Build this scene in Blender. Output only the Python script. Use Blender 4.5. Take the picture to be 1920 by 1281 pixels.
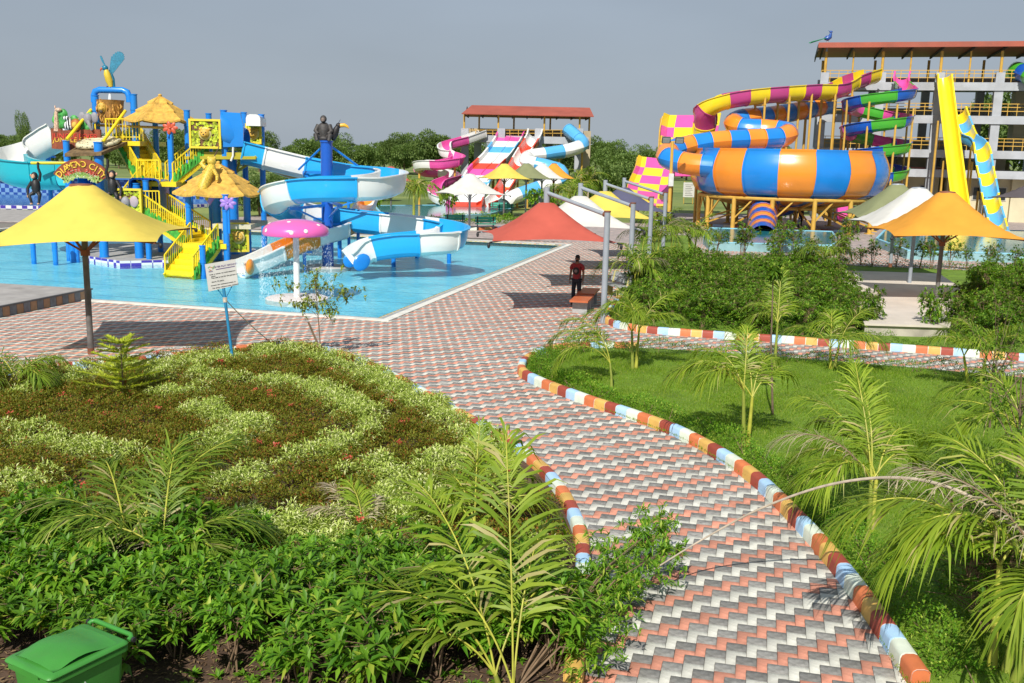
import bpy, bmesh, math, random
import numpy as np
from mathutils import Vector, Matrix
from mathutils.geometry import tessellate_polygon
R_ = math.radians
for o in list(bpy.data.objects): bpy.data.objects.remove(o)
scn = bpy.context.scene
COL = scn.collection
# ---------------------------------------------------------------- camera
FPX, HZ, ROLL, CAMH = 1850.0, 290.0, 0.022, 5.2          # focal length in photo pixels, horizon row, roll, eye height
PITCH = math.atan((640.5-HZ)/FPX)
cF = Vector((0, math.cos(PITCH), -math.sin(PITCH)))
_R = Vector((1, 0, 0)); _U = Vector((0, math.sin(PITCH), math.cos(PITCH)))
cR = _R*math.cos(ROLL)+_U*math.sin(ROLL); cU = -_R*math.sin(ROLL)+_U*math.cos(ROLL)
CAM = Vector((0, 0, CAMH))
cd = bpy.data.cameras.new('camera'); cam = bpy.data.objects.new('camera', cd); COL.objects.link(cam)
cam.matrix_world = Matrix(((cR.x, cU.x, -cF.x, 0), (cR.y, cU.y, -cF.y, 0), (cR.z, cU.z, -cF.z, CAMH), (0, 0, 0, 1)))
cd.sensor_fit = 'HORIZONTAL'; cd.sensor_width = 36.0; cd.lens = 36.0*FPX/1920.0
cd.clip_start = 0.1; cd.clip_end = 9000
scn.camera = cam
# ---------------------------------------------------------------- world, sun, exposure
SUN_AZ, SUN_EL = R_(15), R_(43)            # light travels towards +Y, 15 degrees to the right
w = bpy.data.worlds.new('World'); scn.world = w; w.use_nodes = True
nt = w.node_tree; nt.nodes.clear()
def N(t, typ, **kw):
    n = t.nodes.new(typ)
    for k, v in kw.items(): setattr(n, k, v)
    return n
out = N(nt, 'ShaderNodeOutputWorld'); bg = N(nt, 'ShaderNodeBackground')
sky = N(nt, 'ShaderNodeTexSky', sky_type='NISHITA', sun_disc=False)
sky.sun_elevation = SUN_EL; sky.sun_rotation = math.pi+SUN_AZ; sky.dust_density = 2.0; sky.air_density = 1.2
# the sky of the photograph is covered by a sheet of grey-blue rain cloud
tc = N(nt, 'ShaderNodeTexCoord'); sep = N(nt, 'ShaderNodeSeparateXYZ'); nt.links.new(tc.outputs['Generated'], sep.inputs[0])
rmp = N(nt, 'ShaderNodeValToRGB'); nt.links.new(sep.outputs['Z'], rmp.inputs[0])
e = rmp.color_ramp.elements
e[0].position = 0.0; e[0].color = (4.55, 5.2, 5.95, 1); e[1].position = 0.30; e[1].color = (3.2, 4.0, 5.2, 1)
nz = N(nt, 'ShaderNodeTexNoise'); nz.inputs['Scale'].default_value = 1.6; nz.inputs['Detail'].default_value = 4.0
mpz = N(nt, 'ShaderNodeMapping'); mpz.inputs['Scale'].default_value = (1, 1, 3.0)
nt.links.new(tc.outputs['Generated'], mpz.inputs[0]); nt.links.new(mpz.outputs[0], nz.inputs['Vector'])
mr = N(nt, 'ShaderNodeMapRange'); mr.inputs[3].default_value = 0.88; mr.inputs[4].default_value = 1.12
mr.inputs[1].default_value = 0.3; mr.inputs[2].default_value = 0.7
nt.links.new(nz.outputs['Fac'], mr.inputs[0])
mulc = N(nt, 'ShaderNodeMixRGB', blend_type='MULTIPLY'); mulc.inputs[0].default_value = 1.0
nt.links.new(rmp.outputs[0], mulc.inputs[1]); nt.links.new(mr.outputs[0], mulc.inputs[2])
mx = N(nt, 'ShaderNodeMixRGB'); mx.inputs[0].default_value = 0.9
nt.links.new(sky.outputs[0], mx.inputs[1]); nt.links.new(mulc.outputs[0], mx.inputs[2])
nt.links.new(mx.outputs[0], bg.inputs[0]); bg.inputs[1].default_value = 0.076
nt.links.new(bg.outputs[0], out.inputs[0])
sl = bpy.data.lights.new('sun', 'SUN'); sl.energy = 4.8; sl.angle = R_(0.5); sl.color = (1.0, 0.955, 0.88)
so = bpy.data.objects.new('sun', sl); COL.objects.link(so); so.location = (-20, -40, 60)
ld = Vector((math.sin(SUN_AZ)*math.cos(SUN_EL), math.cos(SUN_AZ)*math.cos(SUN_EL), -math.sin(SUN_EL)))
so.rotation_euler = ld.to_track_quat('-Z', 'Y').to_euler()
scn.view_settings.view_transform = 'Standard'; scn.view_settings.look = 'None'
scn.view_settings.exposure = 0.16; scn.view_settings.gamma = 1.0
scn.render.engine = 'CYCLES'
# ---------------------------------------------------------------- pixel helpers (photo is 1920 x 1281)
def ray(x, y): return (cF*FPX+cR*(x-960)+cU*(640.5-y)).normalized()
def G(x, y, z=0.0):
    d = ray(x, y); return CAM+d*((z-CAMH)/d.z)
def P(x, y, Y):
    d = ray(x, y); return CAM+d*(Y/d.y)
def PX(p):
    v = Vector(p)-CAM; q = v.dot(cF); return 960+FPX*v.dot(cR)/q, 640.5-FPX*v.dot(cU)/q
# ---------------------------------------------------------------- materials
MATS = {}
def newmat(name):
    m = bpy.data.materials.new(name); m.use_nodes = True
    b = m.node_tree.nodes['Principled BSDF']; return m, m.node_tree, b
def M(name, rgb=None, rough=0.5, var=0.12, scale=3.0, metal=0.0, coat=0.0, bump=0.0, bscale=40.0, rnd=0.0, isl=0.0, dirt=0.0, spec=0.5):
    """plain surface: base colour with large soft noise, optional fine relief, per-object / per-island variation"""
    if name in MATS: return MATS[name]
    m, t, b = newmat(name)
    tcn = N(t, 'ShaderNodeTexCoord')
    n = N(t, 'ShaderNodeTexNoise'); n.inputs['Scale'].default_value = scale; n.inputs['Detail'].default_value = 5
    t.links.new(tcn.outputs['Object'], n.inputs['Vector'])
    r = N(t, 'ShaderNodeMapRange'); r.inputs[1].default_value = .3; r.inputs[2].default_value = .7
    r.inputs[3].default_value = 1-var; r.inputs[4].default_value = 1+var
    t.links.new(n.outputs['Fac'], r.inputs[0])
    val = r.outputs[0]
    def mulv(a, sock, lo, hi):
        q = N(t, 'ShaderNodeMapRange'); q.inputs[3].default_value = lo; q.inputs[4].default_value = hi
        t.links.new(sock, q.inputs[0])
        k = N(t, 'ShaderNodeMath', operation='MULTIPLY'); t.links.new(a, k.inputs[0]); t.links.new(q.outputs[0], k.inputs[1]); return k.outputs[0]
    if rnd:
        oi = N(t, 'ShaderNodeObjectInfo'); val = mulv(val, oi.outputs['Random'], 1-rnd, 1+rnd)
    if isl:
        ge = N(t, 'ShaderNodeNewGeometry'); val = mulv(val, ge.outputs['Random Per Island'], 1-isl, 1+isl)
    mm = N(t, 'ShaderNodeMixRGB', blend_type='MULTIPLY'); mm.inputs[0].default_value = 1; mm.inputs[1].default_value = (*rgb, 1)
    t.links.new(val, mm.inputs[2])
    csock = mm.outputs[0]
    if dirt:
        n2 = N(t, 'ShaderNodeTexNoise'); n2.inputs['Scale'].default_value = scale*.6; n2.inputs['Detail'].default_value = 8; n2.inputs['Roughness'].default_value = .7
        t.links.new(tcn.outputs['Object'], n2.inputs['Vector'])
        r2 = N(t, 'ShaderNodeMapRange'); r2.inputs[1].default_value = .5; r2.inputs[2].default_value = .72; r2.inputs[3].default_value = 0; r2.inputs[4].default_value = dirt
        t.links.new(n2.outputs['Fac'], r2.inputs[0])
        m2 = N(t, 'ShaderNodeMixRGB'); m2.inputs[2].default_value = (.12, .105, .08, 1)
        t.links.new(r2.outputs[0], m2.inputs[0]); t.links.new(csock, m2.inputs[1]); csock = m2.outputs[0]
    t.links.new(csock, b.inputs['Base Color'])
    b.inputs['Roughness'].default_value = rough; b.inputs['Metallic'].default_value = metal
    b.inputs['Coat Weight'].default_value = coat; b.inputs['Coat Roughness'].default_value = .12
    b.inputs['Specular IOR Level'].default_value = spec
    if bump:
        n3 = N(t, 'ShaderNodeTexNoise'); n3.inputs['Scale'].default_value = bscale; n3.inputs['Detail'].default_value = 6
        t.links.new(tcn.outputs['Object'], n3.inputs['Vector'])
        bp = N(t, 'ShaderNodeBump'); bp.inputs['Strength'].default_value = bump; bp.inputs['Distance'].default_value = .02
        t.links.new(n3.outputs['Fac'], bp.inputs['Height']); t.links.new(bp.outputs[0], b.inputs['Normal'])
    MATS[name] = m; return m
def LEAF(name, c0, c1, c2=None, p2=0.0, trans=0.35, rough=0.45, spec=.4):
    """leaf: colour picked per leaf between c0 and c1, a share p2 of c2 leaves; some light passes through"""
    if name in MATS: return MATS[name]
    m, t, b = newmat(name)
    ge = N(t, 'ShaderNodeNewGeometry'); oi = N(t, 'ShaderNodeObjectInfo')
    rp = N(t, 'ShaderNodeValToRGB'); e = rp.color_ramp.elements
    e[0].position = 0; e[0].color = (*c0, 1); e[1].position = 1-p2-.02 if c2 else 1; e[1].color = (*c1, 1)
    if c2:
        q = e.new(1-p2); q.color = (*c2, 1)
    t.links.new(ge.outputs['Random Per Island'], rp.inputs[0])
    mr = N(t, 'ShaderNodeMapRange'); mr.inputs[3].default_value = .82; mr.inputs[4].default_value = 1.18; t.links.new(oi.outputs['Random'], mr.inputs[0])
    mm = N(t, 'ShaderNodeMixRGB', blend_type='MULTIPLY'); mm.inputs[0].default_value = 1
    t.links.new(rp.outputs[0], mm.inputs[1]); t.links.new(mr.outputs[0], mm.inputs[2])
    t.links.new(mm.outputs[0], b.inputs['Base Color']); b.inputs['Roughness'].default_value = rough; b.inputs['Specular IOR Level'].default_value = spec
    tr = N(t, 'ShaderNodeBsdfTranslucent')
    hs = N(t, 'ShaderNodeHueSaturation'); hs.inputs['Saturation'].default_value = 1.15; hs.inputs['Value'].default_value = 1.25
    t.links.new(mm.outputs[0], hs.inputs['Color']); t.links.new(hs.outputs[0], tr.inputs[0])
    ms = N(t, 'ShaderNodeMixShader'); ms.inputs[0].default_value = trans
    t.links.new(b.outputs[0], ms.inputs[1]); t.links.new(tr.outputs[0], ms.inputs[2])
    t.links.new(ms.outputs[0], t.nodes['Material Output'].inputs['Surface'])
    MATS[name] = m; return m
def GEL(name, rgb): return M(name, rgb, rough=.28, var=.06, scale=.8, coat=.35, dirt=.10)     # gel-coated fibreglass
# ---------------------------------------------------------------- mesh helpers
ORG = {}
def tag(o, label=None, cat=None, group=None, kind=None):
    if label: o['label'] = label
    if cat: o['category'] = cat
    if group: o['group'] = group
    if kind: o['kind'] = kind
    return o
def thing(name, label, cat, loc=(0, 0, 0), group=None):
    o = bpy.data.objects.new(name, None); o.empty_display_size = .2; COL.objects.link(o); o.location = loc
    ORG[o.name] = Vector(loc); return tag(o, label, cat, group)
def link(name, me, mat, parent=None):
    o = bpy.data.objects.new(name, me); COL.objects.link(o)
    if mat is not None and not me.materials:
        for q in (mat if isinstance(mat, (list, tuple)) else [mat]): me.materials.append(q)
    if parent is not None:
        o.parent = parent; ORG[o.name] = ORG[parent.name]
    else: ORG[o.name] = Vector((0, 0, 0))
    return o
def copy_tree(o, parent=None):
    c = o.copy(); COL.objects.link(c); ORG[c.name] = ORG.get(o.name, Vector())
    if parent is not None: c.parent = parent
    for ch in list(o.children): copy_tree(ch, c)
    return c
def npmesh(name, V, T):
    V = np.ascontiguousarray(V, dtype=np.float32); T = np.ascontiguousarray(T, dtype=np.int32)
    k = T.shape[1]; me = bpy.data.meshes.new(name)
    me.vertices.add(len(V)); me.vertices.foreach_set('co', V.ravel())
    me.loops.add(T.size); me.loops.foreach_set('vertex_index', T.ravel())
    me.polygons.add(len(T)); me.polygons.foreach_set('loop_start', np.arange(0, T.size, k, dtype=np.int32))
    me.update(calc_edges=True); return me
def unit(a): return a/np.maximum(np.linalg.norm(a, axis=-1, keepdims=True), 1e-9)
class MB:
    def __init__(s): s.v = []; s.f = []; s.m = []; s.mi = 0
    def add(s, V, F):
        n = len(s.v); s.v += [tuple(q) for q in V]; s.f += [tuple(i+n for i in q) for q in F]; s.m += [s.mi]*len(F); return s
    def box(s, c, size, rz=0.0, M3=None):
        hx, hy, hz = size[0]/2, size[1]/2, size[2]/2
        m = M3 if M3 is not None else Matrix.Rotation(rz, 3, 'Z'); c = Vector(c)
        V = [c+m @ Vector((x*hx, y*hy, z*hz)) for x, y, z in ((-1,-1,-1),(1,-1,-1),(1,1,-1),(-1,1,-1),(-1,-1,1),(1,-1,1),(1,1,1),(-1,1,1))]
        return s.add(V, [(0,3,2,1),(4,5,6,7),(0,1,5,4),(1,2,6,5),(2,3,7,6),(3,0,4,7)])
    def bar(s, a, b, w, h=None, up=(0, 0, 1)):
        a = Vector(a); b = Vector(b); h = h or w; t = (b-a); L = t.length; t.normalize()
        u = Vector(up)
        if abs(t.dot(u)) > .98: u = Vector((0, 1, 0))
        sd = t.cross(u).normalized(); n = sd.cross(t)
        m = Matrix((sd, t, n)).transposed()
        return s.box((a+b)/2, (w, L, h), M3=m)
    def tube(s, pts, r, n=8, caps=True):
        pts = [Vector(p) for p in pts]; k = len(pts)
        rr = r if isinstance(r, (list, tuple, np.ndarray)) else [r]*k
        V = []; prev = None
        for i, p in enumerate(pts):
            t = (pts[min(i+1, k-1)]-pts[max(i-1, 0)]).normalized()
            if prev is None:
                u = t.orthogonal().normalized()
            else:
                u = prev-t*prev.dot(t)
                u = u.normalized() if u.length > 1e-6 else t.orthogonal().normalized()
            prev = u; v = t.cross(u)
            for j in range(n):
                a = 2*math.pi*j/n; V.append(p+(u*math.cos(a)+v*math.sin(a))*rr[i])
        F = []
        for i in range(k-1):
            for j in range(n):
                F.append((i*n+j, i*n+(j+1) % n, (i+1)*n+(j+1) % n, (i+1)*n+j))
        if caps: F += [tuple(range(n-1, -1, -1)), tuple((k-1)*n+j for j in range(n))]
        return s.add(V, F)
    def cyl(s, a, b, r0, r1=None, n=12): return s.tube([a, b], [r0, r0 if r1 is None else r1], n)
    def lathe(s, prof, c=(0, 0, 0), n=24, a0=0.0, a1=2*math.pi, sx=1, sy=1):
        full = abs(a1-a0-2*math.pi) < 1e-6; k = n if full else n+1; c = Vector(c); V = []; F = []
        for j in range(k):
            a = a0+(a1-a0)*j/n
            for (r, z) in prof: V.append(c+Vector((math.cos(a)*r*sx, math.sin(a)*r*sy, z)))
        L = len(prof)
        for j in range(n):
            q = (j+1) % k
            for i in range(L-1): F.append((j*L+i, q*L+i, q*L+i+1, j*L+i+1))
        return s.add(V, F)
    def ell(s, c, r, n=12, m=8, M3=None):
        c = Vector(c); V = []; F = []; r = r if isinstance(r, (tuple, list)) else (r, r, r)
        for i in range(m+1):
            th = math.pi*i/m
            for j in range(n):
                a = 2*math.pi*j/n; q = Vector((r[0]*math.sin(th)*math.cos(a), r[1]*math.sin(th)*math.sin(a), r[2]*math.cos(th)))
                V.append(c+(M3 @ q if M3 is not None else q))
        for i in range(m):
            for j in range(n): F.append((i*n+j, (i+1)*n+j, (i+1)*n+(j+1) % n, i*n+(j+1) % n))
        return s.add(V, F)
    def prism(s, poly, z0, z1):
        n = len(poly); V = [(p[0], p[1], z0) for p in poly]+[(p[0], p[1], z1) for p in poly]
        ar = sum(poly[i][0]*poly[(i+1) % n][1]-poly[(i+1) % n][0]*poly[i][1] for i in range(n))
        T = tessellate_polygon([[Vector((p[0], p[1], 0)) for p in poly]])
        F = []
        for t in T:
            a = (Vector(V[t[1]])-Vector(V[t[0]])).cross(Vector(V[t[2]])-Vector(V[t[0]]))
            tt = t if a.z > 0 else (t[0], t[2], t[1])
            F.append(tuple(i+n for i in tt)); F.append((tt[0], tt[2], tt[1]))
        for i in range(n):
            j = (i+1) % n; F.append((i, j, n+j, n+i) if ar > 0 else (j, i, n+i, n+j))
        return s.add(V, F)
    def slab(s, pts, nrm, th):
        """planar polygon pts (3-D, in order) given thickness th against nrm"""
        pts = [Vector(p) for p in pts]; nrm = Vector(nrm).normalized(); n = len(pts)
        V = [p for p in pts]+[p-nrm*th for p in pts]
        F = [tuple(range(n)), tuple(range(2*n-1, n-1, -1))]+[(i, n+i, n+(i+1) % n, (i+1) % n) for i in range(n)]
        return s.add(V, F)
    def build(s, name, mat, parent=None, smooth=False, ang=40, kind=None):
        me = bpy.data.meshes.new(name); off = ORG[parent.name] if parent is not None else Vector()
        me.from_pydata([(v[0]-off.x, v[1]-off.y, v[2]-off.z) for v in s.v], [], s.f)
        if len(set(s.m)) > 1: me.polygons.foreach_set('material_index', s.m)
        if smooth:
            me.polygons.foreach_set('use_smooth', [True]*len(me.polygons)); me.set_sharp_from_angle(angle=R_(ang))
        me.update(); o = link(name, me, mat, parent)
        if kind: o['kind'] = kind
        return o
def spline(pts, step=0.25):
    """centripetal-ish Catmull-Rom through the points, resampled evenly"""
    p = [Vector(q) for q in pts]; p = [p[0]*2-p[1]]+p+[p[-1]*2-p[-2]]; o = []
    for i in range(1, len(p)-2):
        for k in range(24):
            t = k/24; a, b, c, d = p[i-1], p[i], p[i+1], p[i+2]
            o.append(.5*((2*b)+(c-a)*t+(2*a-5*b+4*c-d)*t*t+(-a+3*b-3*c+d)*t**3))
    o.append(p[-2]); L = [0]
    for i in range(1, len(o)): L.append(L[-1]+(o[i]-o[i-1]).length)
    n = max(2, int(round(L[-1]/step))+1); res = []; j = 0
    for k in range(n):
        s_ = L[-1]*k/(n-1)
        while j < len(L)-2 and L[j+1] < s_: j += 1
        t = (s_-L[j])/max(1e-9, L[j+1]-L[j]); res.append(o[j].lerp(o[j+1], t))
    return res
def inpoly(x, y, poly):
    x = np.asarray(x); y = np.asarray(y); c = np.zeros(x.shape, bool); n = len(poly)
    for i in range(n):
        x1, y1 = poly[i][0], poly[i][1]; x2, y2 = poly[(i+1) % n][0], poly[(i+1) % n][1]
        if y1 == y2: continue
        c ^= ((y1 > y) != (y2 > y)) & (x < (x2-x1)*(y-y1)/(y2-y1)+x1)
    return c
def sheet(name, outer, holes, z, mat, kind='structure'):
    polys = [[Vector((p[0], p[1], 0)) for p in outer]]+[[Vector((p[0], p[1], 0)) for p in h] for h in holes]
    V = [(p[0], p[1], z) for q in [outer]+holes for p in q]; F = []
    for t in tessellate_polygon(polys):
        a = Vector(V[t[0]]); n = (Vector(V[t[1]])-a).cross(Vector(V[t[2]])-a)
        F.append(t if n.z > 0 else (t[0], t[2], t[1]))
    me = bpy.data.meshes.new(name); me.from_pydata(V, [], F); o = link(name, me, mat); o['kind'] = kind; return o
def text_part(name, s, size, mat, M4, parent, ext=.01, align='CENTER'):
    """lettering as a real raised mesh, M4 places its local XY plane"""
    cu = bpy.data.curves.new(name, 'FONT'); cu.body = s; cu.size = size; cu.extrude = ext; cu.align_x = align; cu.resolution_u = 3
    o = bpy.data.objects.new(name, cu); COL.objects.link(o); bpy.context.view_layer.update()
    me = bpy.data.meshes.new_from_object(o.evaluated_get(bpy.context.evaluated_depsgraph_get()))
    bpy.data.objects.remove(o); off = ORG[parent.name]
    me.transform(Matrix.Translation(-off) @ M4); me.materials.clear(); return link(name, me, mat, parent)
def plane_m(c, right, up):
    r = Vector(right).normalized(); u = Vector(up).normalized(); n = r.cross(u)
    return Matrix(((r.x, u.x, n.x, c[0]), (r.y, u.y, n.y, c[1]), (r.z, u.z, n.z, c[2]), (0, 0, 0, 1)))
# ---------------------------------------------------------------- foliage helpers (numpy)
def leafgeo(pos, d, up, L, W, droop=.15, fold=.25, kite=False):
    """leaves: base at pos, along d; 5 points (base, left, midrib, right, tip) or a 4-point kite"""
    pos = np.asarray(pos, float); d = unit(np.asarray(d, float)); n = len(pos)
    up = np.broadcast_to(np.asarray(up, float), (n, 3))
    s = unit(np.cross(d, up)); nn = np.cross(s, d)
    L = np.broadcast_to(np.asarray(L, float), (n,))[:, None]; W = np.broadcast_to(np.asarray(W, float), (n,))[:, None]
    mid = pos+d*L*.45; tip = pos+d*L-np.array([0, 0, 1.])*L*droop
    l = mid+s*W*.5+nn*W*fold; r = mid-s*W*.5+nn*W*fold
    i = np.arange(n)[:, None]
    if kite:
        V = np.stack([pos, l, tip, r], 1).reshape(-1, 3); T = np.concatenate([i*4+[0, 2, 1], i*4+[0, 3, 2]], 1).reshape(-1, 3)
    else:
        V = np.stack([pos, l, mid, r, tip], 1).reshape(-1, 3)
        T = np.concatenate([i*5+[0, 2, 1], i*5+[0, 3, 2], i*5+[1, 2, 4], i*5+[2, 3, 4]], 1).reshape(-1, 3)
    return V, T
class LB:
    def __init__(s): s.V = []; s.T = []; s.n = 0
    def add(s, V, T): s.V.append(V); s.T.append(T+s.n); s.n += len(V)
    def build(s, name, mat, parent=None, kind=None):
        off = np.array(ORG[parent.name]) if parent is not None else 0
        o = link(name, npmesh(name, np.concatenate(s.V)-off, np.concatenate(s.T)), mat, parent)
        if kind: o['kind'] = kind
        return o
# ================================================================= SETTING
rng = np.random.default_rng(7); random.seed(7)
A0 = R_(-13.6); E1 = Vector((math.cos(A0), math.sin(A0), 0)); E2 = Vector((-math.sin(A0), math.cos(A0), 0))   # paving axes
PB = G(715, 598); PD = Vector((.249, .9685, 0)); PE = Vector((-.9685, .249, 0))                              # pool corner and edges
PC = PB+PD*28.8
pool = [PB, PC, PC+PE*34, PB+PE*34]
pool_xy = [(p.x, p.y) for p in pool]
def px2w(l, z=0.0): return [tuple(G(x, y, z)[:2]) for x, y in l]
left_edge = [(-40, 712), (100, 698), (230, 688), (400, 668), (545, 655), (640, 672), (740, 716), (860, 785), (950, 838), (1030, 905), (1076, 980), (1092, 1050), (1088, 1150), (1074, 1290)]
LE = [Vector((*p, 0)) for p in px2w(left_edge)]; LE = spline(LE, .33)
bedL = [(p.x, p.y) for p in LE]+[(.6, 5.0), (-16, 5.0), (-19, 21)]
lawn_near = [(1062, 656), (1010, 668), (982, 686), (980, 704), (1010, 722), (1100, 757), (1190, 787), (1285, 824), (1400, 893), (1500, 988), (1600, 1108), (1725, 1290)]
LN = spline([Vector((*p, 0)) for p in px2w(lawn_near)], .33)
lawn_far = [(1062, 656), (1200, 656), (1400, 668), (1700, 692), (1960, 716)]
LF = spline([Vector((*p, 0)) for p in px2w(lawn_far)], .33)
bedR = [(p.x, p.y) for p in LN]+[(5.6, 6.0), (16, 6.0), (18, 18)]+[(p.x, p.y) for p in LF[::-1][:-1]]
mid_front = [(1172, 548), (1146, 585), (1140, 606), (1200, 622), (1320, 632), (1480, 643), (1640, 655), (1800, 667), (1960, 680)]
MF = spline([Vector((*p, 0)) for p in px2w(mid_front)], .33)
bedM = [(p.x, p.y) for p in MF]+px2w([(2050, 640), (2050, 560), (1900, 512), (1600, 500), (1500, 496), (1330, 489), (1215, 478)])
backbed = px2w([(1190, 470), (1215, 440), (1290, 442), (1310, 470), (1320, 488), (1220, 478)])
# ---- ground
m, t, b = newmat('field_grass')
tcn = N(t, 'ShaderNodeTexCoord'); n1 = N(t, 'ShaderNodeTexNoise'); n1.inputs['Scale'].default_value = .05; n1.inputs['Detail'].default_value = 8
n2 = N(t, 'ShaderNodeTexNoise'); n2.inputs['Scale'].default_value = 1.5; n2.inputs['Detail'].default_value = 6
mp = N(t, 'ShaderNodeMapping'); mp.inputs['Scale'].default_value = (.35, 1.6, 1)
t.links.new(tcn.outputs['Object'], mp.inputs[0]); t.links.new(mp.outputs[0], n1.inputs['Vector']); t.links.new(tcn.outputs['Object'], n2.inputs['Vector'])
rp = N(t, 'ShaderNodeValToRGB'); rp.color_ramp.elements[0].color = (.13, .20, .04, 1); rp.color_ramp.elements[1].color = (.30, .36, .09, 1)
rp.color_ramp.elements[0].position = .36; rp.color_ramp.elements[1].position = .64
mm = N(t, 'ShaderNodeMixRGB', blend_type='MULTIPLY'); mm.inputs[0].default_value = .5
t.links.new(n1.outputs['Fac'], rp.inputs[0]); t.links.new(rp.outputs[0], mm.inputs[1]); t.links.new(n2.outputs['Fac'], mm.inputs[2])
t.links.new(mm.outputs[0], b.inputs['Base Color']); b.inputs['Roughness'].default_value = .9
FIELD = m
wallY = 98.0
sheet('ground', [(-2500, -50), (2500, -50), (3500, 6000), (-3500, 6000)], [pool_xy], -.06, FIELD)
# ---- paving: mortar bed, then every stone
JOINT = M('paving_joint', (.20, .18, .155), .9, .2, 6)
plaza_out = [(-60, 2), (40, 2), (52, 60), (60, 96), (14, 96), (12, 80), (-20, 80), (-24, 70), (-60, 74)]
m, t, b = newmat('far_paving')     # beyond the reach of single stones: the same three colours in fine waves
tcn = N(t, 'ShaderNodeTexCoord'); mp = N(t, 'ShaderNodeMapping'); mp.inputs['Rotation'].default_value = (0, 0, -A0-R_(0)); mp.inputs['Scale'].default_value = (1, 1, 1)
t.links.new(tcn.outputs['Object'], mp.inputs[0])
wv = N(t, 'ShaderNodeTexWave'); wv.wave_type = 'BANDS'; wv.bands_direction = 'DIAGONAL'; wv.inputs['Scale'].default_value = 1.1; wv.inputs['Distortion'].default_value = 1.5
vo = N(t, 'ShaderNodeTexVoronoi'); vo.inputs['Scale'].default_value = 4.2
t.links.new(mp.outputs[0], wv.inputs['Vector']); t.links.new(mp.outputs[0], vo.inputs['Vector'])
rp = N(t, 'ShaderNodeValToRGB'); e = rp.color_ramp.elements; e[0].color = (.24, .21, .20, 1); e[1].color = (.48, .39, .35, 1); rp.color_ramp.interpolation = 'LINEAR'
t.links.new(vo.outputs['Color'], rp.inputs[0]); t.links.new(rp.outputs[0], b.inputs['Base Color']); b.inputs['Roughness'].default_value = .8
FARPAVE = m
GREY = M('paver_grey', (.215, .208, .192), .75, .42, 13, bump=.35, bscale=60, rnd=.26, isl=.30, dirt=.38)
WHITE = M('paver_white', (.55, .54, .475), .75, .16, 9, bump=.3, bscale=60, rnd=.11, isl=.13, dirt=.30)
RED = M('paver_red', (.53, .225, .15), .75, .22, 9, bump=.3, bscale=60, rnd=.15, isl=.18, dirt=.28)
plaza = sheet('plaza_paving', plaza_out, [pool_xy], -.032, JOINT)
farpave = sheet('far_paving', [(-60, 62), (-26.5, 67.5), (4.6, 60.5), (45, 60.5), (52, 60), (60, 96), (14, 96), (12, 80), (-20, 80), (-24, 70), (-60, 74)], [], -.004, FARPAVE)
u = .107; sS, gG, lL = .90, 1.72, 1.9
Lp = np.array([(0, 0), (2, 0), (2, -sS), (1, -sS), (1, -sS-lL), (0, -sS-lL)], float)[::-1]
Gp = np.array([(1, -sS), (1, -sS-gG), (3, -sS-gG), (3, -sS)], float)
def inset(p, d):
    n = len(p); o = []
    for i in range(n):
        a = p[i]-p[i-1]; c = p[(i+1) % n]-p[i]; a = a/np.linalg.norm(a); c = c/np.linalg.norm(c)
        na = np.array([-a[1], a[0]]); nc = np.array([-c[1], c[0]]); k = na+nc; k = k/(1+na@nc); o.append(p[i]+k*d)
    return np.array(o)
def stone_template(poly):
    w_ = poly*u; lo = inset(w_, .0022); hi = inset(w_, .0055); n = len(poly)
    l2 = lo[:, :1]*np.array([E1.x, E1.y])+lo[:, 1:]*np.array([E2.x, E2.y]); h2 = hi[:, :1]*np.array([E1.x, E1.y])+hi[:, 1:]*np.array([E2.x, E2.y])
    V = np.concatenate([np.c_[l2, np.full(n, -.03)], np.c_[l2, np.full(n, -.004)], np.c_[h2, np.zeros(n)]])
    T = []
    for k in (0, 1):
        for i in range(n):
            j = (i+1) % n; a, b_, c_, d_ = k*n+i, k*n+j, (k+1)*n+j, (k+1)*n+i; T += [(a, b_, c_), (a, c_, d_)]
    if n == 4: T += [(8, 9, 10), (8, 10, 11)]
    else:
        tt = tessellate_polygon([[Vector((*q, 0)) for q in hi]])
        for q in tt:
            a, b_, c_ = [hi[i] for i in q]; cr = (b_[0]-a[0])*(c_[1]-a[1])-(b_[1]-a[1])*(c_[0]-a[0])
            q = q if cr > 0 else (q[0], q[2], q[1]); T.append(tuple(2*n+i for i in q))
    return V, np.array(T)
LV, LT = stone_template(Lp); GV, GT = stone_template(Gp)
I, J = np.meshgrid(np.arange(-420, 420), np.arange(-420, 420), indexing='ij'); I = I.ravel(); J = J.ravel()
ox = (2*I+J)*u; oy = (lL*I-(sS+gG)*J)*u+30
wx = ox*E1.x+oy*E2.x; wy = ox*E1.y+oy*E2.y
ok = (wy > 5.5) & (wy < 61) & (np.abs(wx) < .60*wy+2)
I, J, wx, wy = I[ok], J[ok], wx[ok], wy[ok]
def keep(cx, cy):
    def grown(poly, k): 
        c = np.mean(np.array(poly), 0); return [tuple(c+(np.array(q)-c)*k) for q in poly]
    bad = inpoly(cx, cy, pool_xy) | inpoly(cx, cy, bedL) | inpoly(cx, cy, bedR) | inpoly(cx, cy, bedM)
    return ~bad
def jitter(n): return rng.normal(0, .0012, n)
stones = {}
for key, (TV, TT), poly in (('L', (LV, LT), Lp), ('G', (GV, GT), Gp)):
    c = poly.mean(0)*u; cx = wx+c[0]*E1.x+c[1]*E2.x; cy = wy+c[0]*E1.y+c[1]*E2.y
    k = keep(cx, cy); stones[key] = (wx[k], wy[k], J[k], cx[k], cy[k])
def inframe(cx, cy):
    r = []
    for x, y in zip(cx, cy):
        q = PX((x, y, 0)); r.append(30 < q[0] < 1890 and q[1] < 1270)
    return np.array(r)
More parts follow.
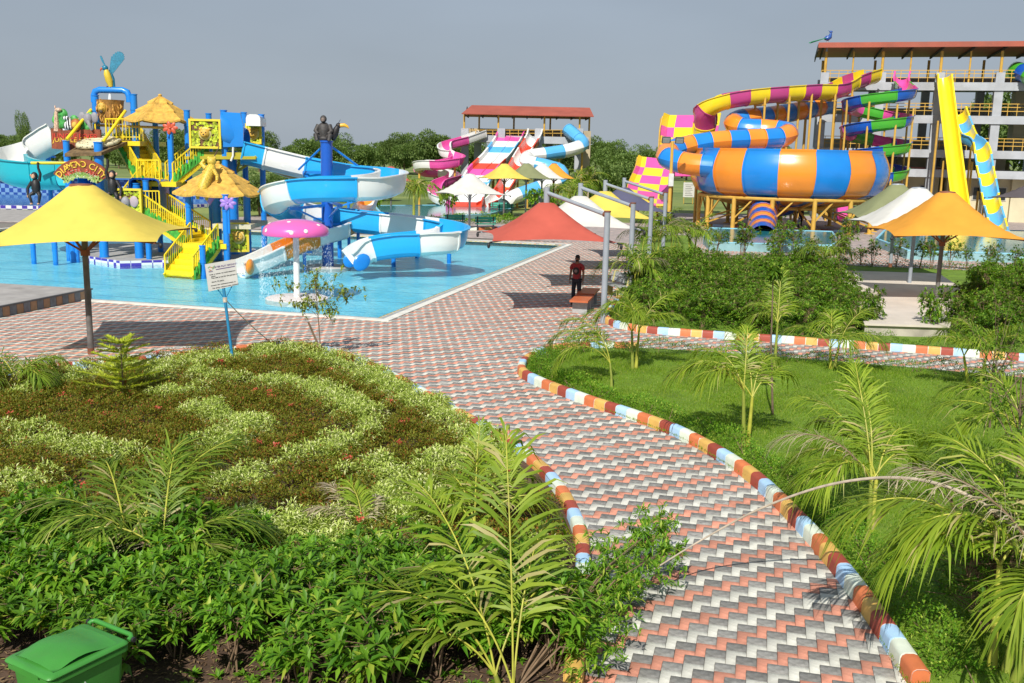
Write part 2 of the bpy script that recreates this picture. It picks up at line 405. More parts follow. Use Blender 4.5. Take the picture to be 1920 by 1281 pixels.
allst = []
for key in 'LG':
    a = stones[key]; near = np.where(np.hypot(a[3], a[4]) < 14.5)[0]; f = inframe(a[3][near], a[4][near])
    for i in near[f]: allst.append((np.hypot(a[3][i], a[4][i]), key, i))
allst.sort(); single = allst[:300]; taken = {'L': set(i for d, k, i in single if k == 'L'), 'G': set(i for d, k, i in single if k == 'G')}
me_L = {c: npmesh('paver', LV, LT) for c in (0, 1)}; me_L[0].materials.append(WHITE); me_L[1].materials.append(RED)
me_G = npmesh('paver', GV, GT); me_G.materials.append(GREY)
for d, k, i in single:
    a = stones[k]; o = bpy.data.objects.new('paver', me_G if k == 'G' else me_L[int(a[2][i]) % 2]); COL.objects.link(o)
    o.parent = plaza; o.location = (a[0][i], a[1][i], random.gauss(0, .0012))
for key, TV, TT, mt, par in (('G', GV, GT, GREY, None), ('L', LV, LT, WHITE, 0), ('L', LV, LT, RED, 1)):
    a = stones[key]; sel = np.array([i not in taken[key] for i in range(len(a[0]))])
    if par is not None: sel &= (a[2] % 2 == par)
    n = sel.sum(); pos = np.c_[a[0][sel], a[1][sel], jitter(n)]
    tilt = rng.normal(0, .006, (n, 2))
    V = TV[None]+pos[:, None, :]; V[..., 2] += (TV[None, :, 0]*tilt[:, None, 0]+TV[None, :, 1]*tilt[:, None, 1])*.6
    T = TT[None]+(np.arange(n)*len(TV))[:, None, None]
    o = link('pavers', npmesh('pavers', V.reshape(-1, 3), T.reshape(-1, 3)), mt, plaza); o['kind'] = 'stuff'
# ---- kerbs of painted blocks
KC = [M('kerb_orange', (.60, .17, .06), .6, .1, 5, dirt=.10, rnd=.08), M('kerb_yellow', (.66, .40, .10), .6, .1, 5, dirt=.10, rnd=.08), M('kerb_dark_red', (.33, .06, .035), .6, .1, 5, dirt=.10, rnd=.08),
      M('kerb_light_blue', (.38, .58, .80), .6, .08, 5, dirt=.10, rnd=.06), M('kerb_mint', (.68, .74, .62), .6, .08, 5, dirt=.10, rnd=.06)]
MORTAR = M('kerb_mortar', (.66, .63, .57), .8, .15, 8, dirt=.3)
KPROF = [(-.095, -.04), (-.095, .16), (-.072, .19), (-.03, .203), (.05, .20), (.084, .18), (.098, .15), (.105, -.04)]
def kerb(pts, side, start=0, hide=None, label=None):
    root = MB()
    def frame(i):
        a = pts[max(i-1, 0)]; c = pts[min(i+1, len(pts)-1)]; tt = (c-a).normalized(); return tt, Vector((tt.y, -tt.x, 0))*side
    F = []
    for i, p in enumerate(pts):
        tt, sd = frame(i); F.append((p, tt, sd))
    n = len(KPROF)
    core = MB(); V = []
    for p, tt, sd in F:
        for (x, z) in KPROF: V.append(p+sd*x*.93+Vector((0, 0, z-.006 if z > 0 else z)))
    core.add(V, [(i*n+j, i*n+j+1, (i+1)*n+j+1, (i+1)*n+j) for i in range(len(F)-1) for j in range(n-1)])
    ko = core.build('kerb', MORTAR); ko['kind'] = 'structure'
    for i in range(len(F)-1):
        (p, tt, sd), (q, t2, s2) = F[i], F[i+1]
        mb = MB(); g = .010; V = []
        j1 = random.gauss(0, .0025); j2 = random.gauss(0, .0025)
        for P0, s0, jj in ((p.lerp(q, g/(q-p).length), sd, j1), (q.lerp(p, g/(q-p).length), s2, j2)):
            for (x, z) in KPROF: V.append(P0+s0*(x+jj)+Vector((0, 0, z+jj)))
        mb.add(V, [(j, j+1, n+j+1, n+j) for j in range(n-1)]+[tuple(range(n-1, -1, -1)), tuple(range(n, 2*n))])
        mb.build('kerb_block', KC[(i+start) % 5], ko, smooth=True, ang=50)
    return ko
kerb(LE, -1, 2); kerb(LN, 1, 0); kerb(MF, 1, 3); kerb(LF[:7], -1, 1)
# ---- planting beds and lawn
SOIL = M('soil', (.085, .05, .03), .95, .35, 4, bump=.8, bscale=18)
LAWN = M('lawn_turf', (.13, .22, .015), .95, .30, 1.2, bump=.5, bscale=60)
sheet('planting_bed', bedL, [], .05, SOIL)
sheet('lawn', bedR, [], .055, LAWN)
sheet('shrub_bed', bedM, [], .05, LAWN)
sheet('palm_bed', backbed, [], .02, LAWN)
# ---- main pool
m, t, b = newmat('pool_floor')
tcn = N(t, 'ShaderNodeTexCoord'); mp = N(t, 'ShaderNodeMapping'); mp.inputs['Rotation'].default_value = (0, 0, R_(14.4))
t.links.new(tcn.outputs['Object'], mp.inputs[0])
sp = N(t, 'ShaderNodeSeparateXYZ'); t.links.new(mp.outputs[0], sp.inputs[0])
def stripe(sock, per, wd):
    a = N(t, 'ShaderNodeMath', operation='WRAP'); a.inputs[1].default_value = 0; a.inputs[2].default_value = per; t.links.new(sock, a.inputs[0])
    c = N(t, 'ShaderNodeMath', operation='LESS_THAN'); c.inputs[1].default_value = wd; t.links.new(a.outputs[0], c.inputs[0]); return c.outputs[0]
l1 = stripe(sp.outputs['Y'], 2.6, .09); l2 = stripe(sp.outputs['Y'], .3, .012); l3 = stripe(sp.outputs['X'], .3, .012)
mxl = N(t, 'ShaderNodeMath', operation='MAXIMUM'); t.links.new(l2, mxl.inputs[0]); t.links.new(l3, mxl.inputs[1])
nn = N(t, 'ShaderNodeTexNoise'); nn.inputs['Scale'].default_value = .5; nn.inputs['Detail'].default_value = 4; t.links.new(tcn.outputs['Object'], nn.inputs['Vector'])
c1 = N(t, 'ShaderNodeValToRGB'); c1.color_ramp.elements[0].color = (.17, .60, .76, 1); c1.color_ramp.elements[1].color = (.28, .73, .86, 1); c1.color_ramp.elements[0].position = .35; c1.color_ramp.elements[1].position = .65
t.links.new(nn.outputs['Fac'], c1.inputs[0])
x1 = N(t, 'ShaderNodeMixRGB'); x1.inputs[2].default_value = (.13, .50, .68, 1); t.links.new(mxl.outputs[0], x1.inputs[0]); t.links.new(c1.outputs[0], x1.inputs[1])
x2 = N(t, 'ShaderNodeMixRGB'); x2.inputs[2].default_value = (.07, .33, .50, 1); t.links.new(l1, x2.inputs[0]); t.links.new(x1.outputs[0], x2.inputs[1])
t.links.new(x2.outputs[0], b.inputs['Base Color']); b.inputs['Roughness'].default_value = .5
POOLF = m
sheet('pool_floor', pool_xy, [], -.26, POOLF)
mb = MB()
for i in range(4):
    a, c = pool[i], pool[(i+1) % 4]; mb.add([(a.x, a.y, -.42), (c.x, c.y, -.42), (c.x, c.y, 0), (a.x, a.y, 0)], [(0, 1, 2, 3)])
mb.build('pool_wall', M('pool_wall_tile', (.17, .19, .2), .4, .2, 5), kind='structure')
def water_mat(name, tint, bump, sc):
    m, t, b = newmat(name); t.nodes.remove(b)
    tr = N(t, 'ShaderNodeBsdfTransparent'); tr.inputs[0].default_value = (*tint, 1)
    gl = N(t, 'ShaderNodeBsdfGlossy'); gl.inputs['Roughness'].default_value = .06
    fr = N(t, 'ShaderNodeFresnel'); fr.inputs[0].default_value = 1.33
    tcn = N(t, 'ShaderNodeTexCoord'); mp = N(t, 'ShaderNodeMapping'); mp.inputs['Scale'].default_value = (1, 1, 1); mp.inputs['Rotation'].default_value = (0, 0, .3)
    n1 = N(t, 'ShaderNodeTexNoise'); n1.inputs['Scale'].default_value = sc; n1.inputs['Detail'].default_value = 5; n1.inputs['Distortion'].default_value = .6
    t.links.new(tcn.outputs['Object'], mp.inputs[0]); t.links.new(mp.outputs[0], n1.inputs['Vector'])
    bp = N(t, 'ShaderNodeBump'); bp.inputs['Strength'].default_value = bump; bp.inputs['Distance'].default_value = .1; t.links.new(n1.outputs['Fac'], bp.inputs['Height'])
    t.links.new(bp.outputs[0], gl.inputs['Normal']); t.links.new(bp.outputs[0], fr.inputs['Normal'])
    mr = N(t, 'ShaderNodeMath', operation='MULTIPLY'); mr.inputs[1].default_value = .5; t.links.new(fr.outputs[0], mr.inputs[0])
    ms = N(t, 'ShaderNodeMixShader'); t.links.new(mr.outputs[0], ms.inputs[0]); t.links.new(tr.outputs[0], ms.inputs[1]); t.links.new(gl.outputs[0], ms.inputs[2])
    t.links.new(ms.outputs[0], t.nodes['Material Output'].inputs['Surface']); MATS[name] = m; return m
WATER = water_mat('pool_water', (.88, .985, .99), .5, 2.6)
WZ = -.10
sheet('pool_water', pool_xy, [], WZ, WATER)
mb = MB()
COPE = M('pool_coping_white', (.72, .70, .62), .6, .1, 3, dirt=.3); COPG = M('pool_coping_grey', (.33, .34, .33), .7, .15, 3, dirt=.3)
def coping(o0, o1, z1, mat, name):
    mb = MB()
    c = sum((p for p in pool), Vector())/4
    for i in range(4):
        a, bq = pool[i], pool[(i+1) % 4]; d = (bq-a).normalized(); nrm = Vector((d.y, -d.x, 0))
        if (a-c).dot(nrm) < 0: nrm = -nrm
        q = [a+nrm*o0-d*o0, bq+nrm*o0+d*o0, bq+nrm*o1+d*o1, a+nrm*o1-d*o1]
        V = [(*k[:2], -.02) for k in q]+[(*k[:2], z1) for k in q]
        F = [(4, 5, 6, 7), (0, 1, 5, 4), (1, 2, 6, 5), (2, 3, 7, 6), (3, 0, 4, 7)]
        mb.add(V, F)
    return mb.build(name, mat, kind='structure')
coping(-.05, .12, .022, COPG, 'pool_edge'); coping(.122, .40, .03, COPE, 'pool_coping'); 
m, t, b = newmat('yellow_tile_band'); tcn = N(t, 'ShaderNodeTexCoord'); mp = N(t, 'ShaderNodeMapping'); mp.inputs['Rotation'].default_value = (0, 0, R_(14.4)); ck = N(t, 'ShaderNodeTexChecker'); ck.inputs['Scale'].default_value = 6.5
ck.inputs[1].default_value = (.62, .5, .17, 1); ck.inputs[2].default_value = (.6, .58, .5, 1)
t.links.new(tcn.outputs['Object'], mp.inputs[0]); t.links.new(mp.outputs[0], ck.inputs[0]); t.links.new(ck.outputs[0], b.inputs['Base Color'])
coping(-.24, -.052, -.04, m, 'pool_tile_band')
# ---- raised concrete deck that juts into the picture on the left
dk = thing('concrete_deck', 'low concrete deck with striped orange and grey tile side beside the pool', 'deck', (-14.7, 33.5, 0))
c0 = Vector((-14.55, 33.7, 0)); d1 = -E1; d2 = -E2
q = [c0, c0+d1*16, c0+d1*16+d2*14, c0+d2*14]
MB().prism([(p.x, p.y) for p in q], -.03, .34).build('slab', M('deck_concrete', (.34, .32, .30), .85, .18, 2, dirt=.3), dk)
STRO = M('deck_tile_orange', (.36, .21, .11), .6, .2, 6, rnd=.12, dirt=.3); STRG = M('deck_tile_grey', (.16, .18, .20), .6, .2, 6, rnd=.12, dirt=.3)
for i in range(46):
    a = c0+d2*(.30*i+.15)+E1*.008; mb = MB(); mb.box((a.x, a.y, .155), (.03, .285, .30), A0); mb.build('tile', (STRG, STRO)[i % 2], dk)
for k in range(1): 
    mb = MB(); a = c0+d2*7+E1*.01; mb.box((a.x, a.y, .335), (.09, 14.05, .05), A0); mb.build('edge_trim', M('deck_trim', (.12, .12, .12), .7), dk)
# ================================================================= SLIDES: helpers
BLUEP = M('pole_blue', (.010, .22, .70), .35, .08, 1.5, coat=.3, dirt=.12)
YELP = M('steel_yellow', (.60, .36, .06), .5, .12, 2, dirt=.25)
GREYP = M('steel_grey', (.30, .33, .37), .45, .1, 2, dirt=.15)
G_WHITE = GEL('gel_white', (.80, .80, .76)); G_BLUE = GEL('gel_blue', (.012, .22, .66)); G_SKY = GEL('gel_sky', (.02, .40, .78)); G_ORANGE = GEL('gel_orange', (.85, .27, .025)); G_PINK = GEL('gel_pink', (.74, .09, .36))
G_YELLOW = GEL('gel_yellow', (.86, .66, .02)); G_MAG = GEL('gel_magenta', (.52, .06, .24)); G_GREEN = GEL('gel_green', (.07, .42, .035)); G_RED = GEL('gel_red', (.70, .07, .03)); G_TURQ = GEL('gel_turquoise', (.02, .42, .50)); G_LBLUE = GEL('gel_light_blue', (.10, .42, .75)); G_DBLUE = GEL('gel_deep_blue', (.010, .10, .48))
def open_prof(R, hw, th=.05, n=10):
    o = [(-R-.09, hw), (-R, hw)]
    for k in range(n+1):
        a = math.pi+math.pi*k/n; rr = R+(.035 if k in (2, n-2) else 0); o.append((rr*math.cos(a), rr*math.sin(a)))
    o += [(R, hw), (R+.09, hw), (R+.09, hw+.05), (R-th, hw+.05)]
    for k in range(n+1):
        a = 2*math.pi-math.pi*k/n; o.append(((R-th)*math.cos(a), (R-th)*math.sin(a)))
    o += [(-R+th, hw+.05), (-R-.09, hw+.05)]
    return o
def tube_prof(R, n=18):
    return [(R*math.cos(2*math.pi*k/n)*(1.05 if k in (0, n//2) else 1), R*math.sin(2*math.pi*k/n)) for k in range(n)]
def frames(pts, bank=0.0):
    fr = []; k = len(pts)
    for i in range(k):
        t = (pts[min(i+1, k-1)]-pts[max(i-1, 0)]).normalized(); s = t.cross(Vector((0, 0, 1)))
        s = s.normalized() if s.length > .05 else (fr[-1][1] if fr else Vector((1, 0, 0))); n = s.cross(t)
        if bank:
            a = pts[max(i-2, 0)]; b_ = pts[i]; c = pts[min(i+2, k-1)]
            cur = (b_-a).cross(c-b_).z; ang = max(-.5, min(.5, -cur*bank)); s, n = s*math.cos(ang)+n*math.sin(ang), n*math.cos(ang)-s*math.sin(ang)
        fr.append((pts[i], s, n))
    return fr
def sweep(mb, fr, prof, cap=True, cl=True):
    n = len(prof); V = [p+s*x+u_*z for p, s, u_ in fr for (x, z) in prof]; F = []
    for i in range(len(fr)-1):
        for j in range(n if cl else n-1): F.append((i*n+j, i*n+(j+1) % n, (i+1)*n+(j+1) % n, (i+1)*n+j))
    if cap: F += [tuple(range(n)), tuple((len(fr)-1)*n+j for j in range(n-1, -1, -1))]
    mb.add(V, F)
def flume(root, ctrl, R, mats, Lc, kind='open', hw=.35, bank=0.0, step=.25, lens=None):
    pts = spline(ctrl, step); fr = frames(pts, bank); st = (pts[1]-pts[0]).length
    i = 0; k = 0; prof = open_prof(R, hw) if kind == 'open' else tube_prof(R)
    big = open_prof(R+.045, hw, .1) if kind == 'open' else tube_prof(R+.05)
    while i < len(fr)-1:
        L = lens[k % len(lens)] if lens else Lc
        j = min(len(fr)-1, i+max(2, int(round(L/st))))
        if len(fr)-1-j < 2: j = len(fr)-1
        mb = MB(); sweep(mb, fr[i:j+1], prof, kind == 'open')
        p, s, n = fr[i]; q = fr[i+1][0]; d = (q-p).normalized()
        sweep(mb, [(p-d*.03, s, n), (p+d*.05, s, n)], big, kind == 'open')
        mb.build('slide_section', mats[k % len(mats)], root, smooth=True, ang=35)
        i = j; k += 1
    return fr
def support(root, p, drop, zb=-.1, r=.07, mat=None, arms=True):
    """post under a slide at axis point p"""
    mb = MB(); mb.cyl((p.x, p.y, zb), (p.x, p.y, p.z-drop), r, n=10); mb.box((p.x, p.y, zb+.02), (r*5, r*5, .04))
    if arms: mb.box((p.x, p.y, p.z-drop), (.7, .14, .1))
    return mb.build('support_post', mat or YELP, root, smooth=True)
# ================================================================= SPIRAL SLIDE in the near pool
gpole = G(615, 500, WZ)
sp_ = thing('spiral_slide', 'blue and white open spiral water slide winding round a tall blue pole', 'water slide', (gpole.x, gpole.y, -.42))
ctrl = [P(*q) for q in [(458, 284, 47.4), (520, 300, 47.6), (590, 316, 47.7), (660, 328, 47.4), (718, 334, 46.2), (736, 342, 44.6), (702, 350, 43.0), (640, 352, 42.3), (575, 354, 42.3), (530, 364, 43.0), (516, 378, 44.4), (540, 393, 46.0), (600, 404, 46.9), (680, 414, 46.9), (760, 423, 46.4), (820, 431, 45.6), (851, 440, 44.6), (838, 450, 43.7), (790, 455, 43.2), (735, 459, 43.0), (690, 468, 42.8), (662, 489, 42.5)]]
fr = flume(sp_, ctrl, .60, [G_SKY, G_WHITE], 2.35, hw=.42, bank=.9, lens=[1.1, 2.0, 4.7, 4.0, 2.4, 2.5, 2.3, 1.8, 2.5, 2.6, 2.5, 1.6, 2.0, 1.2, 1.6, 2.0])
for s_ in (-1, 1):
    p_, sd_, up_ = fr[-1]; tt_ = sd_.cross(up_)*-1; MB().ell(p_+sd_*s_*.64-up_*.1-tt_*.12, (.09, .42, .34), 14, 8, Matrix((sd_, tt_, up_)).transposed()).build('splash_fin', G_BLUE, sp_, True)
mb = MB(); zt = P(610, 265, gpole.y).z
mb.cyl((gpole.x, gpole.y, -.42), (gpole.x, gpole.y, zt), .27, n=16); mb.cyl((gpole.x, gpole.y, zt-.05), (gpole.x, gpole.y, zt+.03), .31, n=16)
mb.build('mast', G_DBLUE, sp_, smooth=True)
for (x, y, Y) in ((640, 366, 42.5), (545, 372, 43.0), (720, 345, 45.5), (560, 305, 47.5), (690, 325, 47.2), (575, 392, 46.6), (650, 402, 46.9)):
    q = P(x, y, Y)+Vector((0, 0, -.45)); mb = MB(); mb.bar(Vector((gpole.x, gpole.y, q.z+.05)), q, .1, .12); mb.bar(Vector((gpole.x, gpole.y, q.z-.8)).lerp(q, .12), q.lerp(Vector((gpole.x, gpole.y, q.z)), .1), .07); mb.build('bracket', BLUEP, sp_)
for (x, y, Y) in ((596, 262, 44.8), (640, 262, 44.8)):
    a = Vector((gpole.x, gpole.y, P(615, 268, gpole.y).z)); bq = P(560 if x < 615 else 680, 318, 46.8); mb = MB(); mb.cyl(a, bq, .05, n=8); mb.build('tie_rod', BLUEP, sp_, smooth=True)
for (x, y, drop) in ((738, 494, .5), (842, 488, .55), (637, 478, .5), (782, 478, .5)):
    g = G(x, y, WZ); k = min(fr, key=lambda f: (Vector(f[0][:2])-Vector(g[:2])).length-(f[0].z*.15 if x in (842,) else 0))[0]
    zz = {738: 443, 842: 458, 637: 440, 782: 462}[x]; zt = P(x, zz, g.y).z
    mb = MB(); mb.cyl((g.x, g.y, -.42), (g.x, g.y, zt), .11, n=12); mb.box((g.x, g.y, zt), (.75, .16, .14)); mb.build('support_post', BLUEP, sp_, smooth=True)
mb = MB(); mb.lathe([(0, -.07), (1.0, -.07), (1.05, -.1), (1.05, -.30)], (gpole.x, gpole.y, 0), 24); mb.build('footing', M('pool_concrete', (.42, .40, .38), .8, .15, 2), sp_, smooth=True)
# orange and white slide that leaves the tower behind the spiral
os_ = thing('kids_slide', 'orange and white open slide ending in the pool beside the pink mushroom', 'water slide', P(470, 512, 42.2)*1)
os_.location.z = -.3; ORG[os_.name] = os_.location.copy()
ctrl = [P(*q) for q in [(492, 298, 50.0), (540, 316, 50.6), (600, 334, 51.0), (660, 352, 51.0), (688, 376, 50.0), (676, 408, 48.2), (636, 432, 46.4), (590, 446, 45.0), (540, 466, 43.8), (490, 490, 42.7), (450, 505, 42.0)]]
fr2 = flume(os_, ctrl, .46, [G_ORANGE, G_WHITE], 1.9, hw=.3, bank=.6)
for k in (18, 34, 50, 62):
    support(os_, fr2[min(k, len(fr2)-1)][0], .46, -.42, .08, BLUEP)
mb = MB(); q = P(466, 509, 41.75); mb.ell((q.x+.1, q.y-.1, q.z+.2), (.16, .4, .34)); mb.build('splash_fin', G_ORANGE, os_, smooth=True)
# white and turquoise slide on the far side of the tower
ls_ = thing('turquoise_slide', 'white and turquoise curved water slide left of the jungle tower', 'water slide', P(40, 330, 50)*1)
ls_.location.z = -.06; ORG[ls_.name] = ls_.location.copy()
fr3 = flume(ls_, [P(*q) for q in [(112, 252, 51), (85, 266, 51), (52, 284, 50.8), (28, 298, 50.2), (14, 308, 49), (26, 318, 47.8), (62, 324, 47.2), (120, 326, 47)]], .78, [G_WHITE, G_TURQ, G_TURQ, G_TURQ], 1.6, hw=.5, bank=.5, lens=[4.2, 3, 3, 3])
for k in (3, 34): support(ls_, fr3[min(k, len(fr3)-1)][0], .8, -.42, .12, BLUEP)
# ================================================================= JUNGLE PLAY TOWER
tb = G(240, 484, WZ)
tw = thing('jungle_play_tower', 'yellow and blue water play tower with thatched huts, stairs and tipping bucket', 'play tower', (tb.x, tb.y, -.42))
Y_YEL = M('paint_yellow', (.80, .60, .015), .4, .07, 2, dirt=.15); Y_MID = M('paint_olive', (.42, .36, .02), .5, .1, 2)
THATCH = M('thatch', (.62, .36, .06), .8, .28, 5, bump=.9, bscale=14, dirt=.25)
BROWN = M('carved_brown', (.16, .075, .03), .7, .25, 4, bump=.5, bscale=20); GREENP = M('paint_green', (.05, .33, .03), .5, .4, 6)
def vpole(x, yt, yb, Y, r=.14, zb=None, mat=None, name='column'):
    b_ = P(x, yb if r >= .2 else yt, Y); z0 = zb if zb is not None else P(x, yb, Y).z; zt = P(x, yt, Y).z
    mb = MB(); mb.cyl((b_.x, b_.y, z0), (b_.x, b_.y, zt), r, n=14); mb.cyl((b_.x, b_.y, zt), (b_.x, b_.y, zt+.04), r*1.15, n=14)
    zc = zt-.7
    while zc > z0+.5:
        mb.cyl((b_.x, b_.y, zc), (b_.x, b_.y, zc+.07), r*1.12, n=14); zc -= 1.5
    mb.build(name, mat or BLUEP, tw, smooth=True); return b_
PB0 = -.42
for (x, yt, yb, Y, r) in ((196, 268, 484, 45.6, .20), (262, 345, 484, 45.6, .20), (124, 265, 480, 46.5, .15), (178, 180, 470, 47.6, .16), (250, 178, 470, 47.6, .16),
        (291, 232, 460, 48.5, .13), (318, 232, 460, 46.4, .14), (256, 232, 460, 49.5, .13), (350, 208, 440, 47, .14), (391, 214, 440, 49.5, .14), (419, 208, 470, 47, .15), (457, 212, 470, 49.5, .14), (490, 216, 470, 49.5, .14), (440, 285, 470, 48.3, .24),
        (352, 358, 474, 43.6, .13), (422, 366, 489, 42.9, .14), (463, 364, 478, 44.6, .14), (396, 362, 478, 45.6, .13), (409, 362, 478, 45.2, .2), (273, 340, 430, 45.2, .13), (379, 462, 512, 41.6, .12)):
    vpole(x, yt, yb, Y, r, PB0)
for (x, Y) in ((60, 45.5), (101, 45.2), (142, 46.5)):
    vpole(x, 436, 480, Y, .11, PB0)
# bucket gantry with rounded corners
a = P(176, 180, 47.6); c = P(242, 180, 47.6); zt = P(208, 169, 47.6).z
arc = [Vector((a.x, a.y, a.z-.3)), Vector((a.x, a.y, zt-.28)), Vector((a.x+.08, a.y, zt-.08)), Vector((a.x+.28, a.y, zt)), Vector((c.x-.28, c.y, zt)), Vector((c.x-.08, c.y, zt-.08)), Vector((c.x, c.y, zt-.28)), Vector((c.x, c.y, c.z-.3))]
MB().tube(arc, .15, 12).build('gantry', BLUEP, tw, smooth=True)
def deck(x0, x1, y, Y0, Y1, th=.22, mat=None, name='platform'):
    a = P(x0, y, Y0); c = P(x1, y, Y0); mb = MB(); mb.box(((a.x+c.x)/2, (Y0+Y1)/2, a.z-th/2), (c.x-a.x, Y1-Y0, th)); mb.build(name, mat or Y_YEL, tw); return a.z
zA = deck(195, 300, 398, 45.0, 49.0)              # lower platform
zB = deck(258, 330, 340, 45.6, 47.4)              # middle landing
zC = deck(130, 262, 262, 47.0, 50.5)              # upper left platform under the bucket
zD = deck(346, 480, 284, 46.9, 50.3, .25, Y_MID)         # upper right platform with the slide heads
zE = deck(340, 424, 456, 42.7, 44.6)              # low landing
zF = deck(398, 470, 420, 43.4, 46.4, .2, M('paint_cream', (.55, .5, .35), .5))
def railing(parent, a, b_, h=.85, nb=None, mat=None):
    a = Vector(a); b_ = Vector(b_); L = (b_-a).length; nb = nb or max(3, int(L/.15)); up = Vector((0, 0, 1)); mb = MB()
    mb.bar(a+up*h, b_+up*h, .055); mb.bar(a+up*.12, b_+up*.12, .04)
    for k in range(nb+1):
        q = a.lerp(b_, k/nb); wd = .06 if k in (0, nb) else .028; mb.bar(q, q+up*h, wd, wd, (0, 1, 0))
    return mb.build('railing', mat or Y_YEL, parent)
def stairs(a, b_, width, n, deco=True):
    a = Vector(a); b_ = Vector(b_); d = Vector((b_.x-a.x, b_.y-a.y, 0)); L = d.length; d.normalize(); s = Vector((d.y, -d.x, 0)); rise = (b_.z-a.z)/n; ang = math.atan2(d.y, d.x)-math.pi/2
    st = MB()
    for sg in (-1, 1): st.bar(a+s*sg*width/2-Vector((0, 0, .12)), b_+s*sg*width/2-Vector((0, 0, .12)), .07, .42)
    fl = st.build('staircase', Y_YEL, tw)
    for k in range(n):
        c = a+d*(L*(k+.5)/n)+Vector((0, 0, rise*(k+.5))); mb = MB(); mb.box((c.x, c.y, c.z), (width*.94, L/n+.03, rise+.02), ang); mb.build('step', Y_YEL, fl)
    for sg in (-1, 1): railing(fl, a+s*sg*width/2, b_+s*sg*width/2)
    if deco:
        for sg in (-1, 1):
            mb = MB(); m_ = 26
            for k in range(m_):
                q = (a+s*sg*(width/2+.06)).lerp(b_+s*sg*(width/2+.06), (k+.5)/m_); mb.bar(q-Vector((0, 0, .1)), q+Vector((random.gauss(0, .05), random.gauss(0, .03), .22+.2*random.random())), .09, .03)
            mb.build('painted_grass', GREENP, fl)
def V3(p, z): return Vector((p.x, p.y, z))
stairs(V3(P(336, 512, 41.4), -.15), V3(P(384, 466, 43.0), zE), 1.45, 6)
stairs(V3(P(372, 455, 43.8), zE), V3(P(292, 396, 45.6), zA), 1.3, 9)
stairs(V3(P(238, 392, 46.6), zA), V3(P(282, 345, 46.4), zB), 1.0, 7)
stairs(V3(P(318, 340, 46.6), zB), V3(P(384, 286, 47.6), zD), 1.1, 8)
stairs(V3(P(282, 338, 46.9), zB), V3(P(240, 264, 48.4), zC), 1.1, 9)
for (x0, x1, y, Y) in ((262, 300, 398, 45.0), (258, 300, 340, 45.6), (130, 180, 262, 47.0), (200, 262, 262, 47.0)):
    railing(tw, P(x0, y, Y), P(x1, y, Y), .95)
railing(tw, P(263, 396, 49), P(300, 390, 49), .9); railing(tw, P(424, 456, 42.8), P(424, 452, 44.6), .9)
# steel under the upper platform
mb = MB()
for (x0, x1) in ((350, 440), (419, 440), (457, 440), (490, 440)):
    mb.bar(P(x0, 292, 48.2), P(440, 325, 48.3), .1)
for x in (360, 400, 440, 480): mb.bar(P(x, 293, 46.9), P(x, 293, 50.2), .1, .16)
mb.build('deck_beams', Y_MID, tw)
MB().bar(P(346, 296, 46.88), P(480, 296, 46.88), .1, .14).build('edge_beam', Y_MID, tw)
# braces from gantry to the thatch canopy with the snake
for (x0, y0, x1, y1) in ((171, 206, 125, 262), (235, 208, 193, 266)):
    MB().cyl(P(x0, y0, 47.5), P(x1, y1, 45.8), .075, n=10).build('brace', Y_YEL, tw, smooth=True)
MB().cyl(P(183, 235, 47.5), P(318, 240, 46.6), .06, n=8).build('brace', YELP, tw, smooth=True)
MB().cyl(P(58, 306, 45.6), P(128, 306, 46.0), .07, n=10).build('monkey_bar', Y_YEL, tw, smooth=True)
mat_c = [P(121, 288, 45.6), P(190, 286, 45.2), P(247, 262, 47.3), P(176, 258, 48.4)]
MB().slab(mat_c, (0, 0, 1), .14).build('thatch_canopy', M('old_thatch', (.17, .11, .05), .9, .35, 6, bump=.8, bscale=16), tw)
# huts
def hut(apex, eave, Y, rx, n=6, rot=0.0, layers=3):
    ap = P(apex[0], apex[1], Y); ze = P(eave[0], eave[1], Y).z; rf = MB(); rf.ell((ap.x, ap.y, ap.z-.02), (.09, .09, .07)); rf = rf.build('thatched_roof', THATCH, tw, smooth=True)
    for i in range(n):
        a0 = rot+2*math.pi*i/n; a1 = rot+2*math.pi*(i+1)/n; mb = MB()
        for k in range(layers):
            f0 = k/layers; f1 = (k+1)/layers+.02
            z0 = ap.z+(ze-ap.z)*f0-.02; z1 = ap.z+(ze-ap.z)*f1+.07
            V = []; m_ = 5
            for (f, z) in ((f0, z0), (f1, z1)):
                for j in range(m_+1):
                    t_ = j/m_; p0 = Vector((math.cos(a0), math.sin(a0), 0)).lerp(Vector((math.cos(a1), math.sin(a1), 0)), t_)*rx*f
                    sag = -.10*math.sin(math.pi*t_)*(f > f0) + random.gauss(0, .012)*(f > f0); V.append((ap.x+p0.x, ap.y+p0.y, z+sag))
            nV = len(V); V += [(v[0], v[1], v[2]-.09) for v in V]
            F = [(j, m_+1+j, m_+2+j, j+1) for j in range(m_)]+[(m_+1+j, nV+m_+1+j, nV+m_+2+j, m_+2+j) for j in range(m_)]+[(nV+j, nV+j+1, nV+m_+2+j, nV+m_+1+j) for j in range(m_)]
            mb.add(V, F)
        mb.build('roof_panel', THATCH, rf)
    return ap, ze
hut((300, 178), (300, 226), 47.4, 1.62, 6, .35); hut((409, 304), (409, 362), 44.4, 1.95, 6, .3)
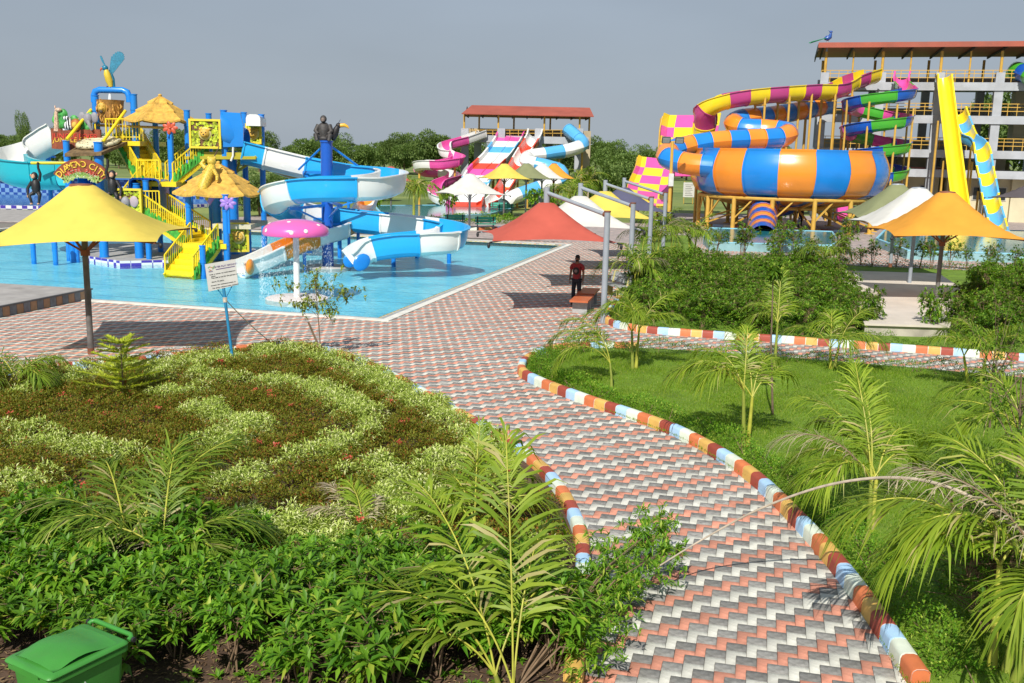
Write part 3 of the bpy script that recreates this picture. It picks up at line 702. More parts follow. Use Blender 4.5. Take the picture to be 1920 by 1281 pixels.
# picture panels
YF = M('frame_yellow', (.72, .58, .04), .5, .08); LFG = M('painted_leaf', (.42, .50, .02), .5, .5, 12, isl=.5)
def panel(x0, x1, y0, y1, Y, animal, yaw=0.0):
    a = P(x0, y1, Y); c = P(x1, y0, Y); cx, cz = (a.x+c.x)/2, (a.z+c.z)/2; wd = (c.x-a.x)/max(.5, math.cos(yaw)); hh = c.z-a.z; o3 = Matrix.Rotation(yaw, 3, 'Z')
    def L(x, y, z): return Vector((cx, Y, cz))+o3 @ Vector((x, y, z))
    mb = MB(); mb.box(L(0, .04, 0), (wd, .08, hh), yaw); pn = mb.build('picture_panel', BROWN, tw)
    mb = MB()
    for z in (-hh/2, hh/2): mb.box(L(0, 0, z), (wd+.1, .16, .1), yaw)
    for x in (-wd/2, wd/2): mb.box(L(x, 0, 0), (.1, .158, hh-.1), yaw)
    mb.build('frame', YF, pn)
    lb = LB(); n = 150; pos = np.array([L(random.uniform(-.44, .44)*wd, -.02, random.uniform(-.42, .42)*hh) for _ in range(n)])
    ang = rng.uniform(0, 2*np.pi, n); d = np.array([tuple(o3 @ Vector((math.cos(q), -.15, math.sin(q)))) for q in ang])
    V, T = leafgeo(pos, d, tuple(o3 @ Vector((0, -1, 0))), .2, .13, 0, .1, True); lb.add(V, T); lb.build('painted_leaves', LFG, pn)
    TAN = M('relief_tan', (.62, .38, .06), .6, .2, 8); DK = M('relief_dark', (.05, .03, .02), .6)
    if animal == 'cat':
        mb = MB(); mb.ell(L(0, -.05, 0), (.30, .08, .30)); mb.build('face_disc', M('relief_cream', (.66, .55, .2), .6), pn, True)
        mb = MB(); mb.ell(L(0, -.12, .02), (.23, .14, .23)); mb.ell(L(-.19, -.08, .2), (.08, .06, .08)); mb.ell(L(.19, -.08, .2), (.08, .06, .08)); mb.ell(L(0, -.22, -.07), (.12, .1, .09)); mb.build('animal_face', TAN, pn, True)
        mb = MB(); [mb.ell(L(x, -.245, .06), (.03, .02, .025)) for x in (-.09, .09)]; mb.ell(L(0, -.32, -.03), (.04, .03, .03)); mb.build('eyes_and_nose', DK, pn, True)
    else:
        GR = M('relief_grey', (.26, .25, .27), .6, .15, 6); mb = MB(); mb.ell(L(0, -.12, .08), (.2, .16, .28)); mb.tube([L(0, -.25, .02), L(0, -.32, -.2), L(0, -.26, -.42), L(.05, -.22, -.52)], [.11, .09, .07, .05], 8)
        mb.build('animal_face', GR, pn, True); [MB().ell(L(x, -.07, .12), (.2, .05, .26)).build('ear', M('relief_pinkgrey', (.42, .33, .36), .6), pn, True) for x in (-.36, .36)]
    return pn
panel(358, 412, 226, 276, 46.7, 'cat'); panel(212, 263, 356, 410, 44.8, 'elephant'); panel(430, 462, 420, 470, 43.6, 'cat', .35); panel(463, 488, 234, 268, 49.3, 'cat'); panel(170, 191, 357, 395, 45.6, 'elephant')
# slide heads: blue hood, white hood, blue lower box
def hood(x0, x1, y0, y1, Y, dep, mat, name='slide_hood', closed=False):
    a = P(x0, y1, Y); c = P(x1, y0, Y); mb = MB(); r = .18; prof = []
    w2 = (c.x-a.x)/2; h = c.z-a.z
    pr = [(-w2, 0), (-w2, h-r), (-w2+r*.3, h-r*.3), (-w2+r, h), (w2-r, h), (w2-r*.3, h-r*.3), (w2, h-r), (w2, 0)]
    cx = (a.x+c.x)/2; V = []
    for k, (dy, sc) in enumerate(((0, 1.06), (.06, 1.0), (dep, 1.0))):
        for (x, z) in pr: V.append((cx+x*sc, Y+dy, a.z+z*sc))
    n = len(pr); F = [(k*n+j, k*n+j+1, (k+1)*n+j+1, (k+1)*n+j) for k in range(2) for j in range(n-1)]; F.append(tuple(2*n+j for j in range(n)))
    mb.add(V, F+([tuple(range(n-1, -1, -1))] if closed else [])); return mb.build(name, mat, tw, smooth=True)
hood(462, 487, 216, 236, 48.6, 1.2, G_WHITE, closed=True); hood(245, 296, 338, 396, 45.2, 1.6, G_DBLUE); hood(150, 190, 330, 395, 46.4, 1.4, G_BLUE)
# blue entry funnel of the spiral slide
p0 = P(436, 240, 47.3); p1 = P(462, 262, 47.4); mb = MB(); V = []
for k, (t_, wy, wz) in enumerate(((0, .75, .78), (.35, .75, .72), (.7, .62, .56), (1.0, .58, .5))):
    q = p0.lerp(p1, t_); q = Vector((P(421+41*t_, 250, 47.3).x, 47.4, q.z))
    for j in range(16):
        a = 2*math.pi*j/16+math.pi/16; e_ = .55 if k < 2 else 1.0; ca, sa = math.cos(a), math.sin(a)
        V.append((q.x, q.y+wy*math.copysign(abs(ca)**e_, ca), q.z+wz*math.copysign(abs(sa)**e_, sa)))
mb.add(V, [(k*16+j, k*16+(j+1) % 16, (k+1)*16+(j+1) % 16, (k+1)*16+j) for k in range(3) for j in range(16)]); mb.build('slide_funnel', G_BLUE, tw, smooth=True, ang=60)
MB().slab([P(418, 210, 46.75), P(450, 212, 46.75), P(456, 236, 46.75), P(456, 275, 46.75), P(418, 276, 46.75)], (0, -1, 0), .1).build('blue_panel', G_BLUE, tw)
MB().tube([P(437, 276, 46.8), P(437, 292, 46.8), P(433, 302, 46.8)], .05, 8).build('drain_pipe', G_WHITE, tw, smooth=True)
# island under the tower with a white and purple tile edge
m, t, b = newmat('purple_check'); tcn = N(t, 'ShaderNodeTexCoord'); ck = N(t, 'ShaderNodeTexChecker'); ck.inputs['Scale'].default_value = 2.4
ck.inputs[1].default_value = (.72, .72, .74, 1); ck.inputs[2].default_value = (.07, .045, .38, 1)
t.links.new(tcn.outputs['Object'], ck.inputs[0]); t.links.new(ck.outputs[0], b.inputs['Base Color']); b.inputs['Roughness'].default_value = .3; PURP = m
isl = px2w([(163, 484), (225, 494), (302, 492), (420, 500), (470, 490), (480, 470), (300, 458), (170, 462)], .0)
mb = MB(); mb.prism(isl, -.42, .10); mb.build('island', PURP, tw); mb = MB(); c_ = np.mean(np.array(isl), 0); mb.prism([tuple(c_+(np.array(q)-c_)*.985) for q in isl], .10, .112); mb.build('island_top', M('island_concrete', (.34, .33, .32), .85, .2, 2), tw)
# tipping bucket with a carved lion
bk = P(209, 232, 47.6); btop = P(209, 188, 47.6).z; LION = M('carved_lion', (.36, .17, .035), .55, .4, 7, bump=.8, bscale=9)
mb = MB(); mb.lathe([(0, 0), (.48, 0), (.50, .1), (.56, .6), (.60, btop-bk.z-.06), (.64, btop-bk.z), (.57, btop-bk.z), (.5, .3), (0, .28)], (bk.x, bk.y, bk.z), 28)
bko = mb.build('tipping_bucket', LION, tw, smooth=True)
mb = MB()
for k in range(34):
    a = -math.pi/2+random.uniform(-1.5, 1.5); z = random.uniform(.05, .95)*(btop-bk.z); r0 = .58
    pts = [Vector((bk.x+math.cos(a+da)*(r0+dr), bk.y+math.sin(a+da)*(r0+dr), bk.z+z+dz)) for da, dr, dz in ((0, 0, .12), (.08*random.uniform(-1, 1), .04, 0), (.16*random.uniform(-1, 1), .01, -.14))]
    mb.tube(pts, [.02, .04, .012], 6)
mb.build('carved_mane', M('carved_mane', (.50, .26, .05), .55, .3, 8), bko, True)
mb = MB(); fx = bk.x-.18; fy = bk.y-.56; fz = bk.z+.72
mb.ell((fx, fy, fz), (.2, .12, .24)); mb.ell((fx, fy-.1, fz-.06), (.11, .1, .09)); [mb.ell((fx+s_*.08, fy-.1, fz+.08), (.05, .03, .04)) for s_ in (-1, 1)]
mb.build('lion_face', M('relief_tan', (.62, .38, .06)), bko, True); mb = MB(); mb.ell((fx, fy-.13, fz-.2), (.09, .05, .08)); mb.build('open_mouth', M('relief_dark', (.05, .03, .02)), bko, True)
# water falling into the bucket
mb = MB(); q = P(206, 176, 47.6); mb.tube([(q.x, q.y, q.z), (q.x, q.y, q.z-.2), (q.x, q.y, bk.z+.5)], [.05, .09, .1], 8); mb.build('falling_water', M('white_water', (.75, .8, .82), .2), tw, True)
# arched name board
ac = P(155, 362, 45.0); R0, R1 = 1.52, .80; a0, a1 = R_(33), R_(147); mb = MB(); n = 22
def arcpt(r, a, dy=0.0): return Vector((ac.x+r*math.cos(a), ac.y+dy, ac.z+r*math.sin(a)))
for q0, q1, nm, mt, dy in ((R0, R1, 'arch_board', M('board_redbrown', (.24, .055, .02), .6, .3, 5, bump=.4, bscale=20), 0),):
    V = []
    for k in range(n+1):
        a = a0+(a1-a0)*k/n; V += [arcpt(q0, a, 0), arcpt(q1, a, 0), arcpt(q0, a, .12), arcpt(q1, a, .12)]
    F = []
    for k in range(n):
        i = 4*k; F += [(i, i+4, i+5, i+1), (i+2, i+3, i+7, i+6), (i, i+2, i+6, i+4), (i+1, i+5, i+7, i+3)]
    F += [(0, 1, 3, 2), (4*n, 4*n+2, 4*n+3, 4*n+1)]
    mb.add(V, F); arch = mb.build(nm, mt, tw)
def arc_text(s, r, size, mat, aa0, aa1, dyy=-.02):
    n = len(s)
    for k, ch in enumerate(s):
        if ch == ' ': continue
        a = aa0+(aa1-aa0)*(k+.5)/n; p = arcpt(r, a, dyy); tx = (arcpt(r, a-.01)-arcpt(r, a+.01)).normalized(); up = Vector((0, -1, 0)).cross(tx)*1
        up = tx.cross(Vector((0, 1, 0)))*-1 if tx.cross(Vector((0, 1, 0))).z < 0 else tx.cross(Vector((0, 1, 0)))
        text_part('letter', ch, size, mat, plane_m(p, tx, up), arch, .025)
arc_text('DIAMOND CITY', 1.15, .40, M('letter_yellow', (.82, .52, .05), .5), R_(145), R_(35)); arc_text('WATER PARK', .93, .25, M('letter_red', (.62, .05, .03), .5), R_(135), R_(45))
arc_text('WATER PARK', .905, .25, M('letter_cream', (.72, .66, .45), .5), R_(135), R_(45), -.008)
lb = LB(); n = 260; a = rng.uniform(R_(34), R_(146), n); ps = np.array([arcpt(.78+random.random()*.05*(1+(abs(q-1.57)>.75)*5), q, -.04) for q in a]); an = rng.uniform(0, 6.28, n)
V, T = leafgeo(ps, np.c_[np.cos(an), -.3*np.ones(n), np.sin(an)], (0, -1, 0), .15, .07, 0, .1, True); lb.add(V, T); lb.build('painted_vines', LEAF('vine_paint', (.10, .32, .03), (.55, .55, .18), (.7, .68, .5), .12, .05), arch)
# jungle board with animal figures
jb = P(141, 262, 46.9); jz0, jz1 = P(141, 281, 46.9).z, P(141, 243, 46.9).z; jx0, jx1 = P(97, 260, 46.9).x, P(190, 260, 46.9).x
mb = MB()
for k in range(9):
    x = jx0+(jx1-jx0)*(k+.5)/9; mb.box((x, jb.y, (jz0+jz1)/2+random.gauss(0, .03)), ((jx1-jx0)/9-.008, .14, jz1-jz0))
jo = mb.build('jungle_board', M('board_redbrown', (.24, .055, .02)), tw)
cx = (jx0+jx1)/2
text_part('lettering', 'JUNGLE FEVER', .33, M('letter_red', (.62, .05, .03)), plane_m((cx-.03, jb.y-.08, (jz0+jz1)/2+.04), (1, 0, 0), (0, 0, 1)), jo, .02)
text_part('lettering_shadow', 'JUNGLE FEVER', .33, M('letter_yellow', (.82, .52, .05)), plane_m((cx-.03, jb.y-.075, (jz0+jz1)/2-.12), (1, 0, 0), (0, 0, 1)), jo, .01)
z = jz1; mb = MB()
for k in range(16): mb.ell((jx0+(jx1-jx0)*random.random(), jb.y+.1, z+random.uniform(0, .7)), (.22, .12, .25))
mb.build('painted_bushes', M('bush_paint', (.06, .33, .06), .5, .6, 5), jo, True)
mb = MB(); gx = jx0+.25; mb.tube([(gx, jb.y, z-.1), (gx+.02, jb.y, z+.5), (gx+.05, jb.y, z+.85)], [.13, .10, .08], 8); mb.ell((gx+.16, jb.y-.05, z+.88), (.17, .09, .09)); mb.ell((gx, jb.y, z+1.0), (.03, .03, .08)); mb.build('giraffe_figure', M('giraffe_paint', (.62, .40, .28), .5, .5, 18), jo, True)
m, t, b = newmat('zebra_stripes'); tcn = N(t, 'ShaderNodeTexCoord'); wv = N(t, 'ShaderNodeTexWave'); wv.inputs['Scale'].default_value = 2.6; wv.inputs['Distortion'].default_value = 2.5; rp = N(t, 'ShaderNodeValToRGB'); rp.color_ramp.interpolation = 'CONSTANT'; rp.color_ramp.elements[0].color = (.02, .02, .02, 1); rp.color_ramp.elements[1].position = .5; rp.color_ramp.elements[1].color = (.8, .8, .78, 1)
t.links.new(tcn.outputs['Object'], wv.inputs[0]); t.links.new(wv.outputs[0], rp.inputs[0]); t.links.new(rp.outputs[0], b.inputs['Base Color']); MATS['zebra'] = m
mb = MB(); zx = gx+.55; mb.ell((zx+.05, jb.y-.05, z+.18), (.25, .14, .2)); mb.tube([(zx+.1, jb.y-.08, z+.2), (zx+.1, jb.y-.1, z+.5)], [.14, .1], 8); mb.ell((zx, jb.y-.16, z+.5), (.17, .1, .1)); mb.build('zebra_figure', m, jo, True)
mb = MB(); lx = gx+.95; mb.ell((lx, jb.y-.08, z+.22), (.24, .16, .28)); mb.build('lion_mane_figure', M('mane_paint', (.36, .11, .02), .6, .3, 8), jo, True); mb = MB(); mb.ell((lx, jb.y-.22, z+.2), (.13, .1, .15)); mb.build('lion_figure', M('relief_tan', (.6, .4, .1)), jo, True)
mb = MB(); ex = gx+1.5; mb.ell((ex, jb.y, z+.5), (.2, .17, .27)); mb.tube([(ex+.05, jb.y-.15, z+.4), (ex+.16, jb.y-.2, z+.15), (ex+.22, jb.y-.17, z-.02)], [.1, .08, .05], 8); [mb.ell((ex+s_*.28, jb.y+.03, z+.56), (.18, .06, .25)) for s_ in (-1, 1)]; mb.build('elephant_figure', M('relief_grey', (.26, .25, .27)), jo, True)
# spray flowers
def flower(x, y, Y, mat, up=1.0):
    c = P(x, y, Y); mb = MB(); mb.cyl((c.x, c.y, c.z-1.3), (c.x, c.y, c.z), .05, n=8); st = mb.build('flower_stem', BLUEP, tw, True)
    for k in range(7):
        a = 2*math.pi*k/7; M3 = Matrix.Rotation(-a, 3, 'Y'); q = c+Vector((math.cos(a)*.21, -.08, math.sin(a)*.15)); mb = MB(); mb.ell(q, (.16, .04, .09), 10, 6, M3); mb.build('petal', mat, st, True)
    mb = MB(); mb.ell((c.x, c.y-.1, c.z), (.07, .06, .06)); mb.build('flower_centre', mat, st, True)
flower(320, 240, 46.0, M('petal_red', (.55, .09, .04), .4)); flower(428, 381, 42.7, M('petal_purple', (.33, .19, .55), .4))
mb = MB(); q = P(393, 372, 43.6); mb.lathe([(.0, -.32), (.3, .1), (.3, .14), (0, .14)], q, 16); mb.build('cone_shower', M('petal_purple', (.33, .19, .55)), tw, True)
mb = MB(); mb.cyl((q.x, q.y, q.z+.1), P(398, 362, 44), .03, n=6); mb.build('hanger', BLUEP, tw, True)
# ================================================================= STATUES on the tower
FUR = M('statue_black', (.018, .016, .017), .5, .3, 6, bump=.5, bscale=25); SKINT = M('statue_skin', (.55, .30, .18), .6)
def chimp(x, y, Y, label, up_right=True, s=1.0, turn=0.0):
    c = P(x, y, Y); o = thing('chimpanzee_statue', label, 'statue', (c.x, c.y, c.z)); mb = MB(); sg = 1 if up_right else -1
    def L(a, b_, z): return Vector((c.x+a*s, c.y+b_*s, c.z+z*s))
    mb.tube([L(0, 0, -.42), L(0, 0, -.2), L(0, 0, .05), L(0, 0, .22)], [.14*s, .2*s, .19*s, .1*s], 12); mb.ell(L(-.02*sg, -.03, .36), (.15*s, .15*s, .18*s))
    mb.tube([L(.16*sg, 0, .12), L(.24*sg, 0, .45), L(.16*sg, 0, .72), L(.16*sg, 0, .98)], [.08*s, .065*s, .055*s, .05*s], 8)
    mb.tube([L(-.17*sg, 0, .1), L(-.36*sg, -.05, -.2), L(-.34*sg, -.12, -.5)], [.08*s, .065*s, .05*s], 8)
    for k in (-1, 1): mb.tube([L(.1*k, 0, -.4), L(.24*k, -.2, -.52), L(.16*k, -.16, -.86)], [.11*s, .08*s, .055*s], 8)
    mb.build('body', FUR, o, True, 60)
    mb = MB(); mb.ell(L(-.03*sg, -.15, .34), (.09*s, .05*s, .11*s)); mb.ell(L(-.03*sg, -.19, .29), (.07*s, .05*s, .05*s)); mb.ell(L(-.19*sg, -.02, .38), (.04*s, .03*s, .06*s)); mb.build('face', SKINT, o, True)
    mb = MB(); mb.ell(L(-.34*sg, -.12, -.56), (.045*s, .05*s, .08*s)); [mb.ell(L(.16*k, -.2, -.9), (.06*s, .1*s, .05*s)) for k in (-1, 1)]; mb.build('hands_and_feet', SKINT, o, True)
    return o
chimp(67, 345, 45.55, 'black chimpanzee statue hanging by one arm from a yellow bar beside the arch board', True)
chimp(211, 344, 44.75, 'black chimpanzee statue clinging to the right end of the arch board', False, 1.1)
# parrot over the bucket
c = P(204, 163, 47.6); o = thing('parrot_statue', 'turquoise and yellow parrot statue with raised wings on the bucket gantry', 'statue', (c.x, c.y, c.z-.06))
TQ = M('parrot_turquoise', (.012, .17, .27), .4, .3, 14); YL = M('parrot_yellow', (.7, .48, .04), .4)
def L(a, b_, z): return Vector((c.x+a, c.y+b_, c.z+z))
MB().tube([L(.1, 0, .0), L(.04, -.03, .3), L(-.03, -.06, .6), L(-.06, -.06, .78)], [.1, .17, .15, .09], 12).build('breast', YL, o, True)
mb = MB(); mb.ell(L(-.1, -.08, .85), (.15, .12, .13)); mb.tube([L(.06, .08, .75), L(.14, .1, .35), L(.2, .08, 0), L(.24, .06, -.1)], [.07, .12, .08, .03], 8); mb.build('head_and_back', TQ, o, True)
mb = MB(); mb.tube([L(-.2, -.12, .84), L(-.28, -.15, .77), L(-.29, -.15, .68)], [.05, .04, .008], 8); mb.build('beak', M('beak_red', (.5, .1, .04), .4), o, True)
for nm, base, dx, Ln, k in (('wing', L(.14, .05, .62), 1, 1.15, 0), ('wing', L(-.14, .08, .9), -1, .62, 1)):
    mb = MB()
    for i in range(9):
        f = i/8; a = R_(52+30*f) if k == 0 else R_(112+9*f); d = Vector((math.cos(a), .12, math.sin(a))); ln = Ln*(.62+.38*math.sin(.5+2.2*f)); p0 = base+Vector((.08*f*dx*(-1), 0, -.12*f)); s_ = Vector((-math.sin(a), 0, math.cos(a)))
        mb.bar(p0, p0+d*ln, .03, .12 if k == 0 else .05, up=s_)
    mb.build(nm, TQ, o)
mb = MB(); [mb.tube([L(.04+s_, -.02, .02), L(.02+s_, -.06, -.08)], [.05, .06], 8) for s_ in (-.08, .1)]; mb.build('feet', M('statue_dark', (.08, .04, .03), .6), o, True)
# leopard on the lower hut
c = P(390, 340, 43.35); LEO = M('leopard_coat', (.62, .42, .05), .5, .55, 22)
o = thing('leopard_statue', 'yellow spotted leopard statue climbing the lower thatched roof', 'statue', (c.x, c.y, c.z))
def L(a, b_, z): return Vector((c.x+a, c.y+b_, c.z+z))
mb = MB(); mb.tube([L(-.2, -.45, -.5), L(-.12, -.30, -.2), L(0, -.1, .2), L(.12, .1, .55), L(.16, .2, .75)], [.14, .24, .22, .22, .12], 12)
mb.ell(L(.14, .16, .85), (.2, .18, .2)); mb.tube([L(-.1, .05, .55), L(-.3, .1, .75), L(-.2, .2, .9)], [.1, .09, .07], 8); mb.tube([L(.25, .0, .5), L(.42, -.05, .25), L(.42, -.1, .05)], [.1, .08, .07], 8)
mb.tube([L(-.3, -.35, -.35), L(-.36, -.35, -.6), L(-.34, -.4, -.75)], [.14, .1, .07], 8); mb.tube([L(0, -.4, -.35), L(.12, -.45, -.6), L(.05, -.5, -.8)], [.12, .09, .06], 8)
for s_ in (-1, 1): mb.ell(L(.14+.13*s_, .16, 1.0), (.06, .04, .07))
mb.build('body', LEO, o, True, 60); MB().tube([L(.14, .25, .9), L(.3, .3, 1.2), L(.45, .3, 1.5)], [.03, .025, .02], 6).build('tail', M('statue_dark', (.08, .04, .03)), o, True)
# python on the thatch canopy
c = P(178, 274, 46.4)+Vector((0, 0, .12)); o = thing('python_statue', 'coiled pale spotted python statue lying on the brown thatch canopy', 'statue', (c.x, c.y, c.z-.1))
pts = []
nrm = (mat_c[1]-mat_c[0]).cross(mat_c[3]-mat_c[0]).normalized(); nrm = nrm if nrm.z > 0 else -nrm
ux = (mat_c[1]-mat_c[0]).normalized(); uy = (mat_c[3]-mat_c[0]); uy = (uy-ux*uy.dot(ux)).normalized(); cc = (mat_c[0]+mat_c[1]+mat_c[2]+mat_c[3])/4
for k in range(60):
    a = k*.33; r_ = .25+.55*k/60; pts.append(cc+ux*r_*1.25*math.cos(a)+uy*r_*math.sin(a)+nrm*(.12+.10*(1-k/60)))
rad = [.05+.10*min(1, k/12)*min(1, (60-k)/14+.25) for k in range(60)]; m, t, b = newmat('python_skin'); tcn = N(t, 'ShaderNodeTexCoord'); vo = N(t, 'ShaderNodeTexVoronoi'); vo.inputs['Scale'].default_value = 7; rp = N(t, 'ShaderNodeValToRGB'); rp.color_ramp.elements[0].color = (.05, .04, .02, 1); rp.color_ramp.elements[0].position = .2; rp.color_ramp.elements[1].position = .38; rp.color_ramp.elements[1].color = (.62, .56, .36, 1)
t.links.new(tcn.outputs['Object'], vo.inputs[0]); t.links.new(vo.outputs['Distance'], rp.inputs[0]); t.links.new(rp.outputs[0], b.inputs['Base Color'])
MB().tube(pts, rad, 10).build('body', m, o, True, 60); mb = MB(); mb.ell(pts[-1], (.13, .1, .08)); mb.build('head', m, o, True)
# gorilla and toucan on the spiral mast
zt = P(610, 265, gpole.y).z; c = Vector((gpole.x-.1, gpole.y, zt)); o = thing('gorilla_statue', 'dark gorilla statue sitting on top of the blue slide mast', 'statue', (c.x, c.y, c.z))
def L(a, b_, z): return Vector((c.x+a, c.y+b_, c.z+z))
GOR = M('gorilla_grey', (.05, .045, .042), .6, .4, 8, bump=.5, bscale=20)
mb = MB(); mb.ell(L(0, 0, .12), (.3, .28, .16)); mb.tube([L(0, 0, .1), L(0, 0, .4), L(0, -.02, .7), L(0, -.04, .82)], [.24, .27, .26, .13], 12); mb.ell(L(.0, -.1, .98), (.15, .16, .17))
for s_ in (-1, 1):
    mb.tube([L(.24*s_, 0, .7), L(.36*s_, -.12, .45), L(.22*s_, -.26, .3)], [.12, .1, .08], 8); mb.tube([L(.15*s_, -.1, .15), L(.34*s_, -.3, .25), L(.26*s_, -.34, .02)], [.13, .11, .08], 8)
mb.build('body', GOR, o, True, 60); mb = MB(); mb.ell(L(0, -.22, .95), (.1, .06, .1)); mb.ell(L(0, -.25, .9), (.08, .06, .05)); mb.build('face', M('gorilla_face', (.16, .12, .10), .6), o, True)
c = Vector((gpole.x+.32, gpole.y+.02, zt+.05)); o = thing('toucan_statue', 'black toucan statue with a big orange beak beside the gorilla', 'statue', (c.x, c.y, c.z))
mb = MB(); mb.tube([L(-.02, .05, .0), L(.06, 0, .25), L(.14, 0, .5), L(.2, 0, .62)], [.08, .16, .14, .1], 10); mb.ell(L(.24, 0, .66), (.13, .11, .12)); mb.slab([L(.0, .1, .1), L(.14, .1, .55), L(.3, .12, .95), L(.16, .12, .7)], (0, -1, 0), .05); mb.build('body', FUR, o, True, 50)
MB().tube([L(.32, 0, .66), L(.5, 0, .68), L(.64, 0, .62), L(.7, 0, .54)], [.09, .09, .06, .015], 10).build('beak', M('toucan_beak', (.8, .42, .03), .4), o, True)
# ================================================================= MIDDLE SLIDE TOWER (about 105 m away)
CONC = M('concrete_painted', (.40, .42, .45), .8, .12, .8, dirt=.25); TAN = M('plaster_tan', (.46, .38, .25), .85, .12, .6, dirt=.25); CREAM = M('plaster_cream', (.62, .56, .38), .85, .12, .5, dirt=.25)
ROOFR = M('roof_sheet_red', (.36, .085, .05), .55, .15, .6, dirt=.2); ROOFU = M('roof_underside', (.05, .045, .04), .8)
TY = 106.0
t0 = P(990, 380, TY); mt = thing('slide_tower', 'open concrete slide tower with long red gable roof', 'tower', (t0.x, t0.y, -.06))
def bx(name, x0, x1, y0, y1, Y0, Y1, mat, root):
    a = P(x0, y1, Y0); c = P(x1, y0, Y0); mb = MB(); mb.box(((a.x+c.x)/2, (Y0+Y1)/2, (a.z+c.z)/2), (c.x-a.x, Y1-Y0, c.z-a.z)); return mb.build(name, mat, root)
def colm(x, yt, Y, s, mat, root, name='column', yb=None, zb=-.06):
    a = P(x, yt, Y); mb = MB(); mb.box((a.x, Y, (a.z+zb)/2), (s, s, a.z-zb)); return mb.build(name, mat, root)
bx('deck', 868, 1104, 258, 266, TY, TY+6, CONC, mt)
for x in (872, 940, 1010, 1086): colm(x, 241, TY-.01, .8, CONC, mt)
for x in (896, 960, 1030, 1092): colm(x, 264, TY+5.5, .8, CONC, mt)
bx('parapet', 876, 1084, 245, 258, TY+5.6, TY+5.8, TAN, mt)
bx('side_wall', 1089, 1108, 246, 400, TY+.5, TY+5.9, TAN, mt)
for i, x in enumerate((870, 898, 934, 963, 1020, 1031, 1086, 1104)):
    Y = TY+.3 if i % 2 == 0 else TY+5.4; a = P(x, 258, Y); zt = P(x, 214, TY).z; MB().cyl((a.x, Y, a.z), (a.x, Y, zt), .1, n=8).build('roof_post', YELP, mt, True)
zr0 = P(990, 216, TY).z; zr1 = P(990, 204, TY+3).z+.25; xa, xb = P(866, 210, TY).x, P(1113, 210, TY).x
rf = None
for sgn, Y0 in ((-1, TY-.6), (1, TY+6.6)):
    V = [(xa, Y0, zr0), (xb, Y0, zr0), (xb-.2, TY+3, zr1), (xa+.9, TY+3, zr1)]
    nr = (Vector(V[1])-Vector(V[0])).cross(Vector(V[3])-Vector(V[0])); nr = nr if nr.z > 0 else -nr
    r = MB().slab(V, nr, .08).build('roof_sheet', ROOFR, mt)
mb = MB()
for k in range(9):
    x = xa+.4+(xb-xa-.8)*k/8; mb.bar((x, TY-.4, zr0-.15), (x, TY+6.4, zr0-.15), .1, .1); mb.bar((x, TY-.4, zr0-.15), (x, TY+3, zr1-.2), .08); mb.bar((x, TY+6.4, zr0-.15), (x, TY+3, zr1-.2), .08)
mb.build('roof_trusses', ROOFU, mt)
mb = MB()
for y in (244, 250): mb.bar(P(876, y, TY+.1), P(1084, y, TY+.1), .06)
for k in range(14): x = 876+208*k/13; mb.bar(P(x, 243, TY+.1), P(x, 258, TY+.1), .06)
mb.build('guard_rail', YELP, mt)
GRP = 'slides of the middle tower'
def far_slide(name, label, ctrl, R, mats, Lc, kind='open', hw=.3, posts=(), bank=.4, lens=None, drop=None):
    c = [P(*q) for q in ctrl]; o = thing(name, label, 'water slide', (c[-1].x, c[-1].y, -.06)); fr = flume(o, c, R, mats, Lc, kind, hw, bank, .35, lens)
    for k in posts: support(o, fr[int(k*(len(fr)-1))][0], drop if drop is not None else R, -.06, .11)
    return o, fr
far_slide('pink_slide', 'pink and white twisting open slide at the left end of the middle tower', [(905, 250, 106), (872, 262, 104.5), (838, 272, 103), (834, 284, 101.5), (852, 292, 101), (858, 300, 99.5), (825, 307, 98.5), (788, 308, 99.5), (795, 320, 101), (832, 323, 101), (852, 333, 99.5), (822, 346, 97), (818, 368, 95), (860, 386, 93)], .62, [G_WHITE, G_PINK, G_WHITE, G_PINK, G_PINK], 2.4, posts=(.2, .35, .5, .62, .75, .86))
far_slide('red_slide', 'red and white steep narrow slide of the middle tower', [(1004, 247, 106), (999, 262, 104.5), (980, 292, 101.5), (962, 325, 98.5), (945, 355, 96), (925, 378, 94), (905, 388, 92.5)], .72, [G_WHITE, G_RED], 2.0, posts=(.25, .45, .65))
far_slide('blue_tube_slide', 'light blue and white zigzag tube slide of the middle tower', [(1066, 244, 106), (1078, 254, 105), (1092, 270, 103.5), (1070, 281, 102), (1030, 288, 101), (992, 294, 100), (990, 304, 98.5), (1025, 312, 98), (1052, 322, 98), (1046, 340, 97), (1000, 356, 96), (962, 370, 95), (946, 384, 94)], .68, [G_LBLUE, G_LBLUE, G_WHITE, G_LBLUE, G_WHITE, G_WHITE], 2.2, 'tube', posts=(.15, .3, .45, .6, .75))
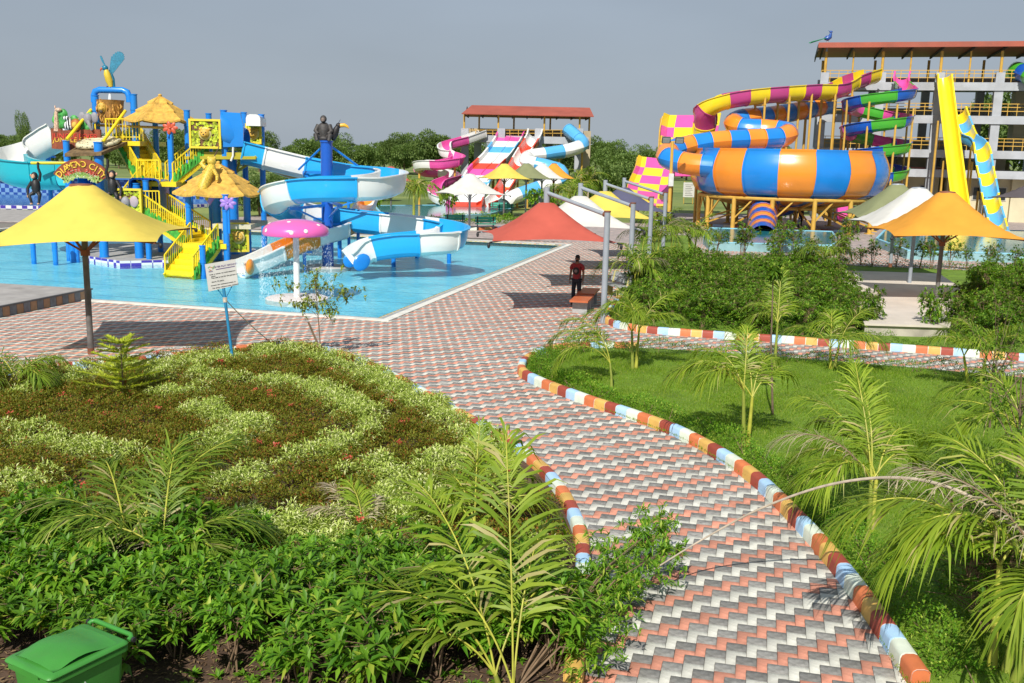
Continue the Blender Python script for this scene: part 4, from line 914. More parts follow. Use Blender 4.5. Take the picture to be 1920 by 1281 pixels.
# wide multi-lane slide
ml = P(880, 385, 93); mo = thing('multilane_slide', 'wide striped multi-lane slide in pink, white, blue and red', 'water slide', (ml.x, ml.y, -.06))
L0 = spline([P(*q) for q in [(936, 254, 106), (926, 272, 104), (908, 296, 101.5), (896, 308, 100), (880, 324, 98.5), (868, 345, 96.5), (856, 372, 94), (850, 386, 92.5)]], .45)
Wd = Vector((2.55, .35, 0)); cs = [G_PINK, G_WHITE, G_LBLUE, G_WHITE, G_WHITE, G_RED]; i = 0; k = 0
while i < len(L0)-1:
    j = min(len(L0)-1, i+3); mb = MB(); seg = L0[i:j+1]; V = []
    pr = [(-.06, .55), (0, .5), (0, 0), (.485, 0), (.5, .12), (.515, 0), (1, 0), (1, .5), (1.06, .55), (1.03, -.12), (-.03, -.12)]
    for p in seg:
        for (f, z) in pr: V.append(p+Wd*f+Vector((0, 0, z)))
    n = len(pr); F = [(a*n+q, a*n+(q+1) % n, (a+1)*n+(q+1) % n, (a+1)*n+q) for a in range(len(seg)-1) for q in range(n)]; mb.add(V, F+[tuple(range(n)), tuple((len(seg)-1)*n+q for q in range(n-1, -1, -1))]); mb.build('slide_section', cs[k % 6], mo); i = j; k += 1
for f in (.2, .4, .6): 
    q = L0[int(f*len(L0))]+Wd*.5; support(mo, q, .15, -.06, .15)
# ================================================================= BOWL SLIDE
BY = 77.0; bc = P(1476, 330, BY); bw = thing('bowl_slide', 'giant orange and blue striped bowl slide on yellow steel legs', 'water slide', (bc.x, bc.y, -.06))
zt = P(1476, 281, BY-6.6).z; zb = P(1476, 364, BY-6.9).z; Rm = 7.35
prof = [(6.75, zt+.02), (6.95, zt+.06), (6.95, zt-.1)]
for k in range(9):
    f = k/8; prof.append((6.85+.55*math.sin(math.pi*(f*.92+.05)), zt-.15+(zb-zt+.15)*f))
prof += [(6.2, zb-.28), (4.4, zb-.75), (1.3, zb-1.15), (1.25, zb-1.25)]
inner = [(1.2, zb-1.0), (4.4, zb-.6), (6.1, zb-.1), (7.2, (zt+zb)/2), (6.75, zt+.02)]
nseg = 18
for k in range(nseg):
    a0 = 2*math.pi*k/nseg-.17; a1 = 2*math.pi*(k+1)/nseg-.17; mb = MB(); mb.lathe(prof, (bc.x, bc.y, 0), 7, a0, a1); mb.lathe(inner, (bc.x, bc.y, 0), 7, a0, a1)
    rb = [(r_+.07, z) for r_, z in prof[2:13]]; mb.lathe(rb, (bc.x, bc.y, 0), 1, a0-.006, a0+.012)
    mb.build('bowl_panel', (G_BLUE, G_ORANGE)[k % 2], bw, smooth=True, ang=45)
mb = MB(); nb = 14
for r_, z in ((6.55, zb-.42), (3.2, zb-1.2)):
    mb.tube([(bc.x+r_*math.cos(2*math.pi*k/28), bc.y+r_*math.sin(2*math.pi*k/28), z) for k in range(29)], .13, 8, False)
mb.build('ring_beam', YELP, bw, True)
for k in range(nb):
    a = 2*math.pi*(k+.5)/nb+.05; x, y = bc.x+6.55*math.cos(a), bc.y+6.55*math.sin(a); mb = MB(); mb.cyl((x, y, -.06), (x, y, zb-.42), .16, n=10); mb.box((x, y, .0), (.6, .6, .12)); mb.build('leg', YELP, bw, True)
    x2, y2 = bc.x+3.2*math.cos(a), bc.y+3.2*math.sin(a); mb = MB(); mb.bar((x, y, zb-.5), (x2, y2, zb-1.2), .14, .16); mb.bar((x, y, .5), (x2, y2, zb-1.3), .1)
    a2 = a+2*math.pi/nb; mb.bar((x, y, .9), (bc.x+6.55*math.cos((a+a2)/2)*.985, bc.y+6.55*math.sin((a+a2)/2)*.985, zb-.5), .1); mb.build('brace', YELP, bw)
ctrl = [Vector((bc.x, bc.y, zb-1.0)), P(1445, 372, 75.0), P(1432, 392, 72.6), P(1430, 412, 70.6), P(1430, 434, 68.6), P(1430, 448, 66.8)]
flume(bw, ctrl, .95, [G_DBLUE, G_ORANGE, G_DBLUE, G_ORANGE], .7, 'tube')
# blue and orange tube that feeds the bowl
ot = thing('feeder_tube_slide', 'orange and blue striped tube slide snaking down into the giant bowl', 'water slide', (*P(1300, 400, 80)[:2], -.06))
fo = flume(ot, [P(*q) for q in [(1552, 198, 94), (1500, 208, 91), (1440, 218, 88.5), (1395, 222, 87), (1376, 230, 86), (1392, 240, 84.5), (1440, 243, 84), (1476, 248, 83), (1462, 258, 81.5), (1400, 262, 80.5), (1340, 266, 80), (1290, 274, 79.5), (1256, 284, 78), (1254, 297, 76.3), (1290, 307, 75.0), (1340, 312, 74.2)]], .82, [G_BLUE, G_ORANGE], 1.5, 'tube', step=.3)
for f in (.1, .22, .34, .45, .55, .66, .76): support(ot, fo[int(f*(len(fo)-1))][0], .82, -.06, .12)
# ================================================================= BOOMERANG (yellow and magenta)
bo = thing('boomerang_slide', 'yellow and magenta flume dropping into a tall checkered half-pipe wall', 'water slide', (*P(1260, 375, 84)[:2], -.06))
fb = flume(bo, [P(*q) for q in [(1636, 138, 94), (1600, 150, 92), (1568, 166, 90), (1520, 168, 88.5), (1460, 172, 87), (1400, 178, 86), (1350, 188, 85.5), (1324, 206, 86), (1322, 236, 87), (1316, 268, 87.5), (1302, 300, 87)]], .92, [G_YELLOW, G_MAG], 1.65, hw=.35, bank=.5, step=.3)
for f in (.2, .3, .4, .5, .6):
    q = fb[int(f*(len(fb)-1))]; s_ = q[1]
    for sg in (-1, 1):
        support(bo, q[0]+Vector((s_.x, s_.y, 0))*sg*.75, .35, -.06, .1, arms=False)
    mb = MB(); mb.bar(q[0]+Vector((s_.x, s_.y, 0))*.9-Vector((0, 0, 1.0)), q[0]-Vector((s_.x, s_.y, 0))*.9-Vector((0, 0, 1.0)), .12); mb.build('cross_beam', YELP, bo)
def ramp(name, left, right, nu, lip):
    """ramp of coloured panels between two guide curves (top to bottom), with a curled left and right edge"""
    Lc_ = spline(left, .7); Rc_ = spline(right, .7); n = min(len(Lc_), len(Rc_)); Lc_ = [Lc_[int(i*(len(Lc_)-1)/(n-1))] for i in range(n)]; Rc_ = [Rc_[int(i*(len(Rc_)-1)/(n-1))] for i in range(n)]
    par = MB(); par.tube([p+Vector((0, .2, -.1)) for p in Lc_], .07, 6); pr_ = par.build(name, YELP, bo)
    i = 0; k = 0
    while i < n-1:
        j = min(n-1, i+2)
        for c in range(nu):
            mb = MB(); V = []
            for a in range(i, j+1):
                for f in (c/nu, (c+.5)/nu, (c+1)/nu):
                    p = Lc_[a].lerp(Rc_[a], f); e_ = max(0, abs(f-.5)-.34)/.16; V.append(p+Vector((0, -lip*e_**2, .25*lip*e_**2)))
            r_ = j-i; F = [(a*3+q, a*3+q+1, (a+1)*3+q+1, (a+1)*3+q) for a in range(r_) for q in range(2)]
            nV = len(V); nr = (V[2]-V[0]).cross(V[3]-V[0]).normalized(); V += [v-nr*.07 if nr.y < 0 else v+nr*.07 for v in V]; F += [tuple(nV+q for q in f_[::-1]) for f_ in F[:]]
            edge = c in (0, nu-1); mb.add(V, F); mb.build('ramp_panel', (G_PINK, G_YELLOW)[(k+(1 if edge else 0)) % 2], pr_, smooth=True)
        i = j; k += 1
ramp('high_wall', [P(1243, 216, 93), P(1238, 240, 92.2), P(1236, 270, 90.5), P(1234, 300, 88.5), P(1236, 330, 86)], [P(1348, 216, 93), P(1344, 240, 92.2), P(1338, 270, 90.5), P(1330, 300, 88.5), P(1322, 330, 86)], 4, .8)
ramp('exit_ramp', [P(1196, 293, 86), P(1192, 312, 85), P(1184, 330, 83.5), P(1178, 345, 82.3), P(1176, 362, 80.5), P(1182, 380, 78)], [P(1262, 300, 86), P(1262, 316, 85), P(1258, 335, 83.5), P(1256, 350, 82.3), P(1252, 372, 80.5), P(1246, 388, 78)], 4, .5)
for (x, y, Y) in ((1240, 222, 93), (1345, 222, 93), (1238, 275, 90.7), (1340, 275, 90.7), (1200, 298, 86), (1262, 305, 86)):
    p = P(x, y, Y+.4); MB().cyl((p.x, p.y, -.06), p, .12, n=8).build('back_post', YELP, bo, True)
# ================================================================= FOUR-STOREY SLIDE BUILDING
FY = 94.0; ba = P(1745, 400, FY); bd = thing('slide_building', 'four storey concrete slide building with long red sheet roof', 'building', (ba.x, ba.y, -.06))
xl = P(1545, 200, FY).x; bay = P(1748, 200, FY).x-P(1648, 200, FY).x; xr = xl+bay*6.2
levels = [P(1750, y, FY).z for y in (318, 281, 217, 155)]; zroof = P(1750, 100, FY).z
depth = 9.0
for k in range(7):
    x = xl+.3+k*bay*1.03
    for Y in (FY, FY+depth):
        mb = MB(); mb.box((x, Y, (levels[3]+.9)/2-.03), (.75, .75, levels[3]+.96)); mb.build('column', CONC, bd)
for i, z in enumerate(levels):
    mb = MB(); mb.box(((xl+xr)/2, FY+depth/2, z-.12), (xr-xl, depth+.7, .24)); mb.build('floor_slab', CONC, bd)
    mb = MB(); mb.box(((xl+xr)/2, FY-.36, z-.35), (xr-xl, .3, .72)); mb.build('front_beam', CONC, bd)
    if i:
        mb = MB()
        for zz in (.45, .8, 1.1): mb.bar((xl, FY-.2, z+zz), (xr, FY-.2, z+zz), .06)
        for q in range(40): x = xl+(xr-xl)*q/39; mb.bar((x, FY-.2, z), (x, FY-.2, z+1.12), .05)
        mb.build('guard_rail', YELP, bd)
        mb = MB(); mb.box(((xl+xr)/2, FY+depth-.3, z+.55), (xr-xl-.6, .18, 1.05)); mb.build('parapet', M('plaster_grey_tan', (.36, .33, .25), .85, .15, .5), bd)
# ground floor and rear rooms
for k, (f0, f1, z0, z1, dY) in enumerate(((.17, .38, -.06, levels[0], 2.2), (.40, .58, -.06, levels[0], 1.2), (.58, .99, -.06, levels[0], .6), (.17, .58, levels[0], levels[1]-.3, 4.5), (.60, .99, levels[1], levels[2]-.3, 6.0), (.60, .99, levels[2], levels[3]-.3, 6.5))):
    x0, x1 = xl+(xr-xl)*f0, xl+(xr-xl)*f1; mb = MB(); mb.box(((x0+x1)/2, FY+dY+(depth-dY)/2-.2, (z0+z1)/2), (x1-x0, depth-dY-.6, z1-z0-.02)); ww = mb.build('wall', CREAM, bd)
    yf = FY+dY-.2+.3
    for q in range(3):
        xx = x0+(x1-x0)*(q+.5)/3; wi = MB(); wi.box((xx, yf, z0+(z1-z0)*.55), (1.3 if q != 1 else 1.0, .12, 1.3)); wo = wi.build('window', M('window_frame_white', (.5, .48, .42), .6), bd)
        wi = MB(); wi.box((xx, yf-.05, z0+(z1-z0)*.55), (1.1 if q != 1 else .8, .1, 1.1)); wi.build('pane', M('window_dark', (.03, .035, .04), .15), wo)
mb = MB(); mb.box((xl+(xr-xl)*.30, FY+1.6, levels[0]+.1), ((xr-xl)*.27, 1.6, .12)); mb.build('tiled_canopy', M('canopy_tile', (.26, .08, .06), .7, .3, 6), bd)
# stair flights inside the right bays
for i in range(3):
    z0, z1 = levels[i], levels[i+1]; xs = xl+bay*4.2; mb = MB()
    for k in range(12):
        mb.box((xs+k*.28*(1 if i % 2 else -1)+(0 if i % 2 else 3.3), FY+3.2, z0+(z1-z0)*(k+.5)/12), (.3, 1.4, (z1-z0)/12))
    mb.build('stair_flight', CONC, bd)
# roof on posts
for k in range(7):
    x = xl+.3+k*bay*1.03
    for Y in (FY-.1, FY+depth-.4): MB().cyl((x, Y, levels[3]), (x, Y, zroof+.2), .13, n=8).build('roof_post', YELP, bd, True)
    MB().cyl((x+bay*.5, FY-.1, levels[3]), (x+bay*.5, FY-.1, zroof+.2), .08, n=8).build('roof_post', YELP, bd, True)
zf = P(1750, 79, FY-1).z
MB().slab([(xl-.5, FY-1, zf), (xr, FY-1, zf), (xr, FY+depth+.8, zf-.15), (xl-.5, FY+depth+.8, zf-.15)], (0, 0, 1), .1).build('roof_sheet', ROOFR, bd)
MB().box(((xl+xr)/2-.25, FY-1.06, zf-.16), (xr-xl+.5, .1, .46)).build('roof_fascia', ROOFR, bd)
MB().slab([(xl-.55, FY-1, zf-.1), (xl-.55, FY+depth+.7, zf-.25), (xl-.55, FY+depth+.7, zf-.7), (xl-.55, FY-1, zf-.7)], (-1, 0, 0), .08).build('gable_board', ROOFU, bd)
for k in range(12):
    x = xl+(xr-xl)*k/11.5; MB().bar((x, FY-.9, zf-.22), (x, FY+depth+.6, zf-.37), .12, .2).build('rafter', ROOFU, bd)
zroof = zf-.2
bd.rotation_euler.z = R_(-15)
# peacock on the roof corner
c = Vector((ba.x, ba.y, 0))+Matrix.Rotation(R_(-15), 3, 'Z') @ Vector((xl+.2-ba.x, FY-.6-ba.y, zf-.1)); o = thing('peacock_statue', 'small blue and green peacock statue on the corner of the red roof', 'statue', (c.x, c.y, c.z-.3))
def L(a, b_, z): return Vector((c.x+a, c.y+b_, c.z+z))
MB().cyl(L(.1, 0, -.6), L(.1, 0, .5), .09, n=8).build('stand', GREYP, o, True)
MB().tube([L(-.2, 0, .55), L(.05, 0, .6), L(.3, 0, .72), L(.38, 0, 1.1)], [.12, .26, .2, .09], 10).build('body', M('peacock_blue', (.02, .08, .32), .3), o, True)
mb = MB(); mb.ell(L(.36, 0, 1.18), (.16, .11, .11)); mb.tube([L(.3, 0, 1.2), L(.1, 0, 1.3)], [.03, .01], 6); mb.build('head', M('peacock_blue', (.02, .08, .32)), o, True)
mb = MB(); [mb.bar(L(-.1, .05*k, .6), L(-1.5, .16*k, .12+.03*abs(k)), .10, .05) for k in range(-3, 4)]; mb.build('tail', M('peacock_green', (.03, .28, .12), .4), o)
# ================================================================= SLIDES OF THE BUILDING
ctrl = [P(1692, 140, 93.5), P(1690, 158, 92)]
hc = P(1642, 250, 88); zs, ze_ = P(1642, 172, 88).z, P(1642, 345, 88).z
for k in range(0, 43):
    a = R_(-15)-k*R_(30); r_ = 2.35; f = k/42; ctrl.append(Vector((hc.x+r_*math.cos(a), hc.y+r_*math.sin(a)*1.05, zs+(ze_-zs)*f)))
ctrl += [hc*1+Vector((-3, -2.6, 0)), ]
ctrl[-1].z = .6
rs = thing('rainbow_spiral_slide', 'pink, blue and green spiral slide in front of the concrete building', 'water slide', (hc.x, hc.y, -.06))
frs = flume(rs, ctrl, .62, [G_PINK, G_GREEN, G_PINK, G_DBLUE, G_GREEN, G_DBLUE], 2.5, hw=.3, bank=.5, step=.3)
for k in range(8):
    a = 2*math.pi*k/8+.2; x, y = hc.x+2.95*math.cos(a), hc.y+2.95*math.sin(a); MB().cyl((x, y, -.06), (x, y, zs-.2*k), .09, n=8).build('support_post', YELP, rs, True)
ys = thing('speed_slide', 'steep straight yellow speed slide dropping from the roof deck', 'water slide', (*P(1806, 440, 79)[:2], -.06))
pts = [P(*q) for q in [(1769, 142, 93), (1772, 170, 92.2), (1783, 260, 88.4), (1796, 360, 84), (1806, 420, 80.5), (1812, 446, 77)]]
flume(ys, pts, .62, [G_YELLOW], 40, hw=.28, step=.5)
for (x, y, Y) in ((1776, 215, 90.4), (1787, 290, 87.1), (1796, 358, 84.2)):
    for dx in (-.8, .8):
        q = P(x, y+12, Y+.3); MB().cyl((q.x+dx, q.y, -.06), (q.x+dx, q.y, q.z), .1, n=8).build('support_post', YELP, ys, True)
ws = thing('wave_slide', 'yellow and blue checkered wavy slide beside the straight yellow slide', 'water slide', (*P(1866, 440, 79)[:2], -.06))
pts = [P(*q) for q in [(1796, 206, 93), (1805, 232, 91), (1816, 258, 89), (1830, 266, 88), (1840, 284, 87), (1846, 320, 85), (1852, 350, 83.5), (1858, 385, 82), (1868, 420, 80), (1874, 446, 77.5)]]
flume(ws, pts, .62, [G_YELLOW, G_LBLUE], 1.5, hw=.3, step=.4)
for (x, y, Y) in ((1808, 245, 90.5), (1838, 290, 87.2), (1850, 345, 84), (1860, 395, 81.6)):
    for dx in (-.7, .7):
        q = P(x, y+14, Y+.3); MB().cyl((q.x+dx, q.y, -.06), (q.x+dx, q.y, q.z), .1, n=8).build('support_post', YELP, ws, True)
gs = thing('short_tube_slide', 'blue and green tube slide mouth at the right end of the roof deck', 'water slide', (*P(1915, 300, 93)[:2], levels[3]))
flume(gs, [P(1906, 133, 93.5), P(1922, 138, 92), P(1945, 150, 90)], .8, [G_GREEN, G_DBLUE], 1.2, 'tube')
# ================================================================= SECOND POOLS
m, t, b = newmat('blue_mosaic'); tcn = N(t, 'ShaderNodeTexCoord'); ck = N(t, 'ShaderNodeTexChecker'); ck.inputs['Scale'].default_value = 2.4
ck.inputs[1].default_value = (.02, .07, .33, 1); ck.inputs[2].default_value = (.16, .32, .58, 1); t.links.new(tcn.outputs['Object'], ck.inputs[0]); t.links.new(ck.outputs[0], b.inputs['Base Color']); b.inputs['Roughness'].default_value = .3
wv = thing('wave_pool', 'deep blue wave pool with mosaic back wall behind the jungle tower', 'pool', (-38, 90, 0))
a = G(-30, 392); c = G(262, 395); mb = MB()
bk0, bk1 = Vector((a.x-12, 99, 0)), Vector((-25, 97, 0))
mb.prism([(a.x-8, a.y), (c.x, c.y), (-24, 97), (-70, 100)], -.05, .25); mb.build('rim', PURP, wv)
mb = MB(); mb.prism([(a.x-8, a.y+.6), (c.x-.4, c.y+.6), (-24.5, 96.5), (-70, 99.6)], .25, .27); mb.build('water', M('wave_water', (.02, .12, .30), .12, .2, .5, bump=.3, bscale=3), wv)
mb = MB(); mb.box((-47, 99.5, .95), (52, .5, 1.9), -.03); mb.build('back_wall', m, wv)
mb = MB(); mb.box((-47, 99.2, 1.98), (52, 1.2, .12), -.03); mb.build('wall_cap', M('cap_blue', (.03, .14, .4), .4), wv)
mb = MB(); mb.prism([(-60, 67), (-27, 67), (-24, 76), (-40, 79), (-60, 79)], -.05, .03); kk = mb.build('deck_walk', M('deck_concrete', (.34, .32, .30)), kind='structure')
LBR = M('rim_light_blue', (.25, .55, .68), .5, .1, 1); TEAL = M('teal_tile', (.02, .22, .27), .3, .3, 2)
def low_pool(pxs, name, label, h=.45):
    w_ = px2w(pxs); c_ = np.mean(np.array(w_), 0); o = thing(name, label, 'pool', (c_[0], c_[1], -.03)); mb = MB(); mb.prism(w_, -.03, h); mb.build('basin', M('basin_paint', (.24, .42, .45), .5, .25, 1), o)
    mb = MB(); n = len(w_); inner_ = [tuple(c_+(np.array(q)-c_)*.97) for q in w_]
    V = [(*q, h+.06) for q in w_]+[(*q, h+.06) for q in inner_]+[(*q, h-.02) for q in w_]+[(*q, h-.02) for q in inner_]
    mb.add(V, [(i, (i+1) % n, n+(i+1) % n, n+i) for i in range(n)]+[(i, 2*n+i, 2*n+(i+1) % n, (i+1) % n) for i in range(n)]+[(n+i, n+(i+1) % n, 3*n+(i+1) % n, 3*n+i) for i in range(n)]); mb.build('rim', LBR, o)
    mb = MB(); mb.prism(inner_, h, h+.03); mb.build('water', M('splash_water', (.03, .25, .30), .08, .2, 1, bump=.25, bscale=4), o); return o
low_pool([(1318, 458), (1330, 440), (1560, 447), (1572, 468), (1560, 476), (1330, 470)], 'splash_pool', 'teal splash pool with light blue rim under the giant bowl')
low_pool([(1640, 462), (1660, 440), (1990, 446), (1990, 496), (1700, 486)], 'landing_pool', 'teal landing pool at the foot of the yellow speed slide')
low_pool([(712, 408), (700, 392), (940, 390), (960, 398), (920, 408), (800, 418)], 'far_pool', 'shallow pool at the foot of the middle tower slides', .3)
# kerbs round the bowl pool
kp = spline([Vector((*q, 0)) for q in px2w([(1292, 432), (1310, 424), (1420, 430), (1560, 436), (1600, 436)])], .9)
kerb(kp, 1, 1)
kp = spline([Vector((*q, 0)) for q in px2w([(740, 428), (870, 432), (960, 428), (1000, 420)])], .6)
kerb(kp, 1, 0)
# ================================================================= UMBRELLAS
def fabric(name, rgb):
    if name in MATS: return MATS[name]
    m, t, b = newmat(name); b.inputs['Base Color'].default_value = (*rgb, 1); b.inputs['Roughness'].default_value = .8; b.inputs['Specular IOR Level'].default_value = .15
    tcn = N(t, 'ShaderNodeTexCoord'); n1 = N(t, 'ShaderNodeTexNoise'); n1.inputs['Scale'].default_value = 1.3; n1.inputs['Detail'].default_value = 7; t.links.new(tcn.outputs['Object'], n1.inputs[0])
    mr = N(t, 'ShaderNodeMapRange'); mr.inputs[1].default_value = .3; mr.inputs[2].default_value = .7; mr.inputs[3].default_value = .88; mr.inputs[4].default_value = 1.06; t.links.new(n1.outputs['Fac'], mr.inputs[0])
    mm = N(t, 'ShaderNodeMixRGB', blend_type='MULTIPLY'); mm.inputs[0].default_value = 1; mm.inputs[1].default_value = (*rgb, 1); t.links.new(mr.outputs[0], mm.inputs[2]); t.links.new(mm.outputs[0], b.inputs['Base Color'])
    wv = N(t, 'ShaderNodeTexNoise'); wv.inputs['Scale'].default_value = 160; t.links.new(tcn.outputs['Object'], wv.inputs[0]); bp = N(t, 'ShaderNodeBump'); bp.inputs['Strength'].default_value = .12; t.links.new(wv.outputs['Fac'], bp.inputs['Height']); t.links.new(bp.outputs[0], b.inputs['Normal'])
    tr = N(t, 'ShaderNodeBsdfTranslucent'); t.links.new(mm.outputs[0], tr.inputs[0]); ms = N(t, 'ShaderNodeMixShader'); ms.inputs[0].default_value = .18
    t.links.new(b.outputs[0], ms.inputs[1]); t.links.new(tr.outputs[0], ms.inputs[2]); t.links.new(ms.outputs[0], t.nodes['Material Output'].inputs['Surface']); MATS[name] = m; return m
F_Y = fabric('fabric_yellow', (.80, .63, .12)); F_R = fabric('fabric_red', (.56, .12, .085)); F_W = fabric('fabric_white', (.74, .72, .66)); F_O = fabric('fabric_orange', (.80, .36, .05)); F_OL = fabric('fabric_olive', (.27, .29, .15)); F_N = fabric('fabric_navy', (.115, .115, .185)); F_G = fabric('fabric_grey', (.13, .11, .115))
RUST = M('rusty_steel', (.20, .07, .035), .7, .3, 6); DARKST = M('steel_weathered', (.13, .12, .115), .6, .35, 5, dirt=.3); BLK = M('black_fittings', (.02, .02, .022), .5)
def canopy_mesh(c, half, zr, za, yaw, n=16, flat=.10, tilt=0.0):
    """square tension canopy: straight-sided peak, concave slopes, edges scalloped between the four corners"""
    V = []; F = []
    for i in range(n+1):
        for j in range(n+1):
            a, b_ = 2*i/n-1, 2*j/n-1; m_ = max(abs(a), abs(b_)); e_ = min(abs(a), abs(b_))
            sc = 1-.10*(m_**2)*(1-(e_/m_ if m_ > 1e-6 else 0)**2)           # scalloped edge
            r_ = math.hypot(a, b_)/1.414; h_ = max(0, (max(m_, .0)*.55+.45*r_)-flat)/(1-flat)
            z = za-(za-zr)*(1-(1-min(1, h_))**1.55)
            z += tilt*a*half
            x, y = a*sc*half, b_*sc*half
            V.append((c[0]+x*math.cos(yaw)-y*math.sin(yaw), c[1]+x*math.sin(yaw)+y*math.cos(yaw), z))
    for i in range(n):
        for j in range(n): F.append((i*(n+1)+j, (i+1)*(n+1)+j, (i+1)*(n+1)+j+1, i*(n+1)+j+1))
    return V, F
def corners(c, half, z, yaw): return [Vector((c[0]+half*(a*math.cos(yaw)-b_*math.sin(yaw)), c[1]+half*(a*math.sin(yaw)+b_*math.cos(yaw)), z)) for a, b_ in ((-1, -1), (1, -1), (1, 1), (-1, 1))]
def umbrella(loc, half, zr, za, yaw, fab, label, group=None, pole=DARKST, zb=-.02, pr=.075, foot=True, tilt=.0):
    o = thing('shade_umbrella', label, 'umbrella', (loc[0], loc[1], zb), group)
    mb = MB(); V, F = canopy_mesh(loc, half, zr, za, yaw, tilt=tilt); mb.add(V, F); mb.build('canopy', fab, o, True, 80)
    MB().cyl((loc[0], loc[1], zb), (loc[0], loc[1], za-.12), pr, n=14).build('pole', pole, o, True)
    if foot: MB().cyl((loc[0], loc[1], zb), (loc[0], loc[1], zb+.18), pr*1.12, n=14).build('pole_foot', RUST, o, True)
    cs_ = corners(loc, half, zr-.03, yaw)
    for k_, a_ in enumerate((-1, 1, 1, -1)): cs_[k_].z += tilt*a_*half
    for q in cs_:
        ctr = Vector((loc[0], loc[1], zr+.05)); mb = MB(); mb.bar(ctr, q.lerp(ctr, .02), .05); mb.bar(Vector((loc[0], loc[1], zr-.38)), ctr.lerp(q, .2), .045); mb.build('strut', RUST if pole is DARKST else pole, o)
        mb = MB(); mb.bar(q, q+(q-ctr).normalized()*.16-Vector((0, 0, .02)), .04); mb.ell(q+(q-ctr).normalized()*.14-Vector((0, 0, .05)), (.05, .05, .06)); mb.build('corner_shackle', BLK, o)
    MB().lathe([(0, .02), (half*.12, .0), (half*.13, -.05), (0, -.05)], (loc[0], loc[1], za+.01), 12).build('cap', RUST if pole is DARKST else pole, o, True)
    mb = MB(); mb.cyl((loc[0], loc[1], zr-.45), (loc[0], loc[1], zr-.3), pr*1.5, n=12); mb.build('collar', RUST if pole is DARKST else pole, o, True)
    return o
b0 = G(171, 664); umbrella((b0.x, b0.y), 2.19, 2.95, 4.25, R_(8), F_Y, 'big yellow umbrella on a worn grey pole beside the flower bed', tilt=.05)
for (px_, py_, Y, half, zr, za, yaw, fab, lab, zb) in (
        (1757, 548, 35.0, 2.2, 2.8, 4.25, -.12, F_O, 'orange umbrella on a brown pole at the concrete terrace', 0), (1703, 553, 40.0, 2.2, 2.8, 4.25, -.1, F_W, 'white umbrella on a grey pole standing on the concrete terrace', .42), (1667, 522, 46.0, 2.2, 2.8, 4.25, -.1, F_OL, 'olive umbrella on a grey pole at the back of the concrete terrace', .42),
        (880, 432, 68.3, 1.95, 2.5, 3.85, .5, F_W, 'white umbrella beside the green benches', 0), (944, 420, 84, 1.9, 3.2, 4.45, .3, F_Y, 'small yellow umbrella in front of the striped multi-lane slide', 0), (985, 418, 86, 1.9, 3.2, 4.5, .3, F_OL, 'small olive umbrella next to the small yellow one below the middle tower', 0),
        (1014, 416, 88, 1.8, 3.2, 4.5, .2, F_W, 'small white umbrella between the small olive and small orange umbrellas', 0), (1036, 414, 90, 1.8, 3.2, 4.5, .1, F_O, 'small orange umbrella below the blue tube slide', 0), (733, 398, 92, 1.9, 2.6, 3.9, .3, F_R, 'small red umbrella behind the spiral slide', 0), (1935, 440, 72, 2.3, 2.9, 4.2, .4, F_G, 'dark grey umbrella at the right end of the landing pool', 0)):
    base = P(px_, py_, Y); umbrella((base.x, Y), half, zr, za, yaw, fab, lab, None, GREYP if fab in (F_W, F_OL) else DARKST, zb, .075, fab is not F_W)
# ---- cantilever umbrellas along the pool walk
post1 = G(1131, 605); step_ = Vector((.24, .97, 0))*6.35
for k, (fab, nm) in enumerate(((F_R, 'red'), (F_W, 'white'), (F_Y, 'yellow'), (F_N, 'navy'))):
    pb = post1+step_*k; ap = Vector((1.05, 33.2, 0))-post1; c = pb+ap; half = 2.0; za, zr, yaw = 3.66, 2.52, .12
    o = thing('cantilever_umbrella', nm+' umbrella hanging from a sloping grey arm on a side post by the pool walk', 'umbrella', (pb.x, pb.y, -.02))
    MB().cyl((pb.x, pb.y, -.02), (pb.x, pb.y, 3.5), .095, n=16).build('post', GREYP, o, True); MB().cyl((pb.x, pb.y, 3.5), (pb.x, pb.y, 3.54), .11, n=16).build('post_cap', RUST, o, True)
    tip = Vector((c.x, c.y, 3.98)); MB().cyl((pb.x, pb.y, 3.40), tip, .065, n=12).build('arm', GREYP, o, True); mb = MB(); q0 = Vector((pb.x, pb.y, 3.40)); mb.cyl(q0, q0.lerp(tip, .05), .085, n=12); mb.build('arm_collar', RUST, o, True)
    MB().cyl((c.x, c.y, za-.15), (c.x, c.y, 4.15), .10, n=12).build('hanger', GREYP, o, True)
    mb = MB(); V, F = canopy_mesh((c.x, c.y), half, zr, za, yaw); mb.add(V, F); mb.build('canopy', fab, o, True, 80)
    ctr = Vector((c.x, c.y, zr+.12))
    for q in corners((c.x, c.y), half, zr-.03, yaw):
        mb = MB(); mb.bar(ctr, q, .04); mb.build('strut', GREYP, o); d = Vector((q.x-c.x, q.y-c.y, 0)).normalized(); mb = MB(); mb.bar(q, q+d*.18-Vector((0, 0, .03)), .045); mb.ell(q+d*.16-Vector((0, 0, .1)), (.05, .05, .09)); mb.build('corner_shackle', BLK, o)
